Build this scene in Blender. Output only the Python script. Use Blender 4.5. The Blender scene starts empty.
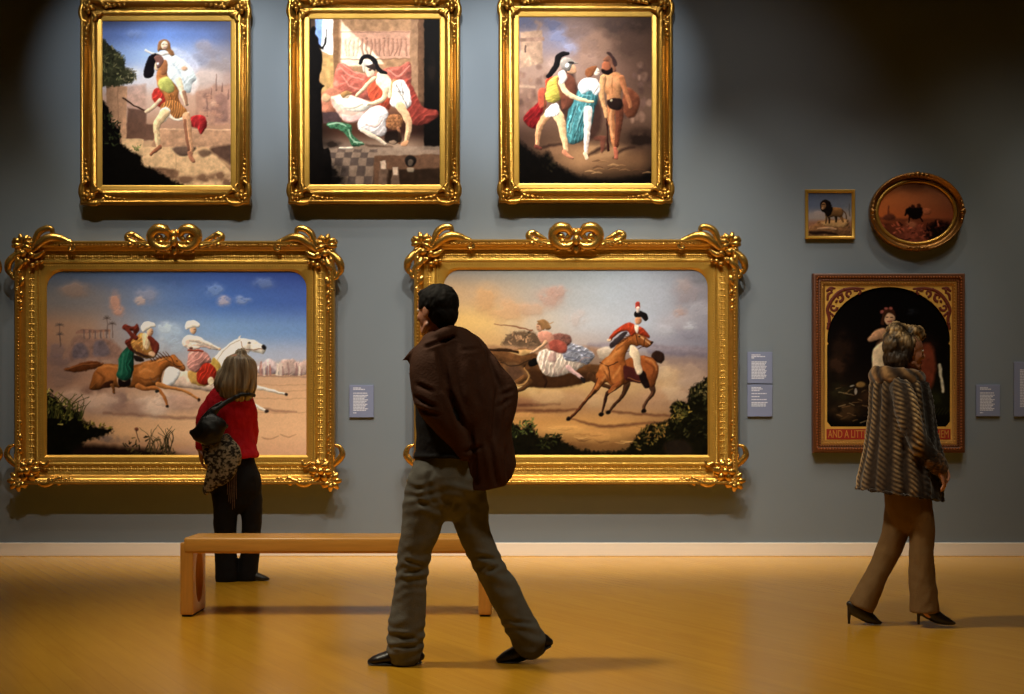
import bpy, bmesh, math, random
import numpy as np
from mathutils import Vector, Matrix

random.seed(7)
RNG = np.random.RandomState(11)
PI = math.pi
SC = bpy.context.scene
COL = SC.collection

# ------------------------------------------------------------------ camera geometry (metres; wall face is y = 0, floor is z = 0)
F = 1434.0            # focal length in pixels of a 1024 x 694 frame
CX, HY = 512.0, 429.0  # vanishing point
CH = 1.07             # eye height
D = F / 118.7         # eye to wall


def W(px, py, d):
    """A pixel of the photograph at distance d from the eye, in metres."""
    s = F / d
    return Vector(((px - CX) / s, d - D, CH - (py - HY) / s))


# ------------------------------------------------------------------ object helpers
def link(name, me, mat=None, parent=None, loc=None, smooth=True, sharp=None):
    me.name = name
    o = bpy.data.objects.new(name, me)
    COL.objects.link(o)
    if mat is not None:
        me.materials.append(mat)
    if parent is not None:
        o.parent = parent
    if loc is not None:
        o.location = loc
    if smooth and len(me.polygons):
        me.polygons.foreach_set('use_smooth', [True] * len(me.polygons))
        if sharp:
            me.set_sharp_from_angle(angle=math.radians(sharp))
    return o


def mesh_of(bm):
    bmesh.ops.recalc_face_normals(bm, faces=bm.faces[:])
    me = bpy.data.meshes.new('m')
    bm.to_mesh(me)
    bm.free()
    return me


def shift(bm, v):
    for x in bm.verts:
        x.co -= v
    return bm


def add(name, bm, mat, root, smooth=True, sharp=None):
    """A part: bm is in world metres, the root carries the location."""
    r, base = root, Vector((0, 0, 0))
    while r is not None:
        base += Vector(r.location)
        r = r.parent
    shift(bm, base)
    return link(name, mesh_of(bm), mat, root, None, smooth, sharp)


def tag(o, label=None, cat=None, group=None, kind=None):
    for k, v in (('label', label), ('category', cat), ('group', group), ('kind', kind)):
        if v:
            o[k] = v
    return o


def thing(name, label, cat, loc, group=None):
    o = bpy.data.objects.new(name, None)
    o.empty_display_size = 0.1
    COL.objects.link(o)
    o.location = loc
    return tag(o, label, cat, group)


# ------------------------------------------------------------------ mesh builders
def crom(P, sub, closed=False):
    """Catmull-Rom through rows of numbers."""
    P = np.asarray(P, dtype=float)
    n = len(P)
    out = []
    rng = range(n) if closed else range(n - 1)
    for i in rng:
        if closed:
            p0, p1, p2, p3 = P[(i - 1) % n], P[i], P[(i + 1) % n], P[(i + 2) % n]
        else:
            p1, p2 = P[i], P[i + 1]
            p0 = P[i - 1] if i > 0 else 2 * p1 - p2
            p3 = P[i + 2] if i + 2 < n else 2 * p2 - p1
        for k in range(sub):
            t = k / sub
            out.append(0.5 * (2 * p1 + (p2 - p0) * t + (2 * p0 - 5 * p1 + 4 * p2 - p3) * t * t + (3 * p1 - p0 - 3 * p2 + p3) * t ** 3))
    if not closed:
        out.append(P[-1])
    return np.array(out)


def tube(bm, pts, sub=5, seg=14, depth=(0, 1, 0), round_ends=True):
    """pts: rows (x, y, z, r1, r2); r1 lies across, r2 along 'depth'."""
    R = crom(pts, sub) if len(pts) > 2 or sub > 1 else np.asarray(pts, float)
    R[:, 3:] = np.maximum(R[:, 3:], 1e-4)
    C = R[:, :3]
    T = np.gradient(C, axis=0)
    if round_ends:
        def cap(i, sgn):
            t = T[i] / (np.linalg.norm(T[i]) + 1e-9) * sgn
            r = min(R[i, 3], R[i, 4])
            rows = []
            for a in (0.45, 0.8, 0.97):
                k = math.sqrt(1 - a * a)
                rows.append(np.concatenate([C[i] + t * r * a, R[i, 3:] * k]))
            return rows
        s, e = cap(0, -1), cap(-1, 1)
        R = np.vstack([s[::-1], R, e])
        C = R[:, :3]
        T = np.vstack([[T[0]] * 3, T, [T[-1]] * 3])
    dv = Vector(depth)
    rings = []
    pb = None
    for i in range(len(R)):
        t = Vector(T[i])
        if t.length < 1e-9:
            t = Vector((0, 0, 1))
        t.normalize()
        b = dv - t * dv.dot(t)
        if b.length < 0.15:
            b = (pb - t * pb.dot(t)) if pb is not None else t.orthogonal()
        b.normalize()
        if pb is not None and b.dot(pb) < 0 and abs(dv.dot(t)) > 0.9:
            b = -b
        pb = b
        n = t.cross(b)
        c = Vector(C[i])
        ring = []
        for k in range(seg):
            a = 2 * PI * k / seg
            ring.append(bm.verts.new(c + n * (R[i, 3] * math.cos(a)) + b * (R[i, 4] * math.sin(a))))
        rings.append(ring)
    for i in range(len(rings) - 1):
        A, B = rings[i], rings[i + 1]
        for k in range(seg):
            bm.faces.new((A[k], A[(k + 1) % seg], B[(k + 1) % seg], B[k]))
    bm.faces.new(rings[0][::-1])
    bm.faces.new(rings[-1])


def ellipsoid(bm, c, r, rot=None, u=16, v=10):
    M = Matrix.Translation(Vector(c)) @ (rot.to_4x4() if rot is not None else Matrix.Identity(4)) @ Matrix.Diagonal((r[0], r[1], r[2], 1))
    bmesh.ops.create_uvsphere(bm, u_segments=u, v_segments=v, radius=1.0, matrix=M)


def box(bm, lo, hi, bevel=0.0, seg=2):
    lo, hi = Vector(lo), Vector(hi)
    M = Matrix.Translation((lo + hi) / 2) @ Matrix.Diagonal((*(hi - lo), 1))
    r = bmesh.ops.create_cube(bm, size=1.0, matrix=M)
    if bevel:
        es = {e for v in r['verts'] for e in v.link_edges}
        bmesh.ops.bevel(bm, geom=list(es), offset=bevel, segments=seg, affect='EDGES', profile=0.5)


def remeshed(bm, voxel, smooth=3, factor=0.5):
    """One continuous surface round everything in bm: (verts, mesh)."""
    bmesh.ops.recalc_face_normals(bm, faces=bm.faces[:])
    me = bpy.data.meshes.new('tmp')
    bm.to_mesh(me)
    bm.free()
    o = bpy.data.objects.new('tmp', me)
    COL.objects.link(o)
    m = o.modifiers.new('r', 'REMESH')
    m.mode = 'VOXEL'
    m.voxel_size = voxel
    m.use_smooth_shade = True
    if smooth:
        s = o.modifiers.new('s', 'SMOOTH')
        s.factor = factor
        s.iterations = smooth
    dg = bpy.context.evaluated_depsgraph_get()
    out = bpy.data.meshes.new_from_object(o.evaluated_get(dg))
    bpy.data.objects.remove(o)
    bpy.data.meshes.remove(me)
    return out


def coords(me):
    a = np.empty(len(me.vertices) * 3, dtype=np.float32)
    me.vertices.foreach_get('co', a)
    return a.reshape(-1, 3).astype(float)


def normals(me):
    a = np.empty(len(me.vertices) * 3, dtype=np.float32)
    me.vertex_normals.foreach_get('vector', a)
    return a.reshape(-1, 3).astype(float)


def set_coords(me, c):
    me.vertices.foreach_set('co', np.ascontiguousarray(c, dtype=np.float32).ravel())
    me.update()


def lin(c):
    c = np.asarray(c, dtype=float)
    return np.where(c <= 0.04045, c / 12.92, ((np.maximum(c, 0) + 0.055) / 1.055) ** 2.4)


def set_colour(me, rgb):
    """rgb: n x 3 in display values 0..1, stored linear on the points."""
    a = me.color_attributes.new('Col', 'FLOAT_COLOR', 'POINT')
    out = np.ones((len(me.vertices), 4), dtype=np.float32)
    out[:, :3] = lin(rgb)
    a.data.foreach_set('color', out.ravel())


def relink(o_name, me, mat, root):
    """A part made by remeshed(): world metres to the root's frame."""
    base = Vector(root.location) if root is not None else Vector((0, 0, 0))
    c = coords(me)
    set_coords(me, c - np.array(base))
    me.materials.clear()
    return link(o_name, me, mat, root)


def clear_of(pts, objs, gap):
    """Points moved out to lie at least gap away from the given meshes (world metres)."""
    from mathutils.bvhtree import BVHTree
    bpy.context.view_layer.update()
    trees = []
    for o in objs:
        mw = o.matrix_world
        trees.append(BVHTree.FromPolygons([mw @ v.co for v in o.data.vertices], [tuple(q.vertices) for q in o.data.polygons]))
    out = [Vector(q) for q in pts]
    for _ in range(3):
        for i, v in enumerate(out):
            for t in trees:
                loc, nor, _i, dist = t.find_nearest(v, .12)
                if loc is not None and (v - loc).dot(nor) < gap:
                    v = loc + nor * gap
            out[i] = v
    return out


# smooth lattice noise in 3-D for cloth folds and strands
_LAT = RNG.rand(32, 32, 32)


def vnoise(p):
    p = np.asarray(p, dtype=float)
    i = np.floor(p).astype(int)
    f = p - i
    f = f * f * (3 - 2 * f)
    r = 0
    for dx in (0, 1):
        for dy in (0, 1):
            for dz in (0, 1):
                w = (f[:, 0] if dx else 1 - f[:, 0]) * (f[:, 1] if dy else 1 - f[:, 1]) * (f[:, 2] if dz else 1 - f[:, 2])
                r = r + w * _LAT[(i[:, 0] + dx) % 32, (i[:, 1] + dy) % 32, (i[:, 2] + dz) % 32]
    return r


def fbm(p, o=3):
    p = np.asarray(p, float)
    s, a, t = 0, 0.5, 0
    for k in range(o):
        s = s + a * vnoise(p * (2 ** k) + 7.3 * k)
        t += a
        a *= 0.5
    return s / t


# ------------------------------------------------------------------ materials
def srgb(r, g, b):
    return tuple(float(x) for x in lin(np.array([r, g, b]) / 255.0)) + (1.0,)


def mat(name, col, rough=0.6, metal=0.0, spec=0.5, bump=0.0, bscale=40.0, var=0.0, vscale=6.0, stretch=(1, 1, 1), coat=0.0, detail=4.0, sheen=0.0):
    m = bpy.data.materials.new(name)
    m.use_nodes = True
    nt = m.node_tree
    b = nt.nodes['Principled BSDF']
    b.inputs['Base Color'].default_value = col
    b.inputs['Roughness'].default_value = rough
    b.inputs['Metallic'].default_value = metal
    b.inputs['Specular IOR Level'].default_value = spec
    b.inputs['Coat Weight'].default_value = coat
    b.inputs['Coat Roughness'].default_value = 0.25
    b.inputs['Sheen Weight'].default_value = sheen
    tc = nt.nodes.new('ShaderNodeTexCoord')
    mp = nt.nodes.new('ShaderNodeMapping')
    mp.inputs['Scale'].default_value = stretch
    nt.links.new(tc.outputs['Object'], mp.inputs['Vector'])
    if var:
        n = nt.nodes.new('ShaderNodeTexNoise')
        n.inputs['Scale'].default_value = vscale
        n.inputs['Detail'].default_value = detail
        nt.links.new(mp.outputs['Vector'], n.inputs['Vector'])
        r = nt.nodes.new('ShaderNodeMix')
        r.data_type = 'RGBA'
        r.inputs[6].default_value = tuple(max(0, c * (1 - var)) for c in col[:3]) + (1,)
        r.inputs[7].default_value = tuple(min(1, c * (1 + var)) for c in col[:3]) + (1,)
        nt.links.new(n.outputs['Fac'], r.inputs[0])
        nt.links.new(r.outputs[2], b.inputs['Base Color'])
    if bump:
        n = nt.nodes.new('ShaderNodeTexNoise')
        n.inputs['Scale'].default_value = bscale
        n.inputs['Detail'].default_value = detail
        nt.links.new(mp.outputs['Vector'], n.inputs['Vector'])
        bp = nt.nodes.new('ShaderNodeBump')
        bp.inputs['Strength'].default_value = bump
        bp.inputs['Distance'].default_value = 0.01
        nt.links.new(n.outputs['Fac'], bp.inputs['Height'])
        nt.links.new(bp.outputs['Normal'], b.inputs['Normal'])
    return m


def colmat(name, rough=0.55, spec=0.25, sheen=0.0, bump=0.0, bscale=300):
    m = mat(name, (1, 1, 1, 1), rough, 0, spec, bump, bscale, sheen=sheen)
    nt = m.node_tree
    a = nt.nodes.new('ShaderNodeAttribute')
    a.attribute_name = 'Col'
    nt.links.new(a.outputs['Color'], nt.nodes['Principled BSDF'].inputs['Base Color'])
    return m


GOLD = mat('gold_leaf', (0.56, 0.30, 0.052, 1), 0.31, 0.8, 0.5, bump=0.35, bscale=70, var=0.22, vscale=22)
GOLD_DARK = mat('dark_gold_leaf', (0.44, 0.225, 0.036, 1), 0.30, 0.84, 0.5, bump=0.3, bscale=70, var=0.25, vscale=22)  # gold set darker for the upright frames
GOLD_CARVED = mat('carved_gold', (0.62, 0.34, 0.07, 1), 0.25, 0.88, 0.5, bump=0.2, bscale=90, var=0.2, vscale=30)
GOLD_PATTERN = mat('patterned_gold', (0.61, 0.345, 0.055, 1), 0.36, 0.66, 0.5, bump=0.5, bscale=95, var=0.3, vscale=60)
GOLD_FLAT = mat('flat_gilding', (0.58, 0.325, 0.052, 1), 0.38, 0.6, 0.5, bump=0.1, bscale=60, var=0.15, vscale=14)
FRAME_WOOD = mat('dark_wood', srgb(92, 50, 22), 0.45, 0, 0.4, bump=0.15, bscale=50, var=0.25, vscale=10)
CANVAS = colmat('oil_on_canvas', 0.42, 0.02)
# ------------------------------------------------------------------ oil paintings: each is laid in with strokes on its own canvas grid
class Paint:
    """A small canvas. Positions are in the photograph's pixels, colours 0..255."""

    def __init__(s, x0, y0, x1, y1, k):
        s.b = (x0, y0, x1, y1)
        s.w, s.h = int((x1 - x0) * k), int((y1 - y0) * k)
        s.xs, s.ys = np.linspace(x0, x1, s.w), np.linspace(y0, y1, s.h)
        s.X, s.Y = np.meshgrid(s.xs, s.ys)
        s.I = np.zeros((s.h, s.w, 3))
        q = np.stack([s.X.ravel() / 5.0, s.Y.ravel() / 5.0, np.full(s.X.size, 1.7)], 1)
        s.WX = s.X + 1.8 * (fbm(q, 2).reshape(s.X.shape) - .5)
        s.WY = s.Y + 1.8 * (fbm(q + 13.1, 2).reshape(s.X.shape) - .5)

    @staticmethod
    def form(sd, amt, w):
        """Brush modelling of a rounded shape: its upper left side painted lighter, its lower right side darker."""
        if sd.shape[0] < 3 or sd.shape[1] < 3:
            return 1.0
        gy, gx = np.gradient(sd)
        g = np.hypot(gx, gy) + 1e-9
        dot = (gx * .55 + gy * .83) / g
        return 1 + amt * np.where(dot > 0, .5, 1.0) * dot * np.exp(-np.maximum(sd, 0) / w)

    def noise(s, sx, sy, o=4, seed=0, sub=None):
        X, Y = (s.X, s.Y) if sub is None else (s.X[sub], s.Y[sub])
        p = np.stack([X.ravel() / sx, Y.ravel() / sy, np.full(X.size, seed * 3.71 + 0.5)], 1)
        return fbm(p, o).reshape(X.shape)

    def grid(s, rows):
        """rows: [(y, [(x, col), ...]), ...] blended smoothly."""
        tab = []
        for y, st in rows:
            xs = [a for a, _ in st]
            tab.append(np.stack([np.interp(s.xs, xs, [c[k] for _, c in st]) for k in range(3)], 1))
        yy = np.array([y for y, _ in rows], float)
        tab = np.array(tab)
        j = np.clip(np.searchsorted(yy, s.ys) - 1, 0, len(yy) - 2)
        t = np.clip((s.ys - yy[j]) / (yy[j + 1] - yy[j]), 0, 1)
        t = (t * t * (3 - 2 * t))[:, None, None]
        s.I[:] = (tab[j] * (1 - t) + tab[j + 1] * t) / 255.0

    def _mix(s, sub, m, col, var, vs, seed):
        c = np.clip(np.array(col, float) / 255.0, 0, 1.05)
        c = np.broadcast_to(c, m.shape + (3,))
        if var:
            n = s.noise(vs, vs, 3, seed, sub)
            c = c * (1 + var * 2.4 * (n - 0.5))[..., None]
        s.I[sub] = s.I[sub] * (1 - m[..., None]) + c * m[..., None]

    def _sub(s, xa, ya, xb, yb):
        i0, i1 = np.searchsorted(s.ys, [ya, yb])
        j0, j1 = np.searchsorted(s.xs, [xa, xb])
        if i1 <= i0 or j1 <= j0:
            return None
        return (slice(i0, i1), slice(j0, j1))

    def poly(s, pts, col, soft=0.7, a=1.0, var=0.16, vs=4.0, curve=True, edge=0.0, lit=None, rag=0.0, fold=None, rnd=None):
        """edge darkens the rim, lit = (dx, dy, gain) models the form, rag roughens the outline."""
        P = crom(pts, 5, True) if curve else np.asarray(pts, float)
        g = 3 * soft + 1 + rag
        sub = s._sub(P[:, 0].min() - g, P[:, 1].min() - g, P[:, 0].max() + g, P[:, 1].max() + g)
        if sub is None:
            return
        X, Y = s.WX[sub], s.WY[sub]
        dist = np.full(X.shape, 1e9)
        inside = np.zeros(X.shape, bool)
        n = len(P)
        for i in range(n):
            x1, y1 = P[i]
            x2, y2 = P[(i + 1) % n]
            dx, dy = x2 - x1, y2 - y1
            L = dx * dx + dy * dy + 1e-12
            t = np.clip(((X - x1) * dx + (Y - y1) * dy) / L, 0, 1)
            dist = np.minimum(dist, (X - x1 - t * dx) ** 2 + (Y - y1 - t * dy) ** 2)
            c = (y1 > Y) != (y2 > Y)
            inside ^= c & (X < dx * (Y - y1) / (dy if abs(dy) > 1e-12 else 1e-12) + x1)
        sd = np.sqrt(dist) * np.where(inside, 1, -1)
        seed = int(abs(P[0, 0] * 7 + P[0, 1] * 3)) % 97
        if rag:
            sd = sd + rag * 2.2 * (s.noise(2.2, 2.2, 3, seed + 5, sub) - 0.5)
        m = np.clip(0.5 + sd / (2 * soft), 0, 1) * a
        c = np.array(col, float) / 255.0
        k = np.ones(X.shape)
        rnd = (0.0 if soft > 1.1 or not curve else .5) if rnd is None else rnd
        if rnd:
            k = k * s.form(sd, rnd, .30 * max(sd.max(), 1.5))
        if fold:
            an, per, amp = fold
            t = (X * math.cos(an) + Y * math.sin(an)) / per + 1.6 * s.noise(per * 3.2, per * 3.2, 2, seed + 3, sub)
            t = t + .9 * (s.noise(per * 1.3, per * 1.3, 2, seed + 8, sub) - .5)
            am = amp * (1.5 * s.noise(per * 1.6, per * 1.6, 2, seed + 6, sub) - .2)
            k = k * (1 + am * np.sin(2 * PI * t) - am * .5 * np.sin(4 * PI * t + 1))
        if edge:
            k = k * (1 - edge * np.exp(-np.maximum(sd, 0) / 1.6))
        if lit:
            cx, cy = P.mean(0)
            ex, ey = np.ptp(P[:, 0]) / 2 + 1e-6, np.ptp(P[:, 1]) / 2 + 1e-6
            k = k * (1 + lit[2] * np.clip((X - cx) / ex * lit[0] + (Y - cy) / ey * lit[1], -1, 1))
        if var:
            k = k * (1 + var * 2.4 * (s.noise(vs, vs, 3, seed, sub) - 0.5))
        c = np.clip(c[None, None] * k[..., None], 0, 1.05)
        s.I[sub] = s.I[sub] * (1 - m[..., None]) + c * m[..., None]

    def ell(s, cx, cy, rx, ry, col, rot=0.0, **kw):
        t = np.linspace(0, 2 * PI, 14, endpoint=False)
        x, y = rx * np.cos(t), ry * np.sin(t)
        c, n = math.cos(rot), math.sin(rot)
        s.poly(np.stack([cx + x * c - y * n, cy + x * n + y * c], 1), col, **kw)

    def stroke(s, pts, col, soft=0.5, a=1.0, var=0.14, vs=3.0, rnd=True):
        """pts: rows (x, y, width), rounded and tapering like a limb or a brush mark."""
        P = crom(pts, 6) if len(pts) > 2 else np.asarray(pts, float)
        g = P[:, 2].max() / 2 + 2 * soft + 1
        sub = s._sub(P[:, 0].min() - g, P[:, 1].min() - g, P[:, 0].max() + g, P[:, 1].max() + g)
        if sub is None:
            return
        X, Y = s.WX[sub], s.WY[sub]
        sd = np.full(X.shape, -1e9)
        for i in range(len(P) - 1):
            x1, y1, w1 = P[i]
            x2, y2, w2 = P[i + 1]
            dx, dy = x2 - x1, y2 - y1
            L = dx * dx + dy * dy + 1e-9
            t = np.clip(((X - x1) * dx + (Y - y1) * dy) / L, 0, 1)
            r = (w1 + (w2 - w1) * t) / 2
            sd = np.maximum(sd, r - np.hypot(X - x1 - t * dx, Y - y1 - t * dy))
        m = np.clip(0.5 + sd / (2 * soft), 0, 1) * a
        wmax = P[:, 2].max()
        kk = s.form(sd, .55, .28 * max(wmax, 1.4)) if wmax > 1.9 and soft < 1 and rnd else 1.0
        s._mix(sub, m, np.asarray(col, float) * np.asarray(kk)[..., None] if wmax > 1.9 and soft < 1 and rnd else col, var, vs, int(abs(P[0, 0] * 5 + P[0, 1])) % 89)

    def puff(s, cx, cy, rx, ry, col, a=0.7, rag=0.8, vs=None):
        """A soft cloud, dust or smoke."""
        sub = s._sub(cx - 2.2 * rx, cy - 2.2 * ry, cx + 2.2 * rx, cy + 2.2 * ry)
        if sub is None:
            return
        q = ((s.X[sub] - cx) / rx) ** 2 + ((s.Y[sub] - cy) / ry) ** 2
        v = vs or max(rx, ry) * 0.6
        n = s.noise(v, v * 0.8, 4, int(abs(cx + 3 * cy)) % 83, sub)
        m = a * np.clip(1.5 * np.exp(-q * 1.1) * (1 + rag * 3.6 * (n - 0.5)) - .08, 0, 1)
        gy, gx = np.gradient(m)
        k = 1 + np.clip((gx * .5 + gy) * .55, -.09, .08) - .05 * np.clip((s.Y[sub] - cy) / ry, -1, 1)
        s._mix(sub, m, np.asarray(col, float) * k[..., None], 0.0, 1, 0)

    def leaves(s, pts, cols, n, size, seed=1):
        """Dabs of foliage scattered in a polygon."""
        r = random.Random(seed)
        P = np.asarray(pts, float)
        x0, y0, x1, y1 = P[:, 0].min(), P[:, 1].min(), P[:, 0].max(), P[:, 1].max()
        k = 0
        while k < n:
            x, y = r.uniform(x0, x1), r.uniform(y0, y1)
            c = False
            for i in range(len(P)):
                (ax, ay), (bx, by) = P[i], P[(i + 1) % len(P)]
                if (ay > y) != (by > y) and x < (bx - ax) * (y - ay) / (by - ay) + ax:
                    c = not c
            if not c:
                k += 0.2
                continue
            k += 1
            L, t = size * r.uniform(0.5, 1.3), r.uniform(0, PI)
            s.stroke([(x, y, size * 0.55), (x + L * math.cos(t), y - L * abs(math.sin(t)), size * 0.3)], tuple(np.minimum(255, np.array(r.choice(cols), float) * r.uniform(.9, 1.7))), a=0.85, var=0)

    def grass(s, x0, x1, y, h, cols, n, seed=2, w=0.8):
        r = random.Random(seed)
        for _ in range(n):
            x = r.uniform(x0, x1)
            hh = h * r.uniform(0.4, 1)
            s.stroke([(x, y, w), (x + r.uniform(-.25, .25) * hh, y - 0.6 * hh, w * .8), (x + r.uniform(-.6, .6) * hh, y - hh, w * .3)], r.choice(cols), soft=0.4, var=0)

    def head(s, x, y, r, skin, hair=None, look=1):
        s.ell(x, y, r * .8, r, skin, var=.12, lit=(-.6 * look, -.4, .18))
        if hair:
            s.poly([(x - look * r * .1, y - r * 1.2), (x + look * r * .6, y - r * .75), (x - look * r * .1, y - r * .4), (x - look * r * .5, y + r * .5), (x - look * r * 1.05, y + r * .4), (x - look * r * 1.0, y - r * .7)], hair, soft=.5)
        s.stroke([(x + look * r * .25, y - r * .12, .6), (x + look * r * .6, y - r * .12, .5)], (60, 35, 28), a=.6, var=0)
        s.stroke([(x + look * r * .3, y + r * .5, .6), (x + look * r * .55, y + r * .48, .5)], (130, 50, 40), a=.6, var=0)

    def finish(s, strength=0.03, gain=1.0, con=1.18):
        n = s.noise(1.3, 1.3, 2, 9) - 0.5
        m = s.noise(9, 5, 3, 4) - 0.5
        s.I *= (1 + strength * 2 * n + strength * m)[..., None]
        J = np.clip(s.I, 0, 1.1)
        lum = J @ np.array((.35, .5, .15))
        J = lum[..., None] + (J - lum[..., None]) * .86
        s.I = np.clip(J * (lum[..., None] + 1e-4) ** (con - 1) * gain, 0, 1)
        return s

    def mesh(s, d, name='canvas'):
        """A grid of points at distance d from the eye; world metres."""
        sc = d / F
        xs, zs = (s.xs - CX) * sc, CH - (s.ys - HY) * sc
        X, Z = np.meshgrid(xs, zs)
        V = np.stack([X, np.full(X.shape, d - D), Z], -1).reshape(-1, 3)
        i = np.arange(s.h * s.w).reshape(s.h, s.w)
        q = np.stack([i[1:, :-1], i[1:, 1:], i[:-1, 1:], i[:-1, :-1]], -1).reshape(-1, 4)
        me = bpy.data.meshes.new(name)
        me.vertices.add(len(V))
        me.vertices.foreach_set('co', V.astype(np.float32).ravel())
        me.loops.add(q.size)
        me.loops.foreach_set('vertex_index', q.astype(np.int32).ravel())
        me.polygons.add(len(q))
        me.polygons.foreach_set('loop_start', np.arange(0, q.size, 4, dtype=np.int32))
        me.update(calc_edges=True)
        set_colour(me, s.I.reshape(-1, 3))
        return me
SKIN, SKIN2, BROWN, BLACK, WHITE = (226, 176, 134), (176, 112, 74), (120, 70, 36), (22, 17, 16), (238, 234, 226)


def paint_desert_riders():
    p = Paint(43, 267, 310, 459, 1.9)
    p.grid([(267, [(43, (78, 92, 116)), (120, (72, 98, 148)), (200, (58, 88, 168)), (310, (52, 72, 160))]),
            (300, [(43, (118, 112, 112)), (100, (128, 124, 130)), (150, (104, 132, 182)), (220, (70, 112, 198)), (310, (68, 100, 188))]),
            (330, [(43, (168, 122, 92)), (90, (170, 134, 112)), (150, (140, 158, 190)), (220, (120, 160, 215)), (310, (104, 142, 204))]),
            (356, [(43, (160, 112, 86)), (100, (168, 132, 112)), (150, (168, 162, 168)), (240, (168, 182, 208)), (310, (160, 168, 196))]),
            (376, [(43, (150, 108, 88)), (110, (176, 132, 106)), (200, (204, 164, 134)), (310, (206, 160, 122))]),
            (400, [(43, (166, 124, 98)), (120, (190, 150, 122)), (200, (210, 168, 132)), (310, (216, 168, 124))]),
            (430, [(43, (150, 108, 76)), (120, (210, 160, 112)), (200, (222, 176, 132)), (310, (222, 174, 130))]),
            (459, [(43, (70, 46, 34)), (150, (150, 104, 76)), (220, (206, 156, 120)), (310, (210, 160, 124))])])
    for c in ((115, 302, 5, 9, (206, 140, 112)), (119, 311, 5, 5, (200, 142, 120)), (146, 296, 12, 8, (140, 142, 168)), (140, 301, 5, 4, (190, 160, 150)), (224, 301, 6, 5, (186, 168, 176)), (214, 290, 9, 6, (110, 140, 200)), (242, 300, 8, 4, (130, 150, 196)), (264, 283, 10, 5, (100, 124, 182)), (75, 290, 14, 7, (150, 122, 108))):
        p.puff(*c, a=.75)
    # smoke of the shot
    for c in ((170, 334, 13, 10, (170, 194, 220)), (166, 328, 8, 6, (196, 212, 228)), (176, 344, 10, 10, (166, 188, 212)), (160, 345, 6, 8, (180, 190, 205))):
        p.puff(*c, a=.6)
    # ruined temple on its rock, palms
    p.poly([(70, 362), (72, 342), (80, 336), (96, 338), (110, 340), (122, 350), (128, 366)], (150, 112, 98), soft=2, rag=1)
    p.poly([(73, 358), (74, 346), (84, 344), (88, 356)], (112, 96, 104), soft=1.5)
    p.poly([(94, 356), (95, 342), (104, 341), (110, 354)], (116, 100, 108), soft=1.5)
    p.poly([(76, 332), (82, 329), (110, 329.5), (110, 331.5), (76, 334)], (150, 108, 92), soft=.6, curve=False)
    for i in range(10):
        p.stroke([(84 + i * 2.8, 330.5, 1.3), (84 + i * 2.8, 338, 1.3)], (172, 122, 98) if i % 2 else (110, 88, 88), a=.8)
    p.puff(56, 352, 10, 8, (120, 100, 104), .6)
    p.puff(100, 365, 20, 5, (176, 142, 120), .6)
    for x, y, h in ((107, 318, 16), (112, 324, 14), (59.5, 325, 22), (60, 334, 12)):
        p.stroke([(x, y, 1), (x + .6, y + h, 1)], (104, 82, 76), a=.7)
        for a in range(7):
            t = PI * (a / 6)
            p.stroke([(x, y, 1.1), (x + 4.2 * math.cos(t), y - 3.4 * math.sin(t) + 1.2, .5)], (96, 80, 76), a=.75)
    # distant camp
    p.poly([(254, 371), (262, 364), (270, 359), (280, 366), (290, 372), (270, 374)], (196, 176, 180), soft=1)
    p.poly([(258, 373), (268, 366), (276, 374)], (150, 132, 142), soft=1)
    p.poly([(278, 374), (280, 362), (290, 359), (300, 362), (308, 360), (310, 374)], (186, 158, 150), soft=1, rag=1.5)
    r = random.Random(4)
    for i in range(26):
        x = r.uniform(256, 307)
        p.stroke([(x, r.uniform(362, 370), 1.4), (x, 375, 1.6)], r.choice([(206, 190, 180), (190, 120, 104), (150, 110, 110), (220, 206, 190)]), a=.7)
    p.stroke([(252, 376, 1.5), (310, 377, 1.5)], (140, 104, 92), a=.5)
    for y in (384, 390, 398, 412):
        p.stroke([(250, y, .9), (285, y + 1, 1.2), (309, y, .9)], (178, 128, 92), a=.4)
    # dust and shadow
    for c in ((84, 398, 24, 9, (196, 160, 138)), (104, 406, 24, 9, (172, 138, 122)), (150, 405, 20, 10, (198, 170, 152)), (120, 400, 12, 9, (134, 104, 96)), (172, 402, 14, 8, (186, 152, 138)), (190, 405, 26, 8, (176, 134, 114)), (92, 390, 12, 5, (130, 92, 78)), (60, 380, 14, 8, (146, 112, 98)), (160, 398, 7, 8, (214, 186, 166))):
        p.puff(*c, a=.75)
    p.stroke([(104, 413, 2), (140, 415, 3), (190, 418, 2.4), (240, 414, 1)], (120, 80, 66), soft=1.4, a=.6)
    p.stroke([(262, 409, 2), (280, 411, 2), (296, 412, 1)], (130, 86, 70), soft=1.2, a=.6)
    for c in ((100, 402, 16, 8, (206, 172, 150)), (72, 396, 12, 7, (176, 140, 120)), (130, 410, 18, 7, (156, 118, 102)), (156, 408, 14, 8, (216, 188, 168)), (186, 402, 12, 7, (200, 160, 138)), (64, 372, 16, 7, (134, 104, 94)), (60, 360, 12, 6, (120, 98, 100))):
        p.puff(*c, a=.65)
    # white horse
    p.poly([(163, 384), (166, 370), (171, 365), (182, 368), (192, 374), (206, 380), (220, 378), (236, 374), (250, 380), (252, 389), (236, 393), (214, 392), (196, 389), (178, 387)], (226, 198, 178), soft=.8, lit=(-.1, -.8, .15), edge=.15)
    p.poly([(163, 384), (166, 370), (172, 366), (180, 370), (178, 379), (170, 386)], (238, 240, 244), soft=.6, lit=(-.2, -.5, .1))
    p.poly([(240.9, 338.5), (252, 339.5), (262, 344.5), (265.6, 348), (263, 353.6), (255, 352.4), (249, 351.6), (243, 356), (238, 364), (240, 378), (226, 382), (217, 376), (213, 364), (217, 354), (224, 348), (232, 342)], (240, 232, 218), soft=.6, lit=(-.2, -.7, .1), edge=.12)
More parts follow.
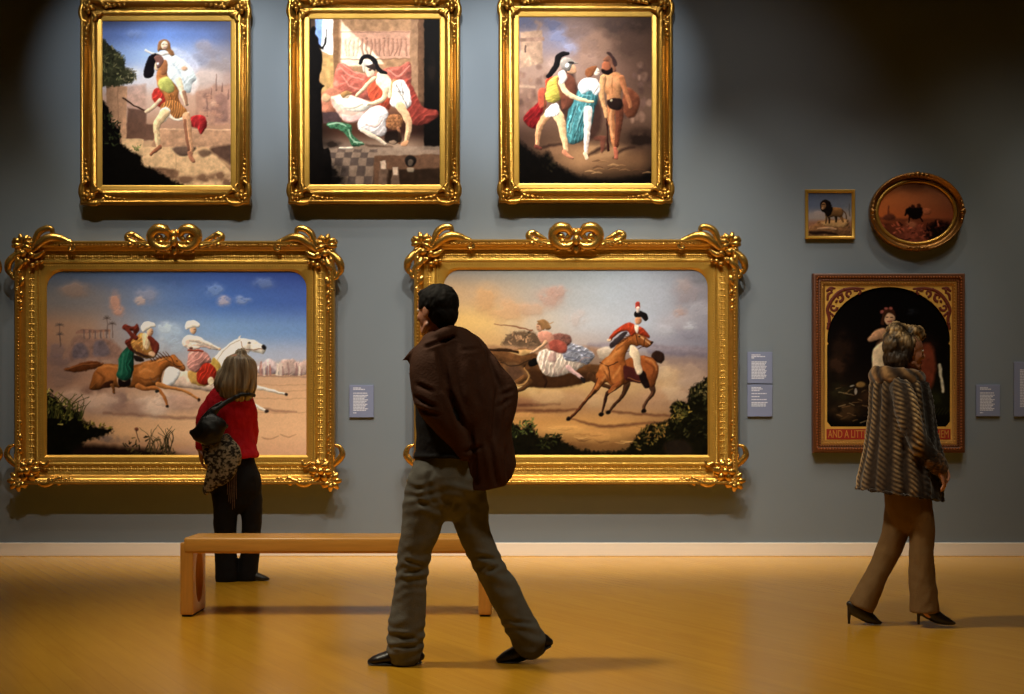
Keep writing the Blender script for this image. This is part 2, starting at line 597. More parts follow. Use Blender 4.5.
    p.stroke([(240, 340, 1.5), (228, 346, 2), (219, 356, 2), (215, 368, 2)], (216, 200, 186), a=.8)
    p.poly([(247, 341), (250, 343), (249, 352), (247, 352)], (196, 178, 160), soft=.5, a=.6)
    p.ell(249.3, 343.2, 1.3, .9, (40, 30, 30))
    p.ell(264, 347.2, 2.3, 2.1, (40, 34, 36))
    p.stroke([(241, 342, .9), (243, 348, .7), (251, 350, .7), (262, 349, .7)], (120, 66, 44), a=.9)
    p.stroke([(239, 338.2, 1.4), (240.5, 336, .6)], (226, 214, 200))
    for a in ([(246, 385, 6.5), (258, 387.5, 4), (272, 391, 3), (284, 394, 2.6)], [(244, 398, 6), (252, 404, 4), (260, 408, 3), (265, 411, 2.6)]):
        p.stroke(a, (236, 222, 204))
    p.ell(286, 394.6, 1.8, 1.6, (50, 38, 36))
    p.ell(266.4, 411.4, 2, 1.5, (60, 44, 40))
    # rider in white with red trousers
    p.poly([(213, 358), (219, 362), (221.5, 371), (217, 378), (208, 372)], (186, 150, 62), soft=.7)
    p.poly([(188, 372), (200, 371), (208, 378), (206, 386), (192, 383)], (196, 150, 70), soft=.7)
    p.poly([(206, 362), (213, 366), (216.5, 371), (215, 379), (206, 385), (198, 382), (197, 372), (200, 366)], (196, 44, 26), soft=.6, lit=(-.3, -.4, .2), edge=.15, fold=(.4, 4, .2))
    p.poly([(191, 350), (200, 349.5), (208, 354), (211, 362), (203, 364), (197, 372), (190, 370), (187, 362)], (206, 138, 128), soft=.6, lit=(-.5, -.5, .15), edge=.15, fold=(.8, 4, .18))
    p.poly([(183.5, 338), (189, 335), (199, 337), (206, 341), (218.5, 348), (216, 350), (206, 347.5), (198, 347), (193, 351), (186, 348), (182, 343)], (240, 222, 208), soft=.6, lit=(-.2, -.8, .1), edge=.1, fold=(1.2, 4, .1))
    p.stroke([(186, 345, 2), (196, 346, 2), (210, 347.5, 1.6)], (206, 160, 140), a=.7)
    p.stroke([(189, 339, 4.6), (200, 341, 4), (210, 345, 3), (219, 348.6, 2)], (236, 214, 196))
    p.stroke([(187, 341, 4.4), (191, 347, 3.8), (199, 347.6, 2.8)], (228, 200, 184))
    p.ell(219.6, 349, 1.6, 1.2, (226, 176, 134))
    p.ell(191, 348.4, 1.6, 1.2, (90, 50, 44))
    p.stroke([(188, 350.4, 1.6), (196, 350.6, 2), (203, 351, 1.4)], (170, 70, 50))
    p.head(193.2, 330, 4, SKIN)
    p.poly([(184.5, 326), (187, 321.5), (193, 320.5), (198.5, 323), (199, 327), (193, 327.5), (187, 330)], (240, 232, 218), soft=.5, lit=(-.2, -.7, .12))
    p.ell(211, 381, 3, 4, (234, 210, 170), soft=.6)
    # bay horse stretched at the gallop
    p.poly([(64, 370), (72, 366.5), (83.8, 362), (94, 361), (103, 363.6), (100, 367), (90, 370), (77, 372.4)], (110, 54, 22), soft=.8, rag=.6)
    p.stroke([(66, 370, 1.2), (82, 365, 2), (98, 364, 1)], (150, 84, 40), a=.7)
    p.poly([(89, 388), (92, 378), (95.7, 370.5), (102, 365.6), (108, 363.6), (119, 364.5), (134, 365), (146, 361.5), (156, 360), (165, 356.6), (170, 355.4), (174, 354.8), (178, 358), (182, 363), (185.6, 368), (184, 371.5), (178, 369.6), (170, 366.4), (164, 371), (161, 378), (160.5, 383), (154, 386.5), (140, 388), (126, 387), (114, 387), (108, 384), (100, 389), (93, 390)], (168, 92, 34), soft=.6, lit=(.1, -.8, .25), edge=.25)
    p.poly([(98, 372), (108, 366), (117, 368), (114, 378), (104, 384), (97, 382)], (190, 108, 46), soft=2, a=.7)
    p.poly([(138, 366), (150, 362), (158, 366), (156, 378), (146, 382), (139, 376)], (196, 116, 48), soft=2, a=.7)
    p.stroke([(158, 361, 3), (168, 357.5, 2.4)], (206, 132, 62), a=.7)
    p.poly([(100, 388), (106, 382), (113, 380.5), (110, 387)], (70, 34, 18), soft=.8)
    p.stroke([(112, 385, 4), (113.5, 389, 3), (113.8, 393, 2.6)], (130, 76, 34))
    p.stroke([(138, 386, 6), (146, 388.6, 4.6), (155, 388, 4), (160, 391, 3.4), (165, 399, 2.6), (167, 405, 2.4)], (180, 104, 44))
    p.stroke([(158, 384, 5), (166, 387, 4), (176, 389, 3.2), (186, 392, 2.8), (198, 399, 2.2)], (188, 118, 56))
    p.ell(167, 406.3, 1.6, 1.5, (44, 28, 22))
    p.ell(198.6, 399.8, 1.5, 1.4, (50, 32, 24))
    p.ell(157, 391, 2.2, 1.6, (40, 40, 36))
    p.ell(177, 360.6, .9, .8, (30, 20, 16))
    p.stroke([(171, 357, .8), (176, 366, .8), (184, 366, .8)], (70, 36, 20), a=.8)
    p.stroke([(150, 378, 1), (154, 382, 1), (158, 378, 1)], (110, 84, 66), a=.8)
    p.stroke([(158, 352, .8), (167, 360, .8), (180, 368, .8)], (60, 40, 30), a=.6)
    for a in ([(98, 368, 1.6), (108, 366, 2.6), (117, 367, 1.6)], [(142, 364, 2), (152, 362, 2.6), (164, 359, 2)], [(140, 372, 2), (146, 370, 3), (153, 372, 2)], [(175, 357, 1), (180, 363, 1.4), (184, 368, .8)]):
        p.stroke(a, (220, 138, 66), soft=1, a=.65, rnd=False)
    for a in ([(150, 362, 1.2), (160, 358, 2.2), (170, 356, 1.2)], [(120, 366, 1), (132, 367, 1.6), (142, 364, 1)], [(97, 372, 1.4), (104, 378, 2.4), (100, 386, 1.4)], [(140, 378, 1.4), (150, 380, 2), (158, 376, 1.2)]):
        p.stroke(a, (108, 54, 20), soft=.9, a=.6, rnd=False)
    for i in range(7):
        p.stroke([(152 + i * 3, 361 - i * .8, 1.4), (148 + i * 3, 356.6 - i * .8, .5)], (84, 44, 20), a=.8)
    # rider in green trousers
    p.poly([(117, 377), (118, 366), (121, 360), (131, 362), (133, 372), (130, 385), (121, 386), (117.5, 382)], (200, 160, 120), soft=.7)
    p.poly([(128, 347), (123, 351), (119, 357), (118, 366), (116.8, 376), (121, 380), (130, 379), (133.6, 368), (134.4, 354), (132.5, 348)], (26, 96, 72), soft=.6, lit=(-.6, -.2, .35), edge=.25, fold=(.2, 4.5, .28))
    p.stroke([(124, 354, 1.6), (122, 364, 1.6), (121, 374, 1.4)], (60, 140, 110), a=.6)
    p.poly([(118, 379), (124, 381), (130, 379), (129.6, 385.5), (120, 386)], (30, 18, 16), soft=.6)
    p.poly([(122, 328), (126, 324.6), (133, 326), (137, 323.6), (139, 330), (136, 336), (141, 344), (134, 352), (126, 345), (125, 341), (132, 336), (133, 331), (126, 331)], (110, 40, 28), soft=.6, lit=(-.2, -.6, .3), fold=(.9, 4, .2))
    p.poly([(131, 342), (136, 337), (141, 333), (148, 335), (154, 340), (158.6, 348), (155, 356.5), (147, 359), (139, 356), (134, 351)], (178, 122, 54), soft=.6, lit=(-.4, -.6, .25), edge=.2, fold=(.8, 4, .2))
    p.poly([(149, 337), (154, 340), (158.6, 347), (156, 352), (151, 348)], (118, 44, 32), soft=.6)
    p.stroke([(142, 336, 1), (144, 346, 1.4), (140, 354, 1.2)], (222, 176, 110), a=.7)
    p.poly([(143, 334), (148, 334.6), (150, 341), (147, 350), (143, 344)], (226, 190, 146), soft=.7, fold=(.3, 3, .12))
    p.stroke([(136, 338, 5), (131, 334, 4.4), (127, 329, 3.6), (124, 327, 2.4)], (126, 46, 34))
    p.stroke([(150, 338, 5), (157, 346, 5), (155, 353, 3.6)], (126, 48, 34))
    p.stroke([(137, 347, 4.6), (143, 354, 4.4), (151, 355, 3)], (150, 92, 42))
    p.stroke([(134, 351, 2), (142, 355, 2.4), (148, 357, 1.6)], (70, 40, 30))
    p.ell(152, 354, 3.4, 2.6, (222, 172, 130))
    p.poly([(134, 355), (141, 357), (144, 361), (136, 361)], (50, 34, 30), soft=.6)
    p.head(150.2, 332, 4, (214, 158, 116))
    p.poly([(140.6, 328), (142.5, 323.6), (148, 321.6), (154.5, 323.2), (156, 327), (150, 327.4), (144, 332)], (240, 234, 222), soft=.5, lit=(-.2, -.7, .12))
    # front bank with scrub
    p.poly([(40, 392), (50, 394), (58, 400), (66, 408), (78, 412), (84, 421), (96, 427), (112, 429.5), (104, 436), (84, 442), (90, 450), (140, 456), (150, 462), (40, 462)], (18, 17, 8), soft=1.6, rag=2.5, var=.3)
    p.leaves([(44, 390), (56, 392), (66, 402), (80, 408), (84, 420), (62, 424), (44, 412)], [(54, 60, 20), (90, 88, 34), (36, 44, 14), (122, 112, 50)], 80, 3.2, 5)
    p.grass(44, 82, 418, 26, [(58, 62, 22), (96, 92, 36), (40, 44, 16)], 46, 3)
    p.leaves([(82, 420), (112, 427), (112, 431), (84, 430)], [(112, 100, 32), (70, 64, 20), (44, 40, 14)], 26, 2.5, 8)
    p.puff(112, 439, 12, 4, (112, 96, 92), .7)
    p.poly([(80, 446), (120, 447), (150, 450), (190, 456), (190, 462), (80, 462)], (34, 20, 14), soft=3)
    p.leaves([(124, 444), (134, 436), (150, 436), (160, 440), (176, 446), (186, 456), (130, 458)], [(44, 40, 22), (30, 26, 16), (70, 60, 32)], 60, 3.2, 9)
    p.grass(140, 172, 452, 30, [(58, 52, 28), (40, 36, 20), (86, 72, 42)], 22, 6)
    p.ell(136.5, 429, 2.2, 1.8, (120, 66, 48))
    p.stroke([(136, 430, .6), (140, 442, .6)], (60, 46, 30))
    for x in (205, 226, 262, 280):
        p.stroke([(x, 434 + x % 7, 1), (x + 8, 437 + x % 5, 1.6), (x + 16, 434 + x % 4, .8)], (170, 120, 88), a=.6)
    p.puff(190, 452, 14, 5, (170, 132, 112), .7)
    return p.finish(gain=1.22)


def paint_lasso_chase():
    p = Paint(440, 266, 712, 459, 1.9)
    p.grid([(266, [(440, (146, 138, 132)), (520, (150, 156, 158)), (580, (156, 168, 180)), (640, (162, 174, 194)), (712, (134, 136, 150))]),
            (295, [(440, (214, 170, 118)), (500, (206, 176, 146)), (550, (184, 184, 186)), (610, (182, 194, 212)), (660, (176, 184, 204)), (712, (142, 138, 152))]),
            (322, [(440, (240, 190, 104)), (490, (240, 196, 120)), (530, (218, 196, 170)), (580, (200, 204, 214)), (640, (188, 198, 218)), (712, (154, 152, 170))]),
            (344, [(440, (226, 170, 96)), (500, (226, 178, 116)), (560, (206, 186, 176)), (640, (176, 176, 194)), (712, (140, 140, 164))]),
            (362, [(440, (150, 98, 56)), (520, (140, 96, 60)), (600, (160, 130, 110)), (660, (160, 134, 124)), (712, (150, 128, 128))]),
            (384, [(440, (206, 150, 76)), (520, (216, 170, 88)), (600, (216, 174, 110)), (660, (204, 164, 116)), (712, (170, 136, 116))]),
            (404, [(440, (156, 104, 62)), (520, (178, 124, 74)), (600, (186, 138, 92)), (660, (186, 142, 104)), (712, (140, 106, 88))]),
            (424, [(440, (206, 142, 68)), (540, (220, 156, 80)), (620, (216, 156, 84)), (712, (130, 90, 56))]),
            (459, [(440, (50, 30, 16)), (540, (90, 58, 30)), (600, (130, 88, 44)), (712, (24, 18, 12))])])
    for c in ((548, 298, 14, 9, (214, 160, 140)), (530, 310, 16, 6, (214, 170, 140)), (508, 312, 16, 12, (226, 170, 120)), (486, 300, 12, 14, (226, 168, 108)), (558, 292, 9, 6, (204, 156, 140)), (690, 296, 14, 16, (162, 150, 160)), (684, 286, 8, 7, (178, 160, 162)), (700, 310, 12, 8, (176, 176, 194)), (678, 322, 16, 9, (182, 176, 190)), (664, 330, 10, 7, (190, 192, 208)), (694, 332, 16, 7, (150, 148, 170)), (700, 276, 14, 7, (126, 128, 142)), (680, 312, 6, 5, (196, 160, 150)), (690, 326, 6, 4, (200, 206, 220)), (576, 318, 10, 8, (206, 188, 186))):
        p.puff(*c, a=.65)
    p.stroke([(590, 346, 4), (630, 345, 5), (670, 348, 5), (712, 350, 6)], (150, 136, 152), soft=2, a=.7)
    p.stroke([(650, 352, 4), (712, 356, 6)], (120, 112, 138), soft=2, a=.6)
    p.poly([(440, 348), (470, 344), (500, 346), (540, 344), (600, 348), (600, 356), (440, 358)], (176, 124, 88), soft=2, a=.7)
    p.poly([(503, 345), (506, 337), (516, 332), (528, 331), (538, 336), (540, 347)], (128, 98, 72), soft=1.5, rag=2)
    p.leaves([(505, 344), (510, 334), (528, 332), (537, 345)], [(104, 80, 58), (150, 112, 80), (88, 70, 52)], 40, 3, 2)
    # dust
    for c in ((530, 386, 30, 7, (226, 184, 110)), (560, 398, 26, 8, (196, 146, 100)), (590, 396, 20, 9, (206, 158, 112)), (670, 380, 18, 14, (210, 172, 128)), (690, 372, 16, 12, (184, 154, 134)), (660, 398, 20, 9, (196, 150, 112)), (690, 396, 14, 9, (170, 130, 106)), (520, 402, 22, 5, (160, 106, 72)), (560, 378, 18, 5, (222, 186, 116))):
        p.puff(*c, a=.75)
    for a in ([(440, 412, 3), (500, 411, 4), (556, 411, 3), (580, 409, 1.4)], [(572, 419, 1.4), (600, 426, 3), (640, 424, 3), (660, 422, 1.5)], [(606, 411, 2), (640, 414, 2.4), (672, 416, 2)], [(440, 404, 3), (520, 405, 3), (560, 404, 1.5)]):
        p.stroke(a, (116, 66, 42), soft=1.2, a=.75)
    for i in range(16):
        r = random.Random(i)
        x, y = r.uniform(520, 640), r.uniform(426, 446)
        p.stroke([(x, y, 1), (x + 6, y + 1.2, 2), (x + 14, y, .8)], r.choice([(150, 96, 50), (232, 178, 100), (116, 74, 40)]), a=.6)
    for c in ((676, 392, 14, 12, (214, 184, 150)), (664, 372, 10, 9, (222, 190, 150)), (694, 384, 14, 10, (190, 160, 140)), (548, 396, 22, 8, (226, 186, 132)), (600, 400, 14, 8, (216, 176, 124)), (520, 384, 16, 6, (236, 204, 140))):
        p.puff(*c, a=.6)
    for c in ((560, 430, 26, 5, (236, 174, 92)), (600, 436, 22, 5, (228, 164, 86)), (526, 416, 24, 4, (226, 164, 90)), (640, 430, 16, 5, (214, 150, 78)), (560, 446, 24, 4, (120, 74, 38)), (610, 446, 18, 4, (150, 100, 50)), (650, 438, 14, 4, (120, 80, 40))):
        p.puff(*c, a=.7)
    # the brown horse and the woman side-saddle
    p.poly([(462, 366), (480, 358), (497, 355), (514, 350), (529, 349), (534, 353), (560, 362), (590, 364), (604, 366), (606, 374), (596, 379), (570, 386), (540, 388), (520, 385), (500, 382), (480, 380)], (112, 68, 34), soft=1, lit=(-.2, -.6, .25), var=.2)
    p.poly([(530, 370), (560, 374), (590, 372), (580, 384), (548, 388), (530, 384)], (78, 44, 22), soft=2, a=.8)
    p.poly([(497, 357), (506, 353), (520, 350), (531, 349.6), (532, 353.6), (520, 356), (506, 359), (498, 360)], (206, 158, 96), soft=.7, lit=(-.1, -.8, .15))
    p.stroke([(520, 362, 13), (505, 357, 11), (492, 354, 9), (482, 356, 7.6), (473, 362, 5.6), (467, 367, 4)], (128, 80, 42))
    p.stroke([(518, 352, 2), (504, 350, 3), (490, 350, 2), (480, 351, 1)], (70, 42, 24))
    p.ell(479, 355.6, 1, .9, (24, 16, 12))
    p.stroke([(484, 352, 1.4), (487, 348, .8)], (110, 66, 34))
    p.stroke([(600, 368, 2), (612, 366, 3), (622, 368, 1.4)], (70, 44, 26), a=.7)
    p.poly([(503, 364), (514, 362), (524, 368), (530, 376), (524, 383), (512, 382), (504, 374)], (140, 96, 58), soft=1.2, a=.7)
    p.poly([(508, 368), (516, 366), (524, 374), (518, 379), (510, 377)], (104, 70, 52), soft=1.6, a=.7)
    p.stroke([(524, 378, 6), (512, 384, 4.6), (500, 380, 3.4), (492, 374, 2.4)], (134, 84, 42))
    p.stroke([(530, 382, 6), (520, 390, 4), (506, 391, 3), (496, 394, 2.2)], (110, 68, 34))
    p.stroke([(590, 376, 7), (602, 384, 4.4), (612, 388, 3)], (92, 54, 28))
    p.stroke([(505, 382, 1.5), (514, 385, 2), (524, 384, 2), (529, 377, 1.6), (524, 368, 1)], (206, 152, 82), a=.85)
    p.stroke([(500, 362, 1), (514, 366, 1), (530, 360, 1)], (50, 34, 24), a=.8)
    p.poly([(528, 362), (536, 358), (538, 364), (530, 367)], (26, 22, 20), soft=.5)
    p.stroke([(544, 376, 3), (546, 382, 2.6), (545, 387, 2)], (60, 32, 18))
    p.poly([(538, 353), (545, 349), (556, 347), (568, 347), (583, 352), (593, 356), (590, 362), (584, 366), (574, 372), (566, 374), (556, 377), (546, 375), (540, 369), (537.6, 361)], (226, 206, 188), soft=.6, lit=(-.3, -.6, .12), var=.24, vs=3, fold=(.3, 5, .16))
    p.poly([(567, 344), (576, 344), (588, 349), (594, 356), (588, 364), (578, 362), (566, 360), (562, 352)], (160, 164, 184), soft=.7, var=.25, vs=3, fold=(1.2, 4, .25))
    for a in ([(566, 350, 1), (578, 352, 1.4), (591, 358, 1)], [(564, 356, 1), (576, 359, 1.4), (586, 364, 1)], [(572, 346, .8), (582, 350, 1.2), (592, 354, .8)]):
        p.stroke(a, (112, 118, 148), a=.7)
    for a in ([(547, 352, 1.2), (544, 364, 1.6), (548, 374, 1)], [(556, 352, 1.2), (554, 366, 1.4), (556, 376, 1)], [(566, 362, 1.2), (562, 370, 1.4), (558, 376, .8)], [(576, 366, 1), (584, 358, 1.2), (590, 358, 1)]):
        p.stroke(a, (180, 142, 134), a=.6)
    p.poly([(548, 356), (554, 352), (556, 360), (550, 362)], (196, 146, 140), soft=1, a=.7)
    p.poly([(549, 338), (556, 334), (566, 334), (572, 339), (568, 346), (558, 348), (551, 346)], (152, 94, 82), soft=.8, var=.3, vs=2)
    p.poly([(538, 333), (544, 331), (551, 333), (555, 340), (557, 349), (549, 350), (544, 345), (539, 340)], (218, 146, 122), soft=.6, lit=(-.4, -.5, .15))
    p.poly([(549, 343), (556, 340), (566, 344), (566, 352), (558, 353), (551, 350)], (196, 88, 72), soft=.7, var=.2)
    p.stroke([(546, 342, 3.4), (538, 349, 3), (531, 353, 2.4)], (228, 178, 134))
    p.head(539.6, 327.5, 4.2, (230, 172, 134), (170, 118, 70), -1)
    p.poly([(537, 321), (543, 319.6), (549, 323), (551, 328), (546, 330), (542, 326)], (176, 126, 76), soft=.6)
    p.stroke([(548, 324, 1), (553, 322, .6)], (190, 140, 90))
    p.stroke([(494, 324.4, .7), (514, 326.4, 1.1), (532, 330.6, 1.6)], (150, 88, 60), a=.9)
    p.stroke([(568, 367, 5), (575, 373, 4), (582, 378, 3)], (222, 178, 176))
    p.poly([(581, 377), (585, 379), (584.6, 383.4), (582, 382)], (44, 36, 34), soft=.4)
    p.poly([(597, 350), (608, 347), (614, 351), (610, 360), (600, 358)], (206, 190, 168), soft=.8, a=.8)
    # the chestnut horse
    p.poly([(652, 358), (653, 352.5), (658.5, 350.5), (663.6, 354), (664, 359.6), (660, 363.4), (655, 361)], (58, 34, 26), soft=.7, rag=.8)
    p.stroke([(627, 384, 7), (622.5, 396, 3.6), (614, 405, 2.8), (608.6, 412, 2.4)], (84, 50, 30))
    p.stroke([(650, 383, 8), (653, 392, 4.6), (648, 399.6, 3), (644.4, 405, 2.8), (643.7, 410, 2.8)], (96, 58, 38))
    p.poly([(640.6, 356), (646, 356), (653, 358.5), (658, 366), (658, 376), (653, 387), (645, 384), (638, 380), (630, 382), (620, 384), (618, 370), (626, 360)], (166, 82, 32), soft=.6, lit=(.3, -.5, .25), edge=.25)
    p.poly([(634, 332.5), (631, 335), (622, 339.5), (615, 347), (609, 355), (601, 362), (597.8, 370), (596, 378), (599, 386), (606, 382), (611, 386), (618, 388), (624, 382), (626.5, 370), (625, 357), (630, 346), (637, 346), (641, 340)], (186, 96, 34), soft=.6, lit=(-.5, -.4, .25), edge=.25)
    p.poly([(618, 344), (625, 341), (622, 352), (614, 362), (606, 366), (610, 356)], (212, 124, 52), soft=1.6, a=.7)
    p.poly([(600, 366), (608, 364), (614, 370), (610, 378), (602, 376)], (206, 118, 50), soft=1.6, a=.7)
    p.poly([(612, 372), (619, 370), (622, 378), (617, 385), (612, 382)], (200, 110, 44), soft=1.4, a=.7)
    p.poly([(633.5, 333), (635.4, 329.6), (637.6, 333), (643, 335), (648, 339), (652.4, 343), (650, 346), (646.5, 348), (641, 346), (636, 346), (632, 340)], (178, 92, 36), soft=.5, lit=(-.2, -.6, .25), edge=.2)
    p.stroke([(639, 335, 1.4), (645, 340, 1.4), (649.6, 344, 1.2)], (226, 170, 110), a=.8)
    p.ell(651.4, 342.6, 1.3, 1, (40, 24, 20))
    p.ell(639.6, 336.6, .9, .8, (24, 16, 14))
    for a in ([(636, 334, .8), (638, 344, .8)], [(645, 338.5, .7), (643.4, 347, .7)], [(646, 346, .6), (634, 350, .6), (626, 352, .6)], [(600, 362, 1), (608, 366, 1), (618, 362, 1)], [(608, 366, 1), (610, 380, .8)]):
        p.stroke(a, (70, 34, 20), a=.85)
    p.stroke([(600, 381, 8), (595, 390, 5.6), (588, 398, 3.6), (579, 409, 2.6), (571, 417.6, 2.2)], (96, 48, 26))
    p.stroke([(602, 378, 7), (597, 388, 5)], (176, 92, 36))
    p.stroke([(616, 386, 6.5), (607, 394, 4), (604.6, 402, 2.7), (602.2, 411, 2.3)], (70, 38, 26))
    p.stroke([(618, 384, 6), (610, 391, 4.4)], (160, 80, 32))
    for x, y in ((568.5, 418.8), (601.4, 414), (608, 412.6), (643.6, 411.2)):
        p.ell(x, y, 2.4, 2, (30, 20, 18))
    for a in ([(600, 368, 2), (607, 361, 3), (616, 352, 3), (623, 343, 2)], [(602, 380, 2), (606, 374, 2.6), (604, 366, 1.6)], [(613, 378, 2), (617, 372, 2.6), (620, 366, 1.4)], [(646, 359, 1.6), (653, 362, 2.2), (656, 370, 1.6)], [(598, 384, 1.6), (592, 392, 1.4), (585, 400, .8)], [(615, 388, 1.6), (609, 393, 1.2)]):
        p.stroke(a, (236, 150, 72), soft=1, a=.65, rnd=False)
    for a in ([(604, 372, 1.2), (609, 380, 1.8), (613, 384, 1)], [(646, 362, 1.2), (654, 368, 2), (652, 378, 1.2)], [(616, 350, 1), (622, 346, 1.6), (628, 340, 1)], [(630, 376, 1.4), (640, 380, 1.8), (648, 384, 1)]):
        p.stroke(a, (112, 52, 20), soft=.9, a=.6, rnd=False)
    for i in range(8):
        p.stroke([(634 - i * 2.2, 334 + i * 1.4, 1.3), (630 - i * 2.4, 333 + i * 1.8, .5)], (80, 38, 20), a=.8)
    # rider in scarlet
    p.poly([(624, 366), (634, 368), (644, 372), (646, 380), (640, 383), (626, 380), (624, 374)], (90, 34, 30), soft=.7)
    p.stroke([(628, 378, .9), (640, 381, .9), (645, 378, .9)], (190, 120, 60), a=.7)
    p.poly([(639, 372), (645, 372), (648, 380), (650, 387), (645, 388), (640, 380)], (34, 20, 18), soft=.6)
    p.poly([(630, 345), (637, 348), (640, 356), (641, 364), (642.6, 372), (638, 375), (635, 370), (633, 360), (629.6, 354)], (234, 208, 172), soft=.6, lit=(-.5, -.1, .15))
    p.poly([(611, 343), (624, 332), (627, 334), (616, 345), (611, 348)], (70, 56, 60), soft=.6)
    p.poly([(626, 323.6), (631, 322.4), (637, 326), (643, 328), (648, 334), (649, 338), (643, 336), (637, 333), (632, 336), (627, 331), (620, 332.6), (614, 337), (611, 340.6), (608.4, 339), (612, 333.4), (619, 327)], (206, 60, 26), soft=.6, lit=(-.3, -.6, .2), edge=.2, fold=(.9, 4, .15))
    p.ell(609, 340, 2, 1.6, (230, 196, 160))
    p.poly([(635, 325), (639, 326.6), (638, 333), (635.6, 331)], (236, 220, 200), soft=.5)
    p.head(638.4, 320.4, 4.2, (218, 146, 100), None, 1)
    p.poly([(634.4, 315.6), (635.4, 311.4), (641, 311), (646.6, 313.6), (648, 318.6), (645, 321), (641, 317), (635.6, 317.4)], (34, 28, 30), soft=.5)
    p.stroke([(637.6, 303.8, 4.6), (637.6, 307, 5)], (206, 60, 44))
    p.stroke([(637.8, 308.6, 4.2), (637.8, 311.4, 3)], (236, 212, 200))
    # front shrubs
    p.poly([(440, 440), (505, 426), (514, 424), (522, 428), (532, 424), (536, 434), (546, 438), (558, 436), (566, 443), (584, 450), (612, 452), (632, 450), (632, 464), (440, 464)], (26, 24, 12), soft=1.5, rag=2.5, var=.3)
    p.leaves([(505, 426), (516, 422), (533, 419), (538, 434), (512, 438)], [(60, 72, 30), (84, 96, 44), (36, 44, 20)], 50, 3, 12)
    p.leaves([(536, 436), (560, 434), (568, 446), (540, 450)], [(48, 54, 22), (30, 32, 16)], 34, 3, 13)
    p.poly([(626, 452), (634, 440), (640, 432), (650, 424), (662, 422), (670, 419), (671, 406), (678, 400), (688, 402), (690, 390), (698, 384), (714, 382), (714, 464), (626, 464)], (26, 24, 10), soft=1.4, rag=3, var=.3)
    p.leaves([(632, 446), (642, 430), (654, 424), (668, 424), (664, 440), (640, 450)], [(140, 100, 40), (96, 80, 32), (60, 54, 22)], 70, 3, 14)
    p.leaves([(670, 420), (673, 404), (688, 402), (690, 414), (678, 424)], [(136, 112, 42), (92, 84, 32), (58, 58, 22)], 46, 3, 15)
    p.leaves([(690, 404), (690, 388), (708, 382), (710, 404)], [(70, 66, 34), (44, 44, 22), (100, 86, 48)], 44, 3, 16)
    p.leaves([(664, 424), (706, 408), (708, 440), (668, 444)], [(36, 36, 16), (22, 22, 12), (52, 50, 24)], 60, 3.4, 17)
    p.poly([(664, 446), (672, 440), (688, 442), (692, 454), (668, 456)], (46, 36, 26), soft=2)
    return p.finish()


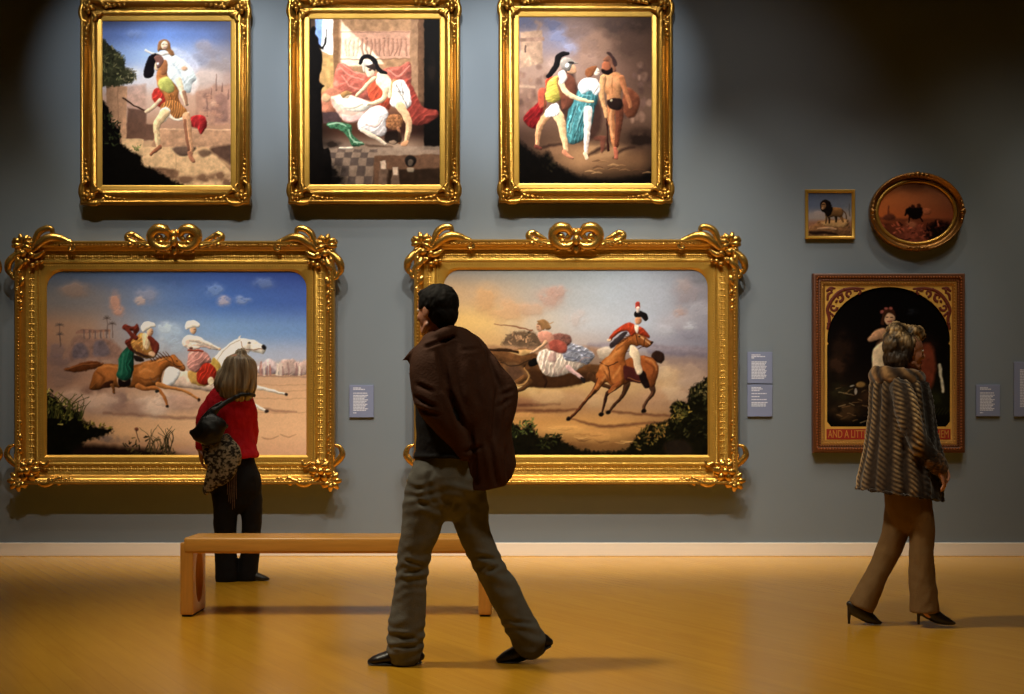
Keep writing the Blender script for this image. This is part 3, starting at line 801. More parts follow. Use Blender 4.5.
def paint_carried_woman():
    p = Paint(99, 18, 235, 188, 2.2)
    p.grid([(18, [(99, (66, 72, 104)), (165, (84, 102, 160)), (235, (74, 80, 112))]),
            (34, [(99, (94, 118, 186)), (165, (110, 146, 226)), (205, (104, 128, 192)), (235, (88, 92, 122))]),
            (55, [(99, (130, 158, 218)), (150, (156, 184, 236)), (190, (158, 172, 210)), (235, (128, 118, 126))]),
            (80, [(99, (180, 180, 200)), (140, (208, 202, 208)), (190, (196, 172, 160)), (235, (164, 130, 118))]),
            (100, [(99, (190, 150, 128)), (150, (206, 166, 144)), (200, (196, 148, 120)), (235, (174, 126, 102))]),
            (128, [(99, (150, 108, 84)), (150, (176, 128, 100)), (235, (180, 128, 96))]),
            (150, [(99, (120, 88, 64)), (160, (214, 168, 120)), (235, (206, 156, 108))]),
            (188, [(99, (16, 12, 10)), (150, (60, 40, 28)), (190, (150, 108, 74)), (235, (120, 84, 58))])])
    for c in ((204, 46, 8, 6, (154, 142, 150)), (214, 56, 14, 8, (136, 126, 134)), (222, 64, 14, 8, (148, 132, 130)), (200, 58, 9, 7, (150, 150, 172)), (136, 34, 9, 4, (122, 144, 200)), (206, 78, 16, 8, (196, 172, 160)), (130, 74, 10, 6, (206, 206, 220))):
        p.puff(*c, a=.7)
    # hazy buildings
    for q, c in (([(196, 92), (210, 88), (214, 84), (218, 86), (232, 84), (234, 124), (196, 126)], (176, 124, 100)), ([(215, 96), (222, 93), (228, 97), (228, 122), (215, 122)], (140, 98, 86)), ([(126, 86), (146, 84), (146, 116), (126, 118)], (192, 146, 126))):
        p.poly(q, c, soft=1.4, a=.7, curve=False)
    for x, y, h in ((216, 74, 16), (222, 83, 8), (211, 88, 10), (228, 90, 8), (207, 96, 20)):
        p.stroke([(x, y, .9), (x, y + h, 2)], (136, 96, 84), a=.7)
    for i in range(12):
        r = random.Random(i + 3)
        p.puff(r.uniform(198, 232), r.uniform(92, 124), 3, 3, r.choice([(206, 158, 126), (130, 92, 82), (190, 130, 100)]), .6)
    p.poly([(128, 108), (146, 110), (146, 124), (160, 126), (160, 140), (126, 140)], (96, 62, 48), soft=1, a=.8, curve=False)
    p.poly([(160, 128), (234, 129), (234, 147), (150, 147)], (184, 134, 98), soft=.8, curve=False)
    p.stroke([(160, 129, 1.2), (234, 129.6, 1.2)], (222, 172, 130), a=.7)
    # wall and tree
    p.poly([(106, 84), (127, 86), (126, 140), (107, 138)], (174, 126, 92), soft=.7, curve=False, lit=(.8, 0, .12))
    p.stroke([(118, 86, 1), (118, 138, 1)], (146, 102, 76), a=.6)
    p.poly([(100, 42), (108, 44), (116, 50), (124, 58), (126, 66), (133, 72), (134, 80), (126, 84), (112, 86), (100, 84)], (58, 58, 36), soft=1.2, rag=2.5, var=.3)
    p.leaves([(100, 44), (112, 46), (124, 58), (128, 68), (120, 82), (100, 84)], [(46, 50, 30), (80, 78, 46), (98, 92, 58), (36, 36, 24)], 90, 3, 21)
    p.leaves([(124, 68), (134, 70), (136, 80), (124, 84)], [(78, 72, 50), (110, 98, 72)], 24, 2.4, 22)
    # steps
    p.poly([(122, 138), (143, 139), (143, 147), (174, 147), (174, 154), (206, 150), (220, 160), (234, 176), (234, 188), (160, 188), (140, 160), (122, 150)], (208, 164, 116), soft=.7, curve=False)
    p.poly([(174, 147), (196, 147), (186, 156), (176, 153)], (110, 82, 66), soft=1)
    p.poly([(198, 151), (208, 150), (212, 154), (202, 157)], (120, 88, 66), soft=1.2)
    p.poly([(210, 149), (218, 146), (234, 146), (234, 164), (220, 158)], (96, 66, 52), soft=1.6)
    p.stroke([(176, 154, .8), (176, 178, .8)], (170, 126, 88), a=.7)
    p.poly([(150, 168), (176, 170), (176, 178), (156, 178)], (130, 92, 66), soft=1.2)
    p.poly([(98, 106), (108, 108), (112, 122), (120, 130), (120, 142), (130, 150), (141, 156), (142, 164), (156, 170), (172, 180), (190, 190), (98, 190)], (14, 11, 8), soft=1.6, rag=2, var=.2)
    p.leaves([(100, 108), (112, 112), (122, 128), (120, 146), (104, 144)], [(30, 34, 18), (46, 54, 28), (20, 20, 12)], 46, 3, 23)
    p.leaves([(132, 144), (141, 145), (140, 151), (134, 152)], [(96, 106, 52), (60, 66, 34)], 14, 2, 24)
    for c in ((186, 180, 10, 4), (204, 178, 8, 4), (220, 176, 8, 4), (230, 182, 8, 4)):
        p.puff(*c, (110, 74, 54), .8)
    # flying red cloak, spear
    p.poly([(190, 118), (198, 115), (205, 117), (207, 124), (204, 131), (200, 134), (197, 128), (190, 126)], (182, 34, 36), soft=.7, lit=(-.4, -.4, .25), var=.25, fold=(.6, 4.5, .25))
    p.stroke([(123, 98, 1.4), (134, 105, 1.5), (144, 110, 1.5)], (64, 38, 28))
    # veil and dress
    p.poly([(170, 48), (182, 50), (193, 56), (199, 64), (197, 72), (190, 74), (182, 66), (172, 58)], (206, 206, 220), soft=2, a=.5)
    p.poly([(186, 66), (196, 76), (198, 84), (193, 94), (186, 86)], (226, 222, 220), soft=2, a=.55)
    p.poly([(157, 53), (163, 51), (170, 51), (178, 57), (186, 62), (193, 70), (196, 78), (192, 84), (190, 92), (182, 92), (176, 86), (168, 78), (162, 66), (157, 58)], (228, 234, 232), soft=.7, lit=(-.3, -.5, .08), var=.14, vs=5, fold=(.7, 5, .12))
    p.stroke([(170, 60, 1.5), (178, 70, 2), (184, 82, 1.2)], (180, 190, 198), a=.6)
    p.stroke([(164, 58, 1.2), (172, 66, 1.6), (180, 74, 1)], (200, 206, 214), a=.6)
    p.ell(184.5, 68.5, 3, 2.6, (206, 156, 120), soft=.8)
    p.stroke([(146, 50.5, 1.6), (152, 53.6, 2.2), (160, 54.6, 3), (170, 52, 3.4)], (240, 222, 206))
    p.head(163.4, 45.8, 4.6, (236, 196, 160), (170, 116, 70), 1)
    p.poly([(158, 44), (161, 40.4), (166, 39.6), (170, 43), (171, 49), (175, 54), (172, 56), (167, 51), (161, 50), (157.6, 51)], (158, 102, 58), soft=.6)
    p.ell(164.6, 45.4, 3.3, 4.2, (244, 206, 172), lit=(-.5, -.4, .12))
    for q in (163.2, 166.2):
        p.stroke([(q - .6, 44.6, .6), (q + .6, 44.6, .6)], (70, 42, 32), a=.7, var=0)
    p.stroke([(163.8, 48, .6), (165.8, 48, .6)], (170, 80, 66), a=.7, var=0)
    # soldier
    p.stroke([(178, 80, 6.5), (182, 92, 5.4), (187, 104, 4)], (232, 206, 166))
    p.stroke([(184, 92, 4), (187, 104, 3)], (150, 84, 56), a=.7)
    p.poly([(154, 90), (160, 88), (166, 96), (168, 104), (164, 108), (157, 106), (152, 98)], (190, 44, 34), soft=.7, lit=(-.4, -.3, .25), var=.2, fold=(.6, 4.5, .25))
    p.poly([(159, 66), (166, 62), (167, 76), (172, 82), (178, 90), (179, 104), (184, 112), (172, 114), (164, 110), (165, 98), (159, 88), (156, 78)], (190, 112, 54), soft=.7, lit=(-.5, -.2, .25), edge=.15)
    p.poly([(159, 80), (166, 77), (172, 82), (174, 90), (169, 93), (163, 91), (159, 86)], (190, 186, 86), soft=.8, lit=(-.4, -.4, .15))
    p.poly([(169, 94), (177, 96), (182, 110), (178, 117), (168, 116), (168, 104)], (156, 88, 38), soft=.7, var=.25, vs=2, fold=(.1, 2.4, .25))
    p.poly([(162, 104), (172, 100), (181, 104), (187, 112), (183, 118), (174, 119), (166, 116), (161, 111)], (172, 104, 48), soft=.6, fold=(.1, 2.6, .25))
    p.poly([(167, 112), (175, 118), (182, 117), (188, 112), (189, 116), (182, 120.5), (174, 120), (167, 117)], (232, 200, 172), soft=.6)
    p.poly([(160, 112), (165, 107), (170, 110), (167, 119), (160, 122)], (240, 230, 206), soft=.7, fold=(.1, 2.6, .12))
    p.stroke([(160, 100, 4), (153, 107, 4), (146, 112, 3.4)], (226, 178, 138))
    p.stroke([(165, 113, 9), (158, 122, 8), (156.6, 128, 6.4), (157.6, 138, 5.6), (158.4, 147, 4)], (222, 180, 128))
    p.stroke([(160, 147, 4), (155, 151, 4), (151, 154.6, 3)], (160, 92, 62))
    p.stroke([(186, 116, 8.4), (188, 126, 7.4), (189, 136, 6), (190.6, 146, 5), (191.4, 153, 4)], (214, 150, 104))
    p.stroke([(185, 120, 3), (186, 134, 3), (188.6, 150, 2.4)], (126, 68, 46), a=.7)
    p.stroke([(189.6, 153, 4.4), (191.4, 158, 4.2), (193.4, 161.6, 3.4)], (174, 108, 76))
    p.poly([(161, 62), (166, 60), (168, 66), (166, 74), (161, 74)], (176, 104, 60), soft=.6)
    p.poly([(154, 56), (158, 57), (160, 64), (158, 70), (154, 68)], (222, 178, 140), soft=.6)
    p.poly([(150, 56), (155, 53.6), (160, 56), (157, 60), (154, 66), (153.6, 74), (150, 78), (144, 76), (145, 66), (147, 60)], (28, 20, 26), soft=.6, rag=.6)
    p.poly([(154, 57), (160, 55), (164, 60), (161, 66), (157, 68), (156, 62)], (136, 88, 76), soft=.6)
    p.ell(158, 63.6, 1.2, 1.4, (230, 220, 210))
    return p.finish(gain=1.24, con=1.16)


def paint_bedside():
    p = Paint(306, 16, 442, 187, 2.2)
    p.grid([(16, [(306, (60, 44, 34)), (340, (150, 110, 78)), (400, (122, 88, 60)), (442, (20, 14, 10))]),
            (60, [(306, (170, 122, 74)), (340, (214, 170, 124)), (400, (176, 124, 86)), (442, (24, 16, 12))]),
            (95, [(306, (180, 120, 64)), (340, (196, 120, 84)), (400, (160, 104, 70)), (442, (24, 16, 12))]),
            (130, [(306, (30, 20, 14)), (350, (90, 50, 34)), (400, (70, 36, 26)), (442, (24, 14, 10))]),
            (148, [(306, (24, 16, 12)), (340, (130, 104, 86)), (400, (178, 142, 112)), (442, (80, 50, 36))]),
            (187, [(306, (10, 8, 7)), (350, (84, 66, 56)), (400, (70, 44, 30)), (442, (40, 26, 18))])])
    # wall, window, pilasters
    p.poly([(330, 17), (424, 17), (424, 100), (330, 100)], (164, 118, 80), soft=.8, curve=False)
    p.poly([(315, 18), (325, 18), (325, 52), (315, 40)], (126, 160, 232), soft=.8, curve=False, lit=(0, .8, -.12))
    p.poly([(323, 18), (333, 18), (333, 55), (321, 51)], (236, 230, 226), soft=.8, curve=False)
    p.poly([(320, 54), (334, 55), (335, 92), (320, 92)], (196, 146, 84), soft=.8, curve=False)
    p.poly([(333, 17), (339, 17), (339, 72), (334, 92)], (140, 96, 62), soft=.7, curve=False)
    p.poly([(341, 31), (410, 31), (410, 58), (341, 60)], (186, 132, 104), soft=.6, curve=False)
    p.poly([(341, 20), (350, 30), (362, 42), (372, 50), (384, 64), (366, 66), (341, 66)], (236, 214, 178), soft=1, curve=False, a=.85)
    p.stroke([(341, 32, .9), (410, 32, .9)], (146, 100, 76), a=.7)
    p.stroke([(341, 59.5, 1), (410, 58.5, 1)], (130, 88, 64), a=.7)
    r = random.Random(5)
    for i in range(15):
        x = 345 + i * 4.3
        c = (206, 172, 136) if x < 362 else (160, 108, 84)
        p.ell(x, 39 + r.uniform(-1, 1), 1.2, 1.4, c, soft=.5, a=.8)
        p.stroke([(x, 41, 2.4), (x + r.uniform(-1, 1), 48, 2.6), (x + r.uniform(-2, 2), 55, 1.6)], c, a=.7)
        p.stroke([(x, 43, 1), (x + r.uniform(-4, 4), 46 + r.uniform(-3, 3), .8)], c, a=.7)
    p.poly([(411, 17), (418, 17), (418, 100), (411, 100)], (150, 108, 76), soft=.7, curve=False)
    p.poly([(418, 17), (424, 17), (424, 102), (418, 102)], (108, 72, 48), soft=.6, curve=False)
    p.poly([(424, 17), (443, 17), (443, 150), (424, 150)], (18, 12, 9), soft=.8, curve=False)
    p.puff(432, 70, 4, 12, (44, 30, 22), .6)
    # drapery behind the bed
    p.poly([(337, 66), (346, 64), (356, 72), (372, 74), (388, 68), (400, 66), (410, 63), (410, 90), (400, 100), (338, 96)], (186, 88, 70), soft=.8, var=.2, lit=(-.6, -.2, .2), fold=(1.1, 7, .14))
    for a in ([(340, 67, 1.5), (350, 76, 2), (364, 80, 1.5)], [(343, 64, 1.2), (352, 71, 1.6), (364, 74, 1.2)], [(388, 70, 1.4), (398, 76, 1.8), (409, 66, 1.2)], [(342, 76, 1.4), (350, 86, 1.8), (362, 90, 1.2)]):
        p.stroke(a, (222, 150, 124), a=.55)
    # sleeper on the couch
    p.poly([(322, 96), (330, 88), (342, 92), (342, 104), (330, 114), (322, 112)], (190, 110, 80), soft=1)
    p.poly([(322, 112), (340, 112), (341, 124), (323, 123)], (82, 58, 58), soft=.7, curve=False)
    p.poly([(330, 98), (345, 94), (360, 98), (372, 104), (368, 114), (358, 122), (346, 122), (338, 114)], (222, 170, 146), soft=.8)
    p.poly([(335, 99), (345, 95), (358, 98), (370, 104), (366, 110), (352, 112), (342, 108)], (240, 224, 200), soft=.7, var=.15)
    p.poly([(342, 114), (352, 116), (362, 112), (364, 117), (354, 122), (344, 120)], (230, 168, 156), soft=.8)
    p.stroke([(340, 104, 3), (350, 108, 3), (362, 104, 2.4)], (240, 214, 180), a=.8)
    p.ell(346, 95.4, 3.4, 3, (236, 194, 150))
    p.poly([(341, 94), (346, 90.6), (352, 93), (348, 95), (343, 98)], (176, 124, 68), soft=.6)
    p.ell(326, 98, 4.4, 4, (206, 158, 112), soft=1)
    # red cape, hero's body
    p.poly([(405, 80), (411, 84), (418, 98), (424, 108), (436, 110), (438, 116), (426, 124), (412, 124), (404, 112)], (146, 50, 38), soft=.8, var=.2, lit=(-.4, -.4, .2), fold=(.8, 6, .2))
    p.poly([(366, 82), (372, 78), (380, 86), (388, 92), (392, 100), (388, 110), (378, 108), (370, 100)], (196, 70, 42), soft=.7, var=.18, lit=(-.4, -.4, .2), fold=(.6, 4.5, .2))
    p.poly([(378, 72), (386, 74), (392, 82), (396, 92), (390, 98), (382, 90), (376, 82)], (230, 206, 166), soft=.7)
    p.poly([(392, 80), (400, 82), (404, 92), (398, 102), (391, 98)], (200, 134, 82), soft=.7)
    p.poly([(394, 82), (404, 81), (410, 92), (411, 104), (404, 110), (396, 108), (390, 104), (392, 94)], (238, 222, 208), soft=.7, var=.14, fold=(.1, 3.6, .18))
    for a in ([(396, 84, 1.2), (402, 96, 1.2), (408, 108, 1)], [(394, 92, 1), (404, 92, 1)], [(402, 82, 1), (403, 94, 1)]):
        p.stroke(a, (110, 96, 84), a=.7)
    p.stroke([(386, 88, 5), (384, 98, 5), (374, 103, 4), (368, 104.6, 3)], (232, 190, 142))
    p.stroke([(374, 78, 4.6), (366, 86, 4), (357, 96, 3.2)], (230, 184, 136))
    p.poly([(365, 66), (370, 63), (374, 66), (374, 74), (369, 77), (365.6, 72)], (226, 186, 150), soft=.6)
    p.poly([(362, 62), (368, 60), (374, 63), (371, 65.6), (366, 66), (365, 72), (363, 70)], (210, 190, 170), soft=.5)
    p.ell(370, 70, 1.4, 1, (70, 40, 30))
    p.stroke([(360.4, 63, 3), (363, 58, 4), (368, 56.6, 4), (374, 60, 4.4), (376, 66, 5), (380, 71, 4), (386, 73.4, 2.6)], (30, 24, 26))
    p.poly([(366, 66), (374, 64), (375, 71), (370, 68.6)], (64, 46, 40), soft=.5)
    p.stroke([(400, 106, 9), (406, 116, 8), (409, 124, 6.4), (408, 134, 5.4), (406, 141, 4.4)], (224, 168, 118))
    p.poly([(401, 143), (406, 140), (409, 142), (406, 146), (401, 146)], (206, 140, 92), soft=.5)
    # kneeling white drapery, the brown thing beside
    p.poly([(386, 118), (394, 114), (402, 118), (402, 126), (396, 130), (387, 127)], (158, 96, 54), soft=.7, var=.35, vs=1.6)
    p.stroke([(398, 128, 3), (400, 136, 3), (399, 143, 2.4)], (170, 104, 64))
    p.poly([(358, 122), (364, 114), (374, 106), (382, 106), (388, 112), (386, 124), (386, 134), (378, 136), (366, 132), (359, 130)], (232, 214, 206), soft=.7, var=.14, lit=(-.3, -.5, .1), edge=.1, fold=(.9, 5, .13))
    p.stroke([(366, 124, 2), (376, 126, 2), (382, 120, 1.6)], (206, 168, 150), a=.7)
    p.stroke([(362, 130, 4), (372, 136, 4.6), (380, 140, 3.6), (385, 143.6, 3)], (226, 196, 164))
    p.poly([(386, 132), (400, 132), (400, 142), (386, 142)], (26, 16, 12), soft=1, a=.8)
    p.ell(393, 142, 4, 2, (150, 116, 90), soft=.7)
    p.stroke([(366, 145, 2), (376, 146, 3), (392, 147, 2)], (80, 54, 40), a=.7, soft=1)
    # green cloth
    p.poly([(326, 124), (334, 122), (344, 123), (352, 126), (352, 134), (358, 140), (364, 144), (360, 146), (352, 146), (348, 138), (340, 130), (330, 128)], (60, 112, 74), soft=.7, var=.4, vs=2)
    for a in ([(328, 125, 1.4), (338, 123, 1.8), (346, 126, 1.2)], [(349, 130, 1.2), (351, 138, 1.4), (358, 144, 1)], [(354, 142, 1.2), (362, 143, 1.4)]):
        p.stroke(a, (176, 206, 170), a=.7)
    # floor
    p.poly([(322, 148), (440, 146), (440, 156), (374, 156), (372, 187), (322, 187)], (150, 122, 100), soft=1, curve=False, a=.8)
    for j in range(5):
        y0, y1 = 149 + j * j * 1.2 + j * 2, 149 + (j + 1) ** 2 * 1.2 + (j + 1) * 2
        for i in range(6):
            if (i + j) % 2:
                x = 330 + i * 8 - j * 1.5
                p.poly([(x, y0), (x + 8, y0), (x + 7, y1), (x - 1, y1)], (84, 68, 62) if j else (100, 80, 70), soft=.7, curve=False, a=.8)
    p.stroke([(340, 148, 2), (352, 148, 2.4)], (206, 184, 160))
    p.poly([(374, 156), (440, 154), (440, 170), (386, 170), (386, 187), (374, 187)], (110, 74, 52), soft=.8, curve=False)
    p.poly([(388, 170), (440, 168), (440, 187), (388, 187)], (54, 36, 24), soft=1, curve=False)
    for x in (380, 392.5):
        y = 161 + (x - 380) * .5
        p.poly([(x, y), (x + 6, y), (x + 7, 187), (x - 2, 187)], (110, 82, 64), soft=.7, curve=False)
        p.poly([(x, y), (x + 5.4, y), (x + 5.6, y + 8), (x + 1, y + 8)], (196, 164, 136), soft=.7, curve=False)
    p.ell(410.5, 161, 5.4, 6, (36, 28, 24), soft=.8)
    p.ell(410.6, 163, 2.6, 3.4, (92, 74, 60), soft=.7)
    p.poly([(407, 168), (414, 168), (413, 172), (408, 172)], (150, 126, 100), soft=.7)
    # dark statue by the window
    p.poly([(307, 17), (310, 17), (311, 187), (307, 187)], (20, 14, 10), soft=.8, curve=False)
    p.poly([(310, 30), (313, 26), (316, 28), (315, 33), (318, 38), (319, 46), (322, 54), (322, 66), (319, 80), (322, 84), (324, 86), (321, 92), (322, 110), (323, 146), (330, 150), (330, 187), (308, 187), (308, 40)], (20, 15, 13), soft=.7)
    p.stroke([(318, 44, 2.4), (322, 48, 2), (325, 44, 1.6), (326, 38, 1.2)], (20, 15, 13))
    p.stroke([(327, 30, .8), (325, 40, .8), (323, 50, .8)], (30, 22, 18))
    p.puff(330, 176, 14, 12, (12, 9, 8), .9)
    p.puff(332, 144, 8, 3, (24, 16, 12), .7)
    return p.finish(gain=1.24, con=1.16)


def paint_three_figures():
    p = Paint(516, 13, 655, 186, 2.2)
    p.grid([(13, [(516, (92, 84, 96)), (560, (112, 88, 82)), (600, (104, 78, 66)), (655, (64, 44, 34))]),
            (40, [(516, (130, 110, 110)), (560, (138, 126, 140)), (600, (140, 102, 82)), (655, (80, 54, 40))]),
            (70, [(516, (160, 124, 104)), (570, (168, 130, 112)), (620, (130, 92, 74)), (655, (92, 62, 48))]),
            (110, [(516, (130, 92, 74)), (580, (116, 80, 64)), (655, (112, 80, 62))]),
            (140, [(516, (70, 46, 36)), (570, (110, 76, 54)), (655, (74, 50, 38))]),
            (160, [(516, (46, 30, 22)), (580, (158, 112, 74)), (640, (110, 74, 48)), (655, (60, 40, 28))]),
            (186, [(516, (12, 9, 8)), (580, (46, 30, 20)), (655, (12, 9, 8))])])
    for c in ((560, 36, 10, 9, (124, 130, 168)), (570, 48, 8, 6, (150, 152, 186)), (552, 24, 10, 6, (88, 92, 124)), (526, 22, 12, 6, (84, 88, 116)), (578, 30, 14, 10, (128, 98, 86)), (598, 48, 18, 16, (150, 110, 88)), (630, 40, 18, 18, (92, 64, 52)), (616, 26, 16, 9, (80, 60, 54)), (640, 24, 12, 9, (62, 44, 36)), (560, 66, 12, 8, (186, 152, 136)), (590, 60, 12, 8, (168, 126, 104))):
        p.puff(*c, a=.7)
    p.poly([(520, 32), (542, 30), (543, 64), (520, 68)], (176, 136, 108), soft=1, curve=False, lit=(-.6, -.2, .12))
    p.poly([(519, 38), (544, 37), (544, 41), (519, 42)], (150, 112, 92), soft=.7, curve=False)
    p.stroke([(525, 46, 1.6), (525, 52, 1.6)], (110, 80, 68))
    p.stroke([(536, 22, 3), (540, 24, 4), (538, 30, 3)], (140, 104, 84), soft=1.2, a=.6)
    r = random.Random(8)
    for i in range(60):
        x = r.choice([r.uniform(518, 546), r.uniform(624, 652)])
        y = r.uniform(64, 120)
        p.ell(x, y, r.uniform(1.5, 3.4), r.uniform(2, 5), r.choice([(150, 108, 86), (112, 78, 64), (176, 130, 104), (90, 62, 52), (130, 92, 80)]), soft=1.4, a=.6)
    p.stroke([(525, 62, 2.6), (529, 58, 2), (531, 64, 2)], (206, 172, 136), soft=1, a=.7)
    p.stroke([(520, 86, 3), (534, 87, 3)], (196, 158, 126), soft=1, a=.6)
    p.puff(640, 138, 14, 8, (32, 20, 16), .8)
    p.puff(596, 152, 26, 8, (176, 128, 84), .7)
    p.puff(560, 150, 14, 6, (150, 104, 70), .6)
    for a in ([(540, 148, 2), (552, 145, 3), (562, 144, 2)], [(588, 156, 1.5), (598, 150, 4), (606, 148, 3)], [(614, 158, 1.6), (622, 150, 3), (634, 147, 2)]):
        p.stroke(a, (50, 30, 24), soft=1.4, a=.8)
    p.poly([(594, 137), (606, 136), (604, 150), (601, 152), (600, 141), (595, 141)], (120, 60, 44), soft=.8, a=.8)
    # bearded man with shield and staff
    p.poly([(626, 88), (636, 92), (640, 102), (636, 114), (628, 118), (622, 108)], (130, 66, 40), soft=1, lit=(-.3, -.4, .25))
    p.stroke([(607, 116, 1.8), (607.6, 136, 1.6), (608, 150, 2.4)], (60, 26, 20))
    p.stroke([(612, 106, 9.4), (611, 118, 8), (612.6, 126, 6.2), (614, 140, 6), (615, 148, 4)], (190, 112, 64))
    p.stroke([(619, 106, 9), (619.6, 118, 7), (618, 132, 6), (616, 146, 4)], (118, 58, 36))
    p.stroke([(612, 108, 3), (610.6, 120, 3), (613, 138, 2)], (218, 146, 92), a=.7)
    p.stroke([(615, 149, 4), (616.4, 154, 4.2), (616, 158, 4)], (180, 92, 66))
    p.poly([(603, 74), (609, 72), (616, 72), (622, 75), (624, 84), (621, 92), (620, 103), (609, 104), (606, 94), (602, 86)], (206, 130, 76), soft=.7, lit=(-.5, -.4, .22), edge=.15)
    p.poly([(606, 78), (612, 77), (611, 84), (606, 85)], (226, 156, 100), soft=1.2, a=.7)
    p.poly([(613, 78), (619, 78), (618, 85), (613, 84)], (220, 146, 92), soft=1.2, a=.6)
    p.stroke([(612, 78, .8), (612, 94, .8)], (150, 84, 48), a=.6)
    p.poly([(608, 100), (621, 99), (622, 108), (616, 110), (609, 107)], (44, 26, 22), soft=.7)
    p.ell(611.6, 100.6, 1.4, 1.2, (190, 170, 130), soft=.5)
    p.stroke([(603, 78, 6.4), (601.6, 90, 5.4), (603, 102, 4.6), (606, 113, 4), (606.6, 117, 3.6)], (212, 146, 90))
    p.stroke([(622, 78, 6), (625, 90, 5), (629, 101, 4), (630, 107, 3.6)], (184, 106, 62))
    p.ell(606.4, 66, 4.6, 6, (170, 88, 54), lit=(-.5, -.3, .2))
    p.poly([(602, 69), (607, 70), (612, 67), (613, 72), (608, 75), (603, 74)], (36, 18, 16), soft=.6)
    p.poly([(602.6, 60), (606, 56.4), (611, 57), (614, 64), (616, 70), (613, 72), (611, 64), (606, 61)], (140, 84, 58), soft=.6)
    p.poly([(606, 53), (610, 52.6), (614, 57), (617, 64), (614, 66), (611, 58)], (70, 44, 40), soft=.7)
    # woman in blue-green
    p.poly([(560, 72), (573, 70), (576, 84), (590, 96), (598, 100), (602, 112), (600, 130), (588, 140), (566, 120), (558, 100)], (60, 34, 28), soft=2, a=.75)
    p.poly([(578, 90), (586, 88), (597, 92), (598, 100), (594, 110), (592, 124), (588, 126), (586, 138), (574, 144), (568, 142), (566, 128), (568, 112), (574, 100)], (66, 130, 136), soft=.7, var=.28, vs=3, lit=(-.3, -.3, .15), edge=.2, fold=(.2, 4, .24))
    for a in ([(578, 104, 1.6), (573, 118, 2), (570, 132, 1.4)], [(586, 104, 1.4), (580, 118, 1.8), (576, 134, 1.4)], [(580, 94, 1.2), (590, 96, 1.4)]):
        p.stroke(a, (140, 196, 196), a=.6)
    for a in ([(576, 106, 1.2), (571, 122, 1.4)], [(584, 112, 1.2), (578, 128, 1.4), (574, 138, 1)]):
        p.stroke(a, (24, 64, 72), a=.7)
    p.poly([(578, 86), (583, 79), (590, 78), (597, 80), (600, 88), (597, 95), (590, 91), (582, 94)], (234, 240, 240), soft=.7, lit=(-.2, -.5, .06), fold=(1, 4, .1))
    p.stroke([(595, 80, 3.4), (597, 86, 3), (594, 92, 2.4)], (238, 214, 196))
    p.stroke([(588, 110, 8.4), (587.6, 122, 7.4), (587, 134, 6), (586, 146, 4.6), (586, 153, 3.6)], (234, 206, 190))
    p.stroke([(585, 154, 4), (587, 158, 4)], (228, 186, 150))
    p.head(596.4, 71.6, 4.4, (238, 206, 178))
    p.poly([(585, 74), (587, 68.6), (592, 66), (597, 66), (596, 70), (592, 76), (588, 78)], (150, 82, 44), soft=.6)
    # soldier with plumed helmet
    p.poly([(546, 80), (553, 77), (556, 84), (552, 92), (546, 89)], (206, 64, 36), soft=.7, fold=(.8,3,.2))
    p.poly([(536, 104), (543, 98), (546, 106), (540, 118), (541, 125), (532, 128), (524, 121), (526, 114)], (146, 22, 24), soft=.8, lit=(.3, -.6, .3), var=.2, fold=(.7, 4.5, .25))
    p.poly([(538, 92), (545, 88), (546, 104), (540, 108)], (196, 80, 54), soft=.8)
    p.stroke([(549, 114, 9), (541, 124, 7), (538, 134, 5.6), (537, 145, 4)], (206, 142, 94))
    p.stroke([(536, 146, 4), (540, 148.6, 3.6)], (120, 56, 44))
    p.stroke([(556, 112, 11), (561, 122, 9), (563, 132, 7.4), (565, 144, 5.4), (566, 151, 4.4)], (224, 174, 122))
    p.stroke([(564, 152, 4.4), (568, 155.6, 4), (572, 158, 3)], (190, 116, 82))
    p.poly([(545, 112), (550, 106), (556, 103), (560, 108), (559, 114), (552, 117), (546, 117)], (240, 236, 230), soft=.6, fold=(.1, 2.6, .14))
    p.poly([(548, 82), (556, 76), (562, 78), (563, 88), (561, 98), (553, 103), (546, 100), (546, 92)], (196, 172, 62), soft=.7, lit=(-.4, -.4, .2), var=.2, fold=(1.3, 3, .15))
    p.poly([(557, 78), (566, 74), (574, 78), (576, 90), (572, 104), (563, 110), (560, 96)], (130, 66, 44), soft=.8, a=.85)
    p.stroke([(545, 96, 1.2), (544, 112, 1)], (110, 70, 40))
    p.stroke([(561, 82, 6), (566, 92, 5.4), (576, 98, 4.4), (586, 101, 3.4), (593, 102, 2.6)], (234, 194, 140))
    p.poly([(558, 74), (564, 70), (567, 78), (562, 84)], (226, 210, 196), soft=.7)
    p.poly([(569, 64), (575, 66), (576, 72), (571, 74), (567, 72)], (206, 146, 104), soft=.6)
    p.poly([(560, 62), (564, 57.6), (570, 58), (576, 62.4), (578, 63.4), (572, 65), (569, 71), (564, 70), (561, 67)], (150, 136, 124), soft=.5, lit=(-.3, -.6, .25))
    p.ell(567, 65.4, 2, 2.4, (240, 236, 230), soft=.5)
    p.ell(571, 62.6, 3.4, 1.4, (60, 50, 48), soft=.5)
    p.stroke([(568.6, 53.6, 3), (563, 54, 4.4), (558, 58, 5.4), (556, 66, 5.6), (552, 72, 5.4), (548, 76.6, 3.6)], (28, 20, 22))
    # dark front corners
    p.poly([(514, 142), (528, 148), (540, 156), (548, 152), (552, 160), (560, 166), (580, 176), (604, 180), (640, 176), (657, 168), (657, 190), (514, 190)], (14, 10, 8), soft=3, rag=2)
    p.leaves([(540, 166), (549, 156), (556, 164), (552, 172)], [(20, 16, 10), (36, 30, 18)], 20, 3, 32)
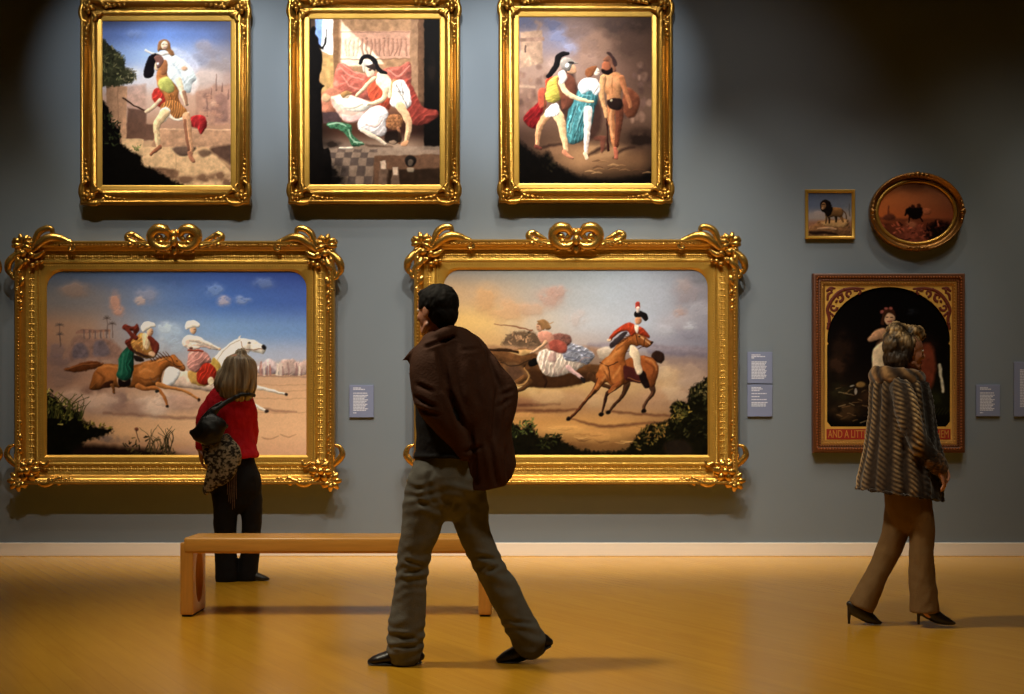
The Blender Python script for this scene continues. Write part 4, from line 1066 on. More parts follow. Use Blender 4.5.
    for i in range(14):
        r = random.Random(i)
        x, y = r.uniform(576, 646), r.uniform(160, 174)
        p.stroke([(x, y, 1), (x + 5, y - 1, 2), (x + 10, y, .8)], r.choice([(196, 146, 92), (90, 58, 38), (150, 104, 64)]), a=.5)
    return p.finish(gain=1.24, con=1.16)


def paint_lion():
    p = Paint(807, 190, 855, 237, 3)
    p.grid([(190, [(807, (82, 92, 122)), (855, (92, 98, 118))]), (205, [(807, (104, 118, 152)), (855, (120, 126, 142))]), (217, [(807, (168, 154, 152)), (855, (176, 156, 140))]), (224, [(807, (166, 110, 84)), (855, (170, 120, 86))]), (237, [(807, (60, 36, 28)), (855, (90, 58, 36))])])
    p.puff(820, 214, 8, 3, (196, 168, 158), .6)
    p.poly([(808, 231), (814, 224), (826, 220), (840, 219), (848, 221), (850, 230), (852, 236), (808, 237)], (156, 104, 62), soft=1, rag=1.5, var=.3)
    p.poly([(822, 223), (836, 220), (847, 221), (844, 227), (828, 226)], (214, 160, 96), soft=1, rag=.8)
    p.stroke([(818, 229, 2), (828, 228, 3.4), (836, 229, 2)], (224, 168, 120), a=.8)
    p.stroke([(810, 233, 3), (824, 233, 3), (836, 234, 2)], (54, 32, 24), soft=1)
    p.stroke([(829, 216, 3), (829.6, 220, 2), (829.6, 222.6, 1.6)], (70, 44, 26))
    p.stroke([(826, 214, 3), (826.4, 219, 2), (826, 222.6, 1.6)], (132, 92, 52))
    p.stroke([(840, 214, 3.4), (842, 218, 2.2), (843, 221.6, 1.6)], (150, 100, 52))
    p.stroke([(836, 215, 3), (836.6, 219, 2), (836.4, 221.8, 1.6)], (54, 36, 24))
    p.poly([(829, 209), (834, 207.6), (840, 208), (843, 212), (841.6, 216.6), (835, 216), (829, 217)], (146, 98, 52), soft=.6, lit=(.1, -.7, .25))
    p.stroke([(842, 210, 1.2), (845.6, 214, 1), (846.4, 219, 1.2)], (110, 72, 40))
    p.poly([(820, 204), (822, 200.4), (826, 199.4), (830, 202), (832.6, 208), (831, 214), (827.4, 217), (824, 213), (821, 210)], (36, 25, 20), soft=.6, rag=.8)
    p.ell(823.6, 206, 2.6, 3.4, (156, 106, 62), soft=.5)
    p.ell(822.8, 208.4, 1.3, 1.2, (190, 140, 96), soft=.4)
    p.stroke([(822.2, 204.8, .7), (824.6, 205, .7)], (30, 20, 16), var=0)
    p.stroke([(849, 204, 1), (849.6, 216, 1.4)], (92, 84, 84), a=.6)
    return p.finish()


def paint_oval():
    p = Paint(876, 178, 958, 245, 2.2)
    p.grid([(178, [(876, (150, 84, 44)), (917, (132, 88, 68)), (958, (104, 74, 62))]), (198, [(876, (222, 110, 44)), (917, (200, 104, 54)), (958, (150, 84, 54))]), (216, [(876, (226, 104, 38)), (917, (196, 92, 44)), (958, (160, 76, 44))]), (224, [(876, (120, 50, 26)), (917, (140, 60, 34)), (958, (96, 42, 26))]), (245, [(876, (66, 28, 20)), (917, (110, 44, 30)), (958, (56, 24, 18))])])
    p.stroke([(878, 217, 3), (900, 219, 3), (956, 219, 2)], (120, 54, 34), soft=1.2, a=.7)
    p.stroke([(889.6, 205, 1.4), (889.8, 214, 2.2)], (130, 60, 36), a=.8)
    p.poly([(886, 214), (894, 213), (896, 218), (884, 218)], (128, 60, 38), soft=1)
    p.poly([(898, 236), (906, 226), (914, 222), (924, 226), (934, 234), (930, 242), (906, 242)], (150, 66, 44), soft=2, rag=2, var=.3)
    p.puff(912, 224, 5, 4, (206, 120, 76), .7)
    p.poly([(907, 209), (911, 206), (917, 206), (921, 205), (924, 209), (923, 214), (919, 218), (912, 217), (908, 213)], (26, 14, 12), soft=.7, rag=.8)
    p.stroke([(911, 214, 1.6), (909.6, 221, 1.2)], (26, 14, 12))
    p.stroke([(920, 214, 1.6), (923.6, 220, 1.2)], (26, 14, 12))
    p.stroke([(908, 210, 3), (906.4, 214, 2)], (30, 16, 14))
    p.ell(920, 204.6, 2, 2.4, (90, 40, 24))
    p.ell(914, 205.4, 1.8, 2, (70, 30, 22))
    p.poly([(924, 208), (931, 208), (931, 213), (925, 213)], (206, 106, 62), soft=1)
    p.poly([(926, 228), (940, 220), (954, 226), (948, 238), (930, 240)], (34, 16, 14), soft=2, rag=2)
    p.leaves([(884, 224), (956, 224), (930, 242), (900, 242)], [(136, 58, 36), (84, 34, 24), (50, 22, 18), (160, 72, 46)], 80, 3, 41)
    return p.finish()


def paint_child():
    p = Paint(826, 284, 954, 428, 2.2)
    p.grid([(284, [(826, (16, 14, 16)), (954, (16, 14, 14))]), (350, [(826, (24, 18, 16)), (890, (20, 14, 12)), (954, (20, 16, 12))]), (400, [(826, (40, 30, 20)), (890, (40, 28, 18)), (954, (30, 30, 16))]), (428, [(826, (20, 14, 10)), (954, (22, 18, 10))])])
    for c in ((842, 350, 10, 16, (60, 38, 26)), (838, 366, 8, 10, (84, 52, 34)), (840, 392, 10, 8, (60, 54, 30)), (846, 412, 14, 8, (96, 66, 36)), (930, 400, 14, 8, (54, 60, 28)), (912, 312, 5, 3, (40, 44, 54)), (930, 350, 8, 16, (44, 26, 20)), (880, 400, 20, 10, (80, 50, 30))):
        p.puff(*c, a=.75)
    r = random.Random(9)
    for i in range(46):
        x, y = r.uniform(836, 884), r.uniform(384, 424)
        p.stroke([(x, y, .8), (x + r.uniform(3, 9), y + r.uniform(-2, 2), .6)], r.choice([(170, 124, 70), (120, 80, 44), (206, 176, 120), (80, 50, 30)]), a=.7)
    p.ell(861, 385, 5, 3, (196, 146, 70), soft=1, a=.8)
    p.ell(855.6, 391.6, 1.4, 3, (210, 196, 180), soft=.6, a=.8)
    p.ell(852, 386, 2.2, 1, (190, 180, 160), soft=.6, a=.8)
    for i in range(12):
        x = 908 + 3.4 * i
        p.stroke([(x, 414, 1), (x + 4, 408, .8)], (70, 80, 36), a=.6)
    # lion-like animal lying behind
    p.poly([(890, 372), (904, 352), (920, 346), (932, 352), (934, 372), (926, 392), (900, 400)], (70, 42, 26), soft=3, var=.3)
    p.poly([(918, 350), (930, 344), (936, 362), (932, 386), (924, 384)], (140, 60, 36), soft=2)
    p.poly([(938, 366), (941, 364), (943, 378), (945, 391), (942, 392), (940, 380)], (206, 196, 166), soft=.8)
    # child
    p.poly([(874, 350), (880, 340), (888, 334), (900, 336), (906, 350), (904, 390), (878, 392), (872, 376)], (120, 84, 60), soft=1.2)
    p.poly([(873, 350), (879, 344), (886, 342), (888, 356), (884, 372), (874, 370), (872, 360)], (232, 206, 164), soft=.8, lit=(-.4, -.3, .15), var=.12)
    p.poly([(868, 338), (874, 332), (883, 328), (888, 332), (884, 338), (876, 341), (870, 342)], (204, 150, 108), soft=.8, lit=(-.3, -.6, .2))
    p.stroke([(884, 336, 3), (894, 332, 4), (904, 326, 4)], (190, 140, 100), soft=.8)
    p.ell(889.4, 318, 5.4, 7, (226, 176, 134), lit=(-.4, -.3, .15))
    p.poly([(882, 318), (883, 311), (888, 308), (894, 310), (896, 317), (893, 314), (888, 313), (885, 318), (884, 325), (881, 324)], (84, 44, 28), soft=.7)
    for x, y in ((882, 312), (886, 309), (891, 308.4)):
        p.ell(x, y, 1.8, 1.6, (186, 92, 80), soft=.6)
    for x in (887.2, 891.6):
        p.stroke([(x - .7, 317.4, .9), (x + .7, 317.4, .9)], (54, 30, 24), var=0)
    p.stroke([(888, 321.6, .8), (891.4, 321.6, .8)], (160, 60, 50), var=0)
    return p.finish()


def paint_dusk():
    p = Paint(-302, 267, -32, 459, .8)
    p.grid([(267, [(-296, (70, 80, 110)), (-16, (60, 70, 100))]), (340, [(-296, (170, 130, 100)), (-16, (140, 110, 90))]), (370, [(-296, (96, 74, 54)), (-16, (84, 62, 46))]), (459, [(-296, (30, 22, 16)), (-16, (26, 20, 14))])])
    for i in range(8):
        p.puff(-280 + 34 * i, 300 + 9 * (i % 3), 20, 8, (150, 120, 104), .6)
        p.puff(-280 + 34 * i, 380 + 6 * (i % 4), 18, 8, (60, 52, 30), .7)
    return p.finish()
# ------------------------------------------------------------------ the gallery itself
XL, XR, YF, ZC = -7.2, 7.2, -D - 2.5, 6.4


def wall_material():
    m = mat('grey_blue_wall_paint', srgb(118, 127, 135), 0.75, 0, 0.25, bump=0.06, bscale=180, var=0.03, vscale=3)
    return m


def floor_material():
    m = bpy.data.materials.new('varnished_maple_floor')
    m.use_nodes = True
    nt = m.node_tree
    N, L = nt.nodes, nt.links
    b = N['Principled BSDF']
    tc = N.new('ShaderNodeTexCoord')
    mp = N.new('ShaderNodeMapping')
    L.new(tc.outputs['Object'], mp.inputs['Vector'])
    br = N.new('ShaderNodeTexBrick')
    br.offset = 0.37
    br.inputs['Scale'].default_value = 1.0
    br.inputs['Brick Width'].default_value = 1.7
    br.inputs['Row Height'].default_value = 0.085
    br.inputs['Mortar Size'].default_value = 0.0012
    br.inputs['Mortar Smooth'].default_value = 0.4
    br.inputs['Color1'].default_value = srgb(208, 152, 40)
    br.inputs['Color2'].default_value = srgb(203, 146, 36)
    br.inputs['Mortar'].default_value = srgb(184, 128, 30)
    mp.inputs['Rotation'].default_value = (0, 0, math.radians(63))
    L.new(mp.outputs['Vector'], br.inputs['Vector'])
    mp2 = N.new('ShaderNodeMapping')
    mp2.inputs['Scale'].default_value = (0.7, 9, 1)
    L.new(mp.outputs['Vector'], mp2.inputs['Vector'])
    n = N.new('ShaderNodeTexNoise')
    n.inputs['Scale'].default_value = 3.0
    n.inputs['Detail'].default_value = 6
    L.new(mp2.outputs['Vector'], n.inputs['Vector'])
    mix = N.new('ShaderNodeMix')
    mix.data_type = 'RGBA'
    mix.blend_type = 'MULTIPLY'
    mix.inputs[0].default_value = 0.5
    rp = N.new('ShaderNodeValToRGB')
    rp.color_ramp.elements[0].position = 0.3
    rp.color_ramp.elements[0].color = (0.80, 0.74, 0.62, 1)
    rp.color_ramp.elements[1].position = 0.7
    rp.color_ramp.elements[1].color = (1, 1, 1, 1)
    L.new(n.outputs['Fac'], rp.inputs[0])
    L.new(br.outputs['Color'], mix.inputs[6])
    L.new(rp.outputs['Color'], mix.inputs[7])
    L.new(mix.outputs[2], b.inputs['Base Color'])
    b.inputs['Roughness'].default_value = 0.23
    b.inputs['Specular IOR Level'].default_value = 0.45
    bp = N.new('ShaderNodeBump')
    bp.inputs['Strength'].default_value = 0.012
    bp.inputs['Distance'].default_value = 0.01
    L.new(n.outputs['Fac'], bp.inputs['Height'])
    L.new(bp.outputs['Normal'], b.inputs['Normal'])
    return m


def structure(name, lo, hi, m, label=None, bevel=0):
    bm = bmesh.new()
    box(bm, lo, hi, bevel)
    o = link(name, mesh_of(bm), m, None, None, False)
    return tag(o, kind='structure', label=label)


WALL = wall_material()
structure('floor', (XL, YF, -0.1), (XR, 0, 0), floor_material(), 'honey-coloured varnished strip wood floor of the gallery')
structure('wall_back', (XL, 0, -0.1), (XR, 0.15, ZC), WALL, 'slate grey gallery wall the paintings hang on')
structure('baseboard_back', (XL, -0.018, 0), (XR, -0.0005, 0.113), mat('baseboard_paint', srgb(238, 228, 214), 0.5, 0, 0.4), 'cream painted baseboard along the slate grey wall', 0.004)
DARK = mat('dim_plaster', srgb(34, 32, 30), 0.9, 0, 0.2)
structure('wall_left', (XL - 0.15, YF, -0.1), (XL, 0.15, ZC), WALL)
structure('wall_right', (XR, YF, -0.1), (XR + 0.15, 0.15, ZC), WALL)
structure('ceiling', (XL, YF, ZC), (XR, 0.15, ZC + 0.1), DARK)
structure('wall_front', (XL, YF - 0.15, -0.1), (XR, YF, ZC), DARK)

# ------------------------------------------------------------------ pictures
REF = 0.07            # the depth at which frame outlines were measured off the wall
DR = D - REF
PXM = DR / F          # metres per photo pixel at that depth


def PX(px, py, v):
    """A point of a frame: photo pixel at the frame's reference plane, v metres out from the wall."""
    p = W(px, py, DR)
    return Vector((p.x, -v, p.z))


def sweep(bm, rect, prof):
    """Mitred moulding round a rectangle; prof rows (u outward in px, v out from the wall in m)."""
    x0, y0, x1, y1 = rect
    rings = []
    for u, v in prof:
        rings.append([bm.verts.new(PX(x, y, v)) for x, y in ((x0 - u, y0 - u), (x1 + u, y0 - u), (x1 + u, y1 + u), (x0 - u, y1 + u))])
    n = len(rings)
    for i in range(n):
        A, B = rings[i], rings[(i + 1) % n]
        for k in range(4):
            bm.faces.new((A[k], A[(k + 1) % 4], B[(k + 1) % 4], B[k]))


def sweep_oval(bm, cx, cy, rx, ry, prof, seg=96):
    rings = []
    for u, v in prof:
        rings.append([bm.verts.new(PX(cx + (rx + u) * math.cos(2 * PI * k / seg), cy + (ry + u) * math.sin(2 * PI * k / seg), v)) for k in range(seg)])
    n = len(rings)
    for i in range(n):
        A, B = rings[i], rings[(i + 1) % n]
        for k in range(seg):
            bm.faces.new((A[k], A[(k + 1) % seg], B[(k + 1) % seg], B[k]))


def beads(bm, rect, u, v, step, r):
    x0, y0, x1, y1 = rect[0] - u, rect[1] - u, rect[2] + u, rect[3] + u
    for (ax, ay), (bx, by) in (((x0, y0), (x1, y0)), ((x1, y0), (x1, y1)), ((x1, y1), (x0, y1)), ((x0, y1), (x0, y0))):
        L = math.hypot(bx - ax, by - ay)
        n = max(1, round(L / step))
        for i in range(n):
            t = (i + .5) / n
            M = Matrix.Translation(PX(ax + (bx - ax) * t, ay + (by - ay) * t, v)) @ Matrix.Scale(r * PXM, 4)
            bmesh.ops.create_icosphere(bm, subdivisions=1, radius=1, matrix=M)


class Corner:
    """Carved ornament laid out from one corner: a runs inward along x, b inward along z (px)."""

    def __init__(s, ex, ey, sx, sy, k=1.0, off=0.0):
        s.k, s.off = k, off
        s.ex, s.ey, s.sx, s.sy = ex, ey, sx, sy
        s.bm = bmesh.new()

    def at(s, a, b, v):
        return PX(s.ex - s.sx * (a * s.k + s.off), s.ey + s.sy * (b * s.k + s.off), v)

    def scroll(s, pts, v=0.12, flat=0.8):
        r_ = 1.32 * PXM
        tube(s.bm, [(*s.at(a, b, v + (q[0] if q else 0)), r * r_, r * r_ * flat) for a, b, r, *q in pts], 5, 10)

    def bud(s, a, b, ra, rb, v=0.13, rv=None, rot=0.0):
        R = Matrix.Rotation(-rot * s.sx * s.sy, 3, 'Y')
        ellipsoid(s.bm, s.at(a, b, v), (ra * 1.25 * PXM, (rv or min(ra, rb)) * 1.25 * PXM, rb * 1.25 * PXM), R, 12, 8)

    def petals(s, a, b, n, R, l, w, v, a0=0.0, a1=2 * PI, tip=0.012):
        for k in range(n):
            t = a0 + (a1 - a0) * k / (n if a1 - a0 > 6.2 else max(1, n - 1))
            c, q = math.cos(t), math.sin(t)
            s.scroll([(a + c * R * .3, b + q * R * .3, w * .5), (a + c * (R * .3 + l * .55), b + q * (R * .3 + l * .55), w, tip), (a + c * (R * .3 + l), b + q * (R * .3 + l), w * .6, tip * .3)], v, 0.6)


def bez(ax, ay, tx, ty, turns, r0, r1, w0, w1, n=12):
    """A volute round (ax, ay), starting in direction (tx, ty)."""
    t0 = math.atan2(ty, tx)
    out = []
    for i in range(n):
        t = i / (n - 1)
        r = r0 + (r1 - r0) * t
        out.append((ax + r * math.cos(t0 + turns * 2 * PI * t), ay + r * math.sin(t0 + turns * 2 * PI * t), w0 + (w1 - w0) * t))
    return out


def large_top_corner(c):
    c.scroll([(56, 8, 1.2), (54, 5, 2), (48, 2.4, 2.6), (40, 0, 3.4, .01), (32, 1, 3.6, .02), (25, 6, 3, .02), (20, 10, 2.4), (13, 11, 2)])
    c.scroll(bez(53, 9, 0, -1, .9, 3.4, 1.2, 1.6, 1.0))
    c.scroll([(37, -4, 1.6), (35, -8, 2.4), (29, -7.6, 2.6), (24, -4, 2.8), (21, 2, 2.4), (18, 8, 1.8)], 0.125)
    c.petals(10, 6, 6, 3, 8, 2.2, .13, -.2 - PI, .55)
    c.bud(11, 14, 3, 3, .145)
    c.scroll([(9, 12, 2), (3, 16, 2.8), (-2, 22, 3, .01), (-3, 29, 2.4), (1, 34, 1.6)])
    c.scroll([(11, 17, 1.6), (8, 24, 2.6, .01), (4, 29, 2.4), (2, 35, 1.4)])
    c.scroll(bez(4, 33, -1, 0, -.8, 4, 1.4, 1.8, 1.0))
    c.bud(9, 39, 2.5, 4.6, .12, rot=.35)
    c.bud(5, 46.5, 2.2, 2.6, .12)
    c.bud(9, 50, 1.8, 2.8, .12, rot=-.4)
    c.scroll([(8, 42, 1.4), (7, 50, 1.3), (8, 58, 1.2), (8, 64, 1)], .115)
    c.bud(8, 58, 2, 2.6, .12)
    c.bud(8.4, 64, 1.5, 2, .12)
    for a, b, r in ((22, 22, 2.1), (18, 24.4, 2.3), (26, 21.4, 1.7), (14, 20, 1.8)):
        c.bud(a, b, r, r, .10)
    c.scroll([(28, 12, 1.4), (22, 16, 2.4), (16, 16, 2)], .11)
    for a in (62, 66, 70):
        c.bud(a, 6, 1.7, 1.4, .12)


    # leaves filling the corner
    for a, b, ra, rb, q in ((20, 4, 4, 2.4, .5), (30, 5, 4, 2, .1), (15, 6, 3, 2.4, -.4), (5, 12, 2.4, 3.2, .3), (6, 20, 2.2, 3.6, -.2), (12, 21, 2.2, 3, .2), (44, 6, 3.4, 1.8, -.2), (7, 31, 1.8, 3.4, .2), (18, 15, 2.6, 2.2, .6), (3, 4, 3, 2.6, .7), (15, 1, 3, 2, -.2)):
        c.bud(a, b, ra, rb, .118, rot=q)


def large_bottom_corner(c):
    c.petals(17, 17, 7, 3, 9, 2.6, .125, 0.2)
    c.bud(17, 17, 3.2, 3.2, .15)
    c.scroll([(6, 22, 2), (1, 27, 2.6), (-2, 32, 2.4), (0, 38, 1.7), (4, 40, 1.1)])
    c.scroll([(7, 26, 1.6), (7, 33, 2.2), (10, 40, 1.4)])
    c.petals(8, 8, 5, 2, 8, 2.4, .12, PI * .72, PI * 1.8)
    c.scroll([(24, 8, 2), (32, 5, 2.6), (40, 8, 2.2), (46, 11, 1.6)])
    c.scroll(bez(44, 9, 0, -1, .8, 3.4, 1.2, 1.7, 1))
    for a, b, r, q in ((50, 9, 2.6, .2), (55, 10, 2, -.3), (60, 9, 1.5, .2)):
        c.bud(a, b, r * 1.3, r * .8, .115, rot=q)
    for a, b, r, q in ((10, 47, 2.4, .3), (8, 54, 2.2, -.3), (10, 60, 1.8, .2), (9, 65, 1.3, 0)):
        c.bud(a, b, r * .8, r * 1.3, .115, rot=q)
    c.scroll([(27, 24, 1.4), (32, 22, 1.8), (34, 26, 1)], .10)
    for a, b, ra, rb, q in ((24, 14, 3.2, 2.2, .4), (13, 25, 2.2, 3.2, -.3), (27, 7, 3.4, 2, .2), (6, 14, 2.2, 3, .3), (14, 5, 3, 2.2, -.3), (36, 9, 3, 1.8, .3), (10, 35, 1.8, 3, .2), (24, 23, 2.6, 2.2, .7)):
        c.bud(a, b, ra, rb, .118, rot=q)


def large_crest(bm_at):
    for m in (1, -1):
        bm_at.sx = m
        S = bm_at.scroll
        S([(3, 3, 2), (8, 6, 2.6), (16, 5.4, 3), (22, 0, 3.4), (23, -7, 3.6, .01), (17, -12.4, 4, .02), (9, -11.4, 3.6, .02), (6, -6, 2.6), (9, -2, 2)], .125)
        S([(24, 2, 2.2), (32, 2.6, 2.3), (40, 1, 2.3), (46, -2, 2.6), (46.6, -6, 2.6), (42, -7.6, 2.2), (39.6, -4, 1.5)], .12)
        S([(30, -1, 1.2), (36, -4, 2), (41, -8, 1.6)], .115)
        bm_at.bud(44, 3, 2.4, 2.4, .125)
        bm_at.bud(52, 3.4, 3, 1.9, .115)
        bm_at.bud(14, 1, 3.4, 2, .125, rot=.5)
        bm_at.petals(4, -7, 2, 2, 5, 1.7, .125, -2.2, -.8)
        bm_at.bud(15, -4, 3.2, 3.0, .12)
        bm_at.bud(20, -1.5, 2.4, 2.0, .125, rot=.4)
        bm_at.bud(27, 4.2, 3.4, 2.2, .12, rot=-.3)
        bm_at.bud(34, 4.6, 3.0, 1.8, .118, rot=.3)
        bm_at.bud(24, -10, 2.4, 3.2, .12, rot=-.5)
        bm_at.bud(10, -14.6, 3.4, 1.6, .125, rot=.2)
        bm_at.bud(7, 8.4, 3, 2.2, .11, rot=-.4)
        bm_at.bud(17, 9, 2.6, 1.6, .105, rot=.3)
    bm_at.sx = 1
    bm_at.bud(0, -7, 3, 3.6, .14)
    bm_at.bud(0, 0, 3.2, 4.4, .15)
    bm_at.bud(0, 8, 2.6, 4.4, .12)


def small_corner(c, top):
    c.petals(8, 8, 6, 2, 6, 1.9, .105, 0.3)
    c.bud(8, 8, 2.3, 2.3, .125)
    c.scroll([(3, 5, 1.6), (1, 12, 2.2), (2, 20, 1.8), (6, 23, 1.2)], .105)
    c.scroll([(5, 3, 1.6), (12, 1, 2.2), (20, 2, 1.8), (23, 6, 1.2)], .105)
    c.scroll(bez(5, 25, 1, 0, .9, 3.2, 1, 1.5, .9), .10)
    c.scroll(bez(25, 5, 0, 1, -.9, 3.2, 1, 1.5, .9), .10)
    for k in range(4):
        c.bud(29 + 5 * k, 6.5 - .4 * k, 2.6 - .4 * k, 1.8 - .2 * k, .098, rot=.3 * (-1) ** k)
        c.bud(6.5 - .4 * k, 30 + 5 * k, 1.8 - .2 * k, 2.6 - .4 * k, .098, rot=.3 * (-1) ** k)
    c.scroll([(13, 12, 1.3), (17, 15, 1.7), (21, 13, 1)], .09)
    c.scroll([(12, 13, 1.3), (15, 17, 1.7), (13, 21, 1)], .09)


def arch_outline(x0, x1, y_top, y_spring, y_bottom, r, n=10):
    """Rounded upper corners of radius r (px); lower corners square. Clockwise from lower left."""
    pts = [(x0, y_bottom), (x0, y_top + r)]
    for i in range(1, n + 1):
        t = PI + (PI / 2) * i / n
        pts.append((x0 + r + r * math.cos(t), y_top + r + r * math.sin(t)))
    for i in range(n + 1):
        t = 1.5 * PI + (PI / 2) * i / n
        pts.append((x1 - r + r * math.cos(t), y_top + r + r * math.sin(t)))
    pts.append((x1, y_bottom))
    return pts


def holed_plate(bm, hole, rect, v0, v1, back, lip=0):
    """A plate with a hole: hole edge at depth v0, outer edge at v1, with thickness back to 'back'."""
    x0, y0, x1, y1 = rect
    cx, cy = (x0 + x1) / 2, (y0 + y1) / 2
    n = len(hole)

    def out(p):
        dx, dy = p[0] - cx, p[1] - cy
        k = min((x1 - cx) / abs(dx) if abs(dx) > 1e-6 else 1e9, (y1 - cy) / abs(dy) if abs(dy) > 1e-6 else 1e9)
        return (cx + dx * k, cy + dy * k)
    outer = [out(p) for p in hole]
    corners = [(x0, y0), (x1, y0), (x1, y1), (x0, y1)]
    for c in corners:
        j = min(range(n), key=lambda i: (outer[i][0] - c[0]) ** 2 + (outer[i][1] - c[1]) ** 2)
        outer[j] = c
    if lip:
        hole2 = [(p[0] + (q[0] - p[0]) * min(1, lip / (math.hypot(q[0] - p[0], q[1] - p[1]) + 1e-9)), p[1] + (q[1] - p[1]) * min(1, lip / (math.hypot(q[0] - p[0], q[1] - p[1]) + 1e-9))) for p, q in zip(hole, outer)]
        Q = [bm.verts.new(PX(*p, v0)) for p in hole]
        A = [bm.verts.new(PX(*p, v1 - .003)) for p in hole2]
        for i in range(n):
            j = (i + 1) % n
            bm.faces.new((Q[i], Q[j], A[j], A[i]))
        C0 = Q
    else:
        A = [bm.verts.new(PX(*p, v0)) for p in hole]
        C0 = A
    B = [bm.verts.new(PX(*p, v1)) for p in outer]
    C = [bm.verts.new(PX(*p, back)) for p in hole]
    E = [bm.verts.new(PX(*p, back)) for p in outer]
    for i in range(n):
        j = (i + 1) % n
        bm.faces.new((A[i], A[j], B[j], B[i]))
        bm.faces.new((C[j], C[i], E[i], E[j]))
        bm.faces.new((C0[j], C0[i], C[i], C[j]))
        bm.faces.new((B[i], B[j], E[j], E[i]))


def canvas(p, root, v):
    me = p.mesh(D - v)
    c = coords(me) - np.array(root.location)
    set_coords(me, c)
    return link('canvas', me, CANVAS, root, None, False)


def large_picture(sight, painting, label, group, dx=0, only_right=False):
    x0, y0, x1, y1 = sight
    u = 29.4
    root = thing('framed_painting', label, 'painting', PX((x0 + x1) / 2, y1 + u, 0.0), group)
    bm = bmesh.new()
    sweep(bm, sight, [(19.6, .004), (19.6, .079), (20.4, .084), (21.4, .094), (22.6, .112), (23.8, .128), (24.8, .134), (25.8, .131), (26.6, .139), (28, .141), (29, .132), (29.4, .118), (29.4, .09), (28.6, .06), (28.6, .004)])
    beads(bm, sight, 25.4, .133, 3.4, 1.0)
    add('frame', bm, GOLD, root, True, 50)
    bm = bmesh.new()
    sweep(bm, sight, [(7.2, .05), (7.4, .066), (8.2, .075), (9.4, .078), (10.6, .076), (11.2, .071), (14, .070), (17, .073), (18.6, .079), (19.8, .080), (19.8, .05)])
    k = 14.4
    ra = (x0 - k, y0 - k, x1 + k, y1 + k)
    for (ax, ay), (bx, by) in (((ra[0], ra[1]), (ra[2], ra[1])), ((ra[2], ra[1]), (ra[2], ra[3])), ((ra[2], ra[3]), (ra[0], ra[3])), ((ra[0], ra[3]), (ra[0], ra[1]))):
        n = round(math.hypot(bx - ax, by - ay) / 6.4)
        for i in range(n):
            px_, py_ = ax + (bx - ax) * (i + .5) / n, ay + (by - ay) * (i + .5) / n
            for qx, qy, rr in ((0, 0, 1.3), (2, 0, .9), (-2, 0, .9), (0, 2, .9), (0, -2, .9), (3.2 * (ay == by), 3.2 * (ax == bx), .7)):
                bmesh.ops.create_icosphere(bm, subdivisions=1, radius=1, matrix=Matrix.Translation(PX(px_ + qx, py_ + qy, .0715)) @ Matrix.Diagonal((rr * 1.2 * PXM, rr * .75 * PXM, rr * 1.2 * PXM, 1)))
    add('pattern_band', bm, GOLD_PATTERN, root, True, 45)
    bm = bmesh.new()
    holed_plate(bm, arch_outline(x0, x1, y0, 0, y1, 17), (x0 - 7.2, y0 - 7.2, x1 + 7.2, y1 + 7.2), .048, .070, .044, 3.2)
    beads(bm, sight, 5.2, .069, 2.6, .6)
    add('spandrel_mat', bm, GOLD_FLAT, root, True, 35)
    canvas(painting, root, .045)
    X0, Y0, X1, Y1 = x0 - u, y0 - u, x1 + u, y1 + u
    for ex, ey, sx, sy in ((X0, Y0, -1, 1), (X1, Y0, 1, 1), (X0, Y1, -1, -1), (X1, Y1, 1, -1)):
        c = Corner(ex, ey, sx, sy, 1.12, -3.0 if sy == 1 else -5.5)
        (large_top_corner if sy == 1 else large_bottom_corner)(c)
        add('corner_ornament', c.bm, GOLD_CARVED, root, True)
    c = Corner((X0 + X1) / 2, Y0 + 1, 1, 1)
    large_crest(c)
    add('crest', c.bm, GOLD_CARVED, root, True)
    return root


def upright_picture(sight, painting, label, group):
    x0, y0, x1, y1 = sight
    u = 20.5
    root = thing('framed_painting', label, 'painting', PX((x0 + x1) / 2, y1 + u, 0.0), group)
    bm = bmesh.new()
    sweep(bm, sight, [(5.2, .004), (5.2, .058), (6, .066), (7.6, .076), (9.6, .080), (11.0, .074), (11.8, .062), (13.2, .056), (14.6, .068), (16, .100), (17.2, .116), (18.6, .121), (19.8, .115), (20.5, .100), (20.5, .07), (19.8, .05), (19.8, .004)])
    beads(bm, sight, 13.0, .060, 3.0, .7)
    add('frame', bm, GOLD_DARK, root, True, 55)
    bm = bmesh.new()
    sweep(bm, sight, [(0, .044), (0, .049), (1, .052), (4.6, .056), (5.6, .054), (5.6, .044)])
    add('slip', bm, GOLD_FLAT, root, False)
    canvas(painting, root, .045)
    X0, Y0, X1, Y1 = x0 - u, y0 - u, x1 + u, y1 + u
    for ex, ey, sx, sy in ((X0, Y0, -1, 1), (X1, Y0, 1, 1), (X0, Y1, -1, -1), (X1, Y1, 1, -1)):
        c = Corner(ex, ey, sx, sy)
        small_corner(c, sy == 1)
        add('corner_ornament', c.bm, GOLD_DARK, root, True)
    return root


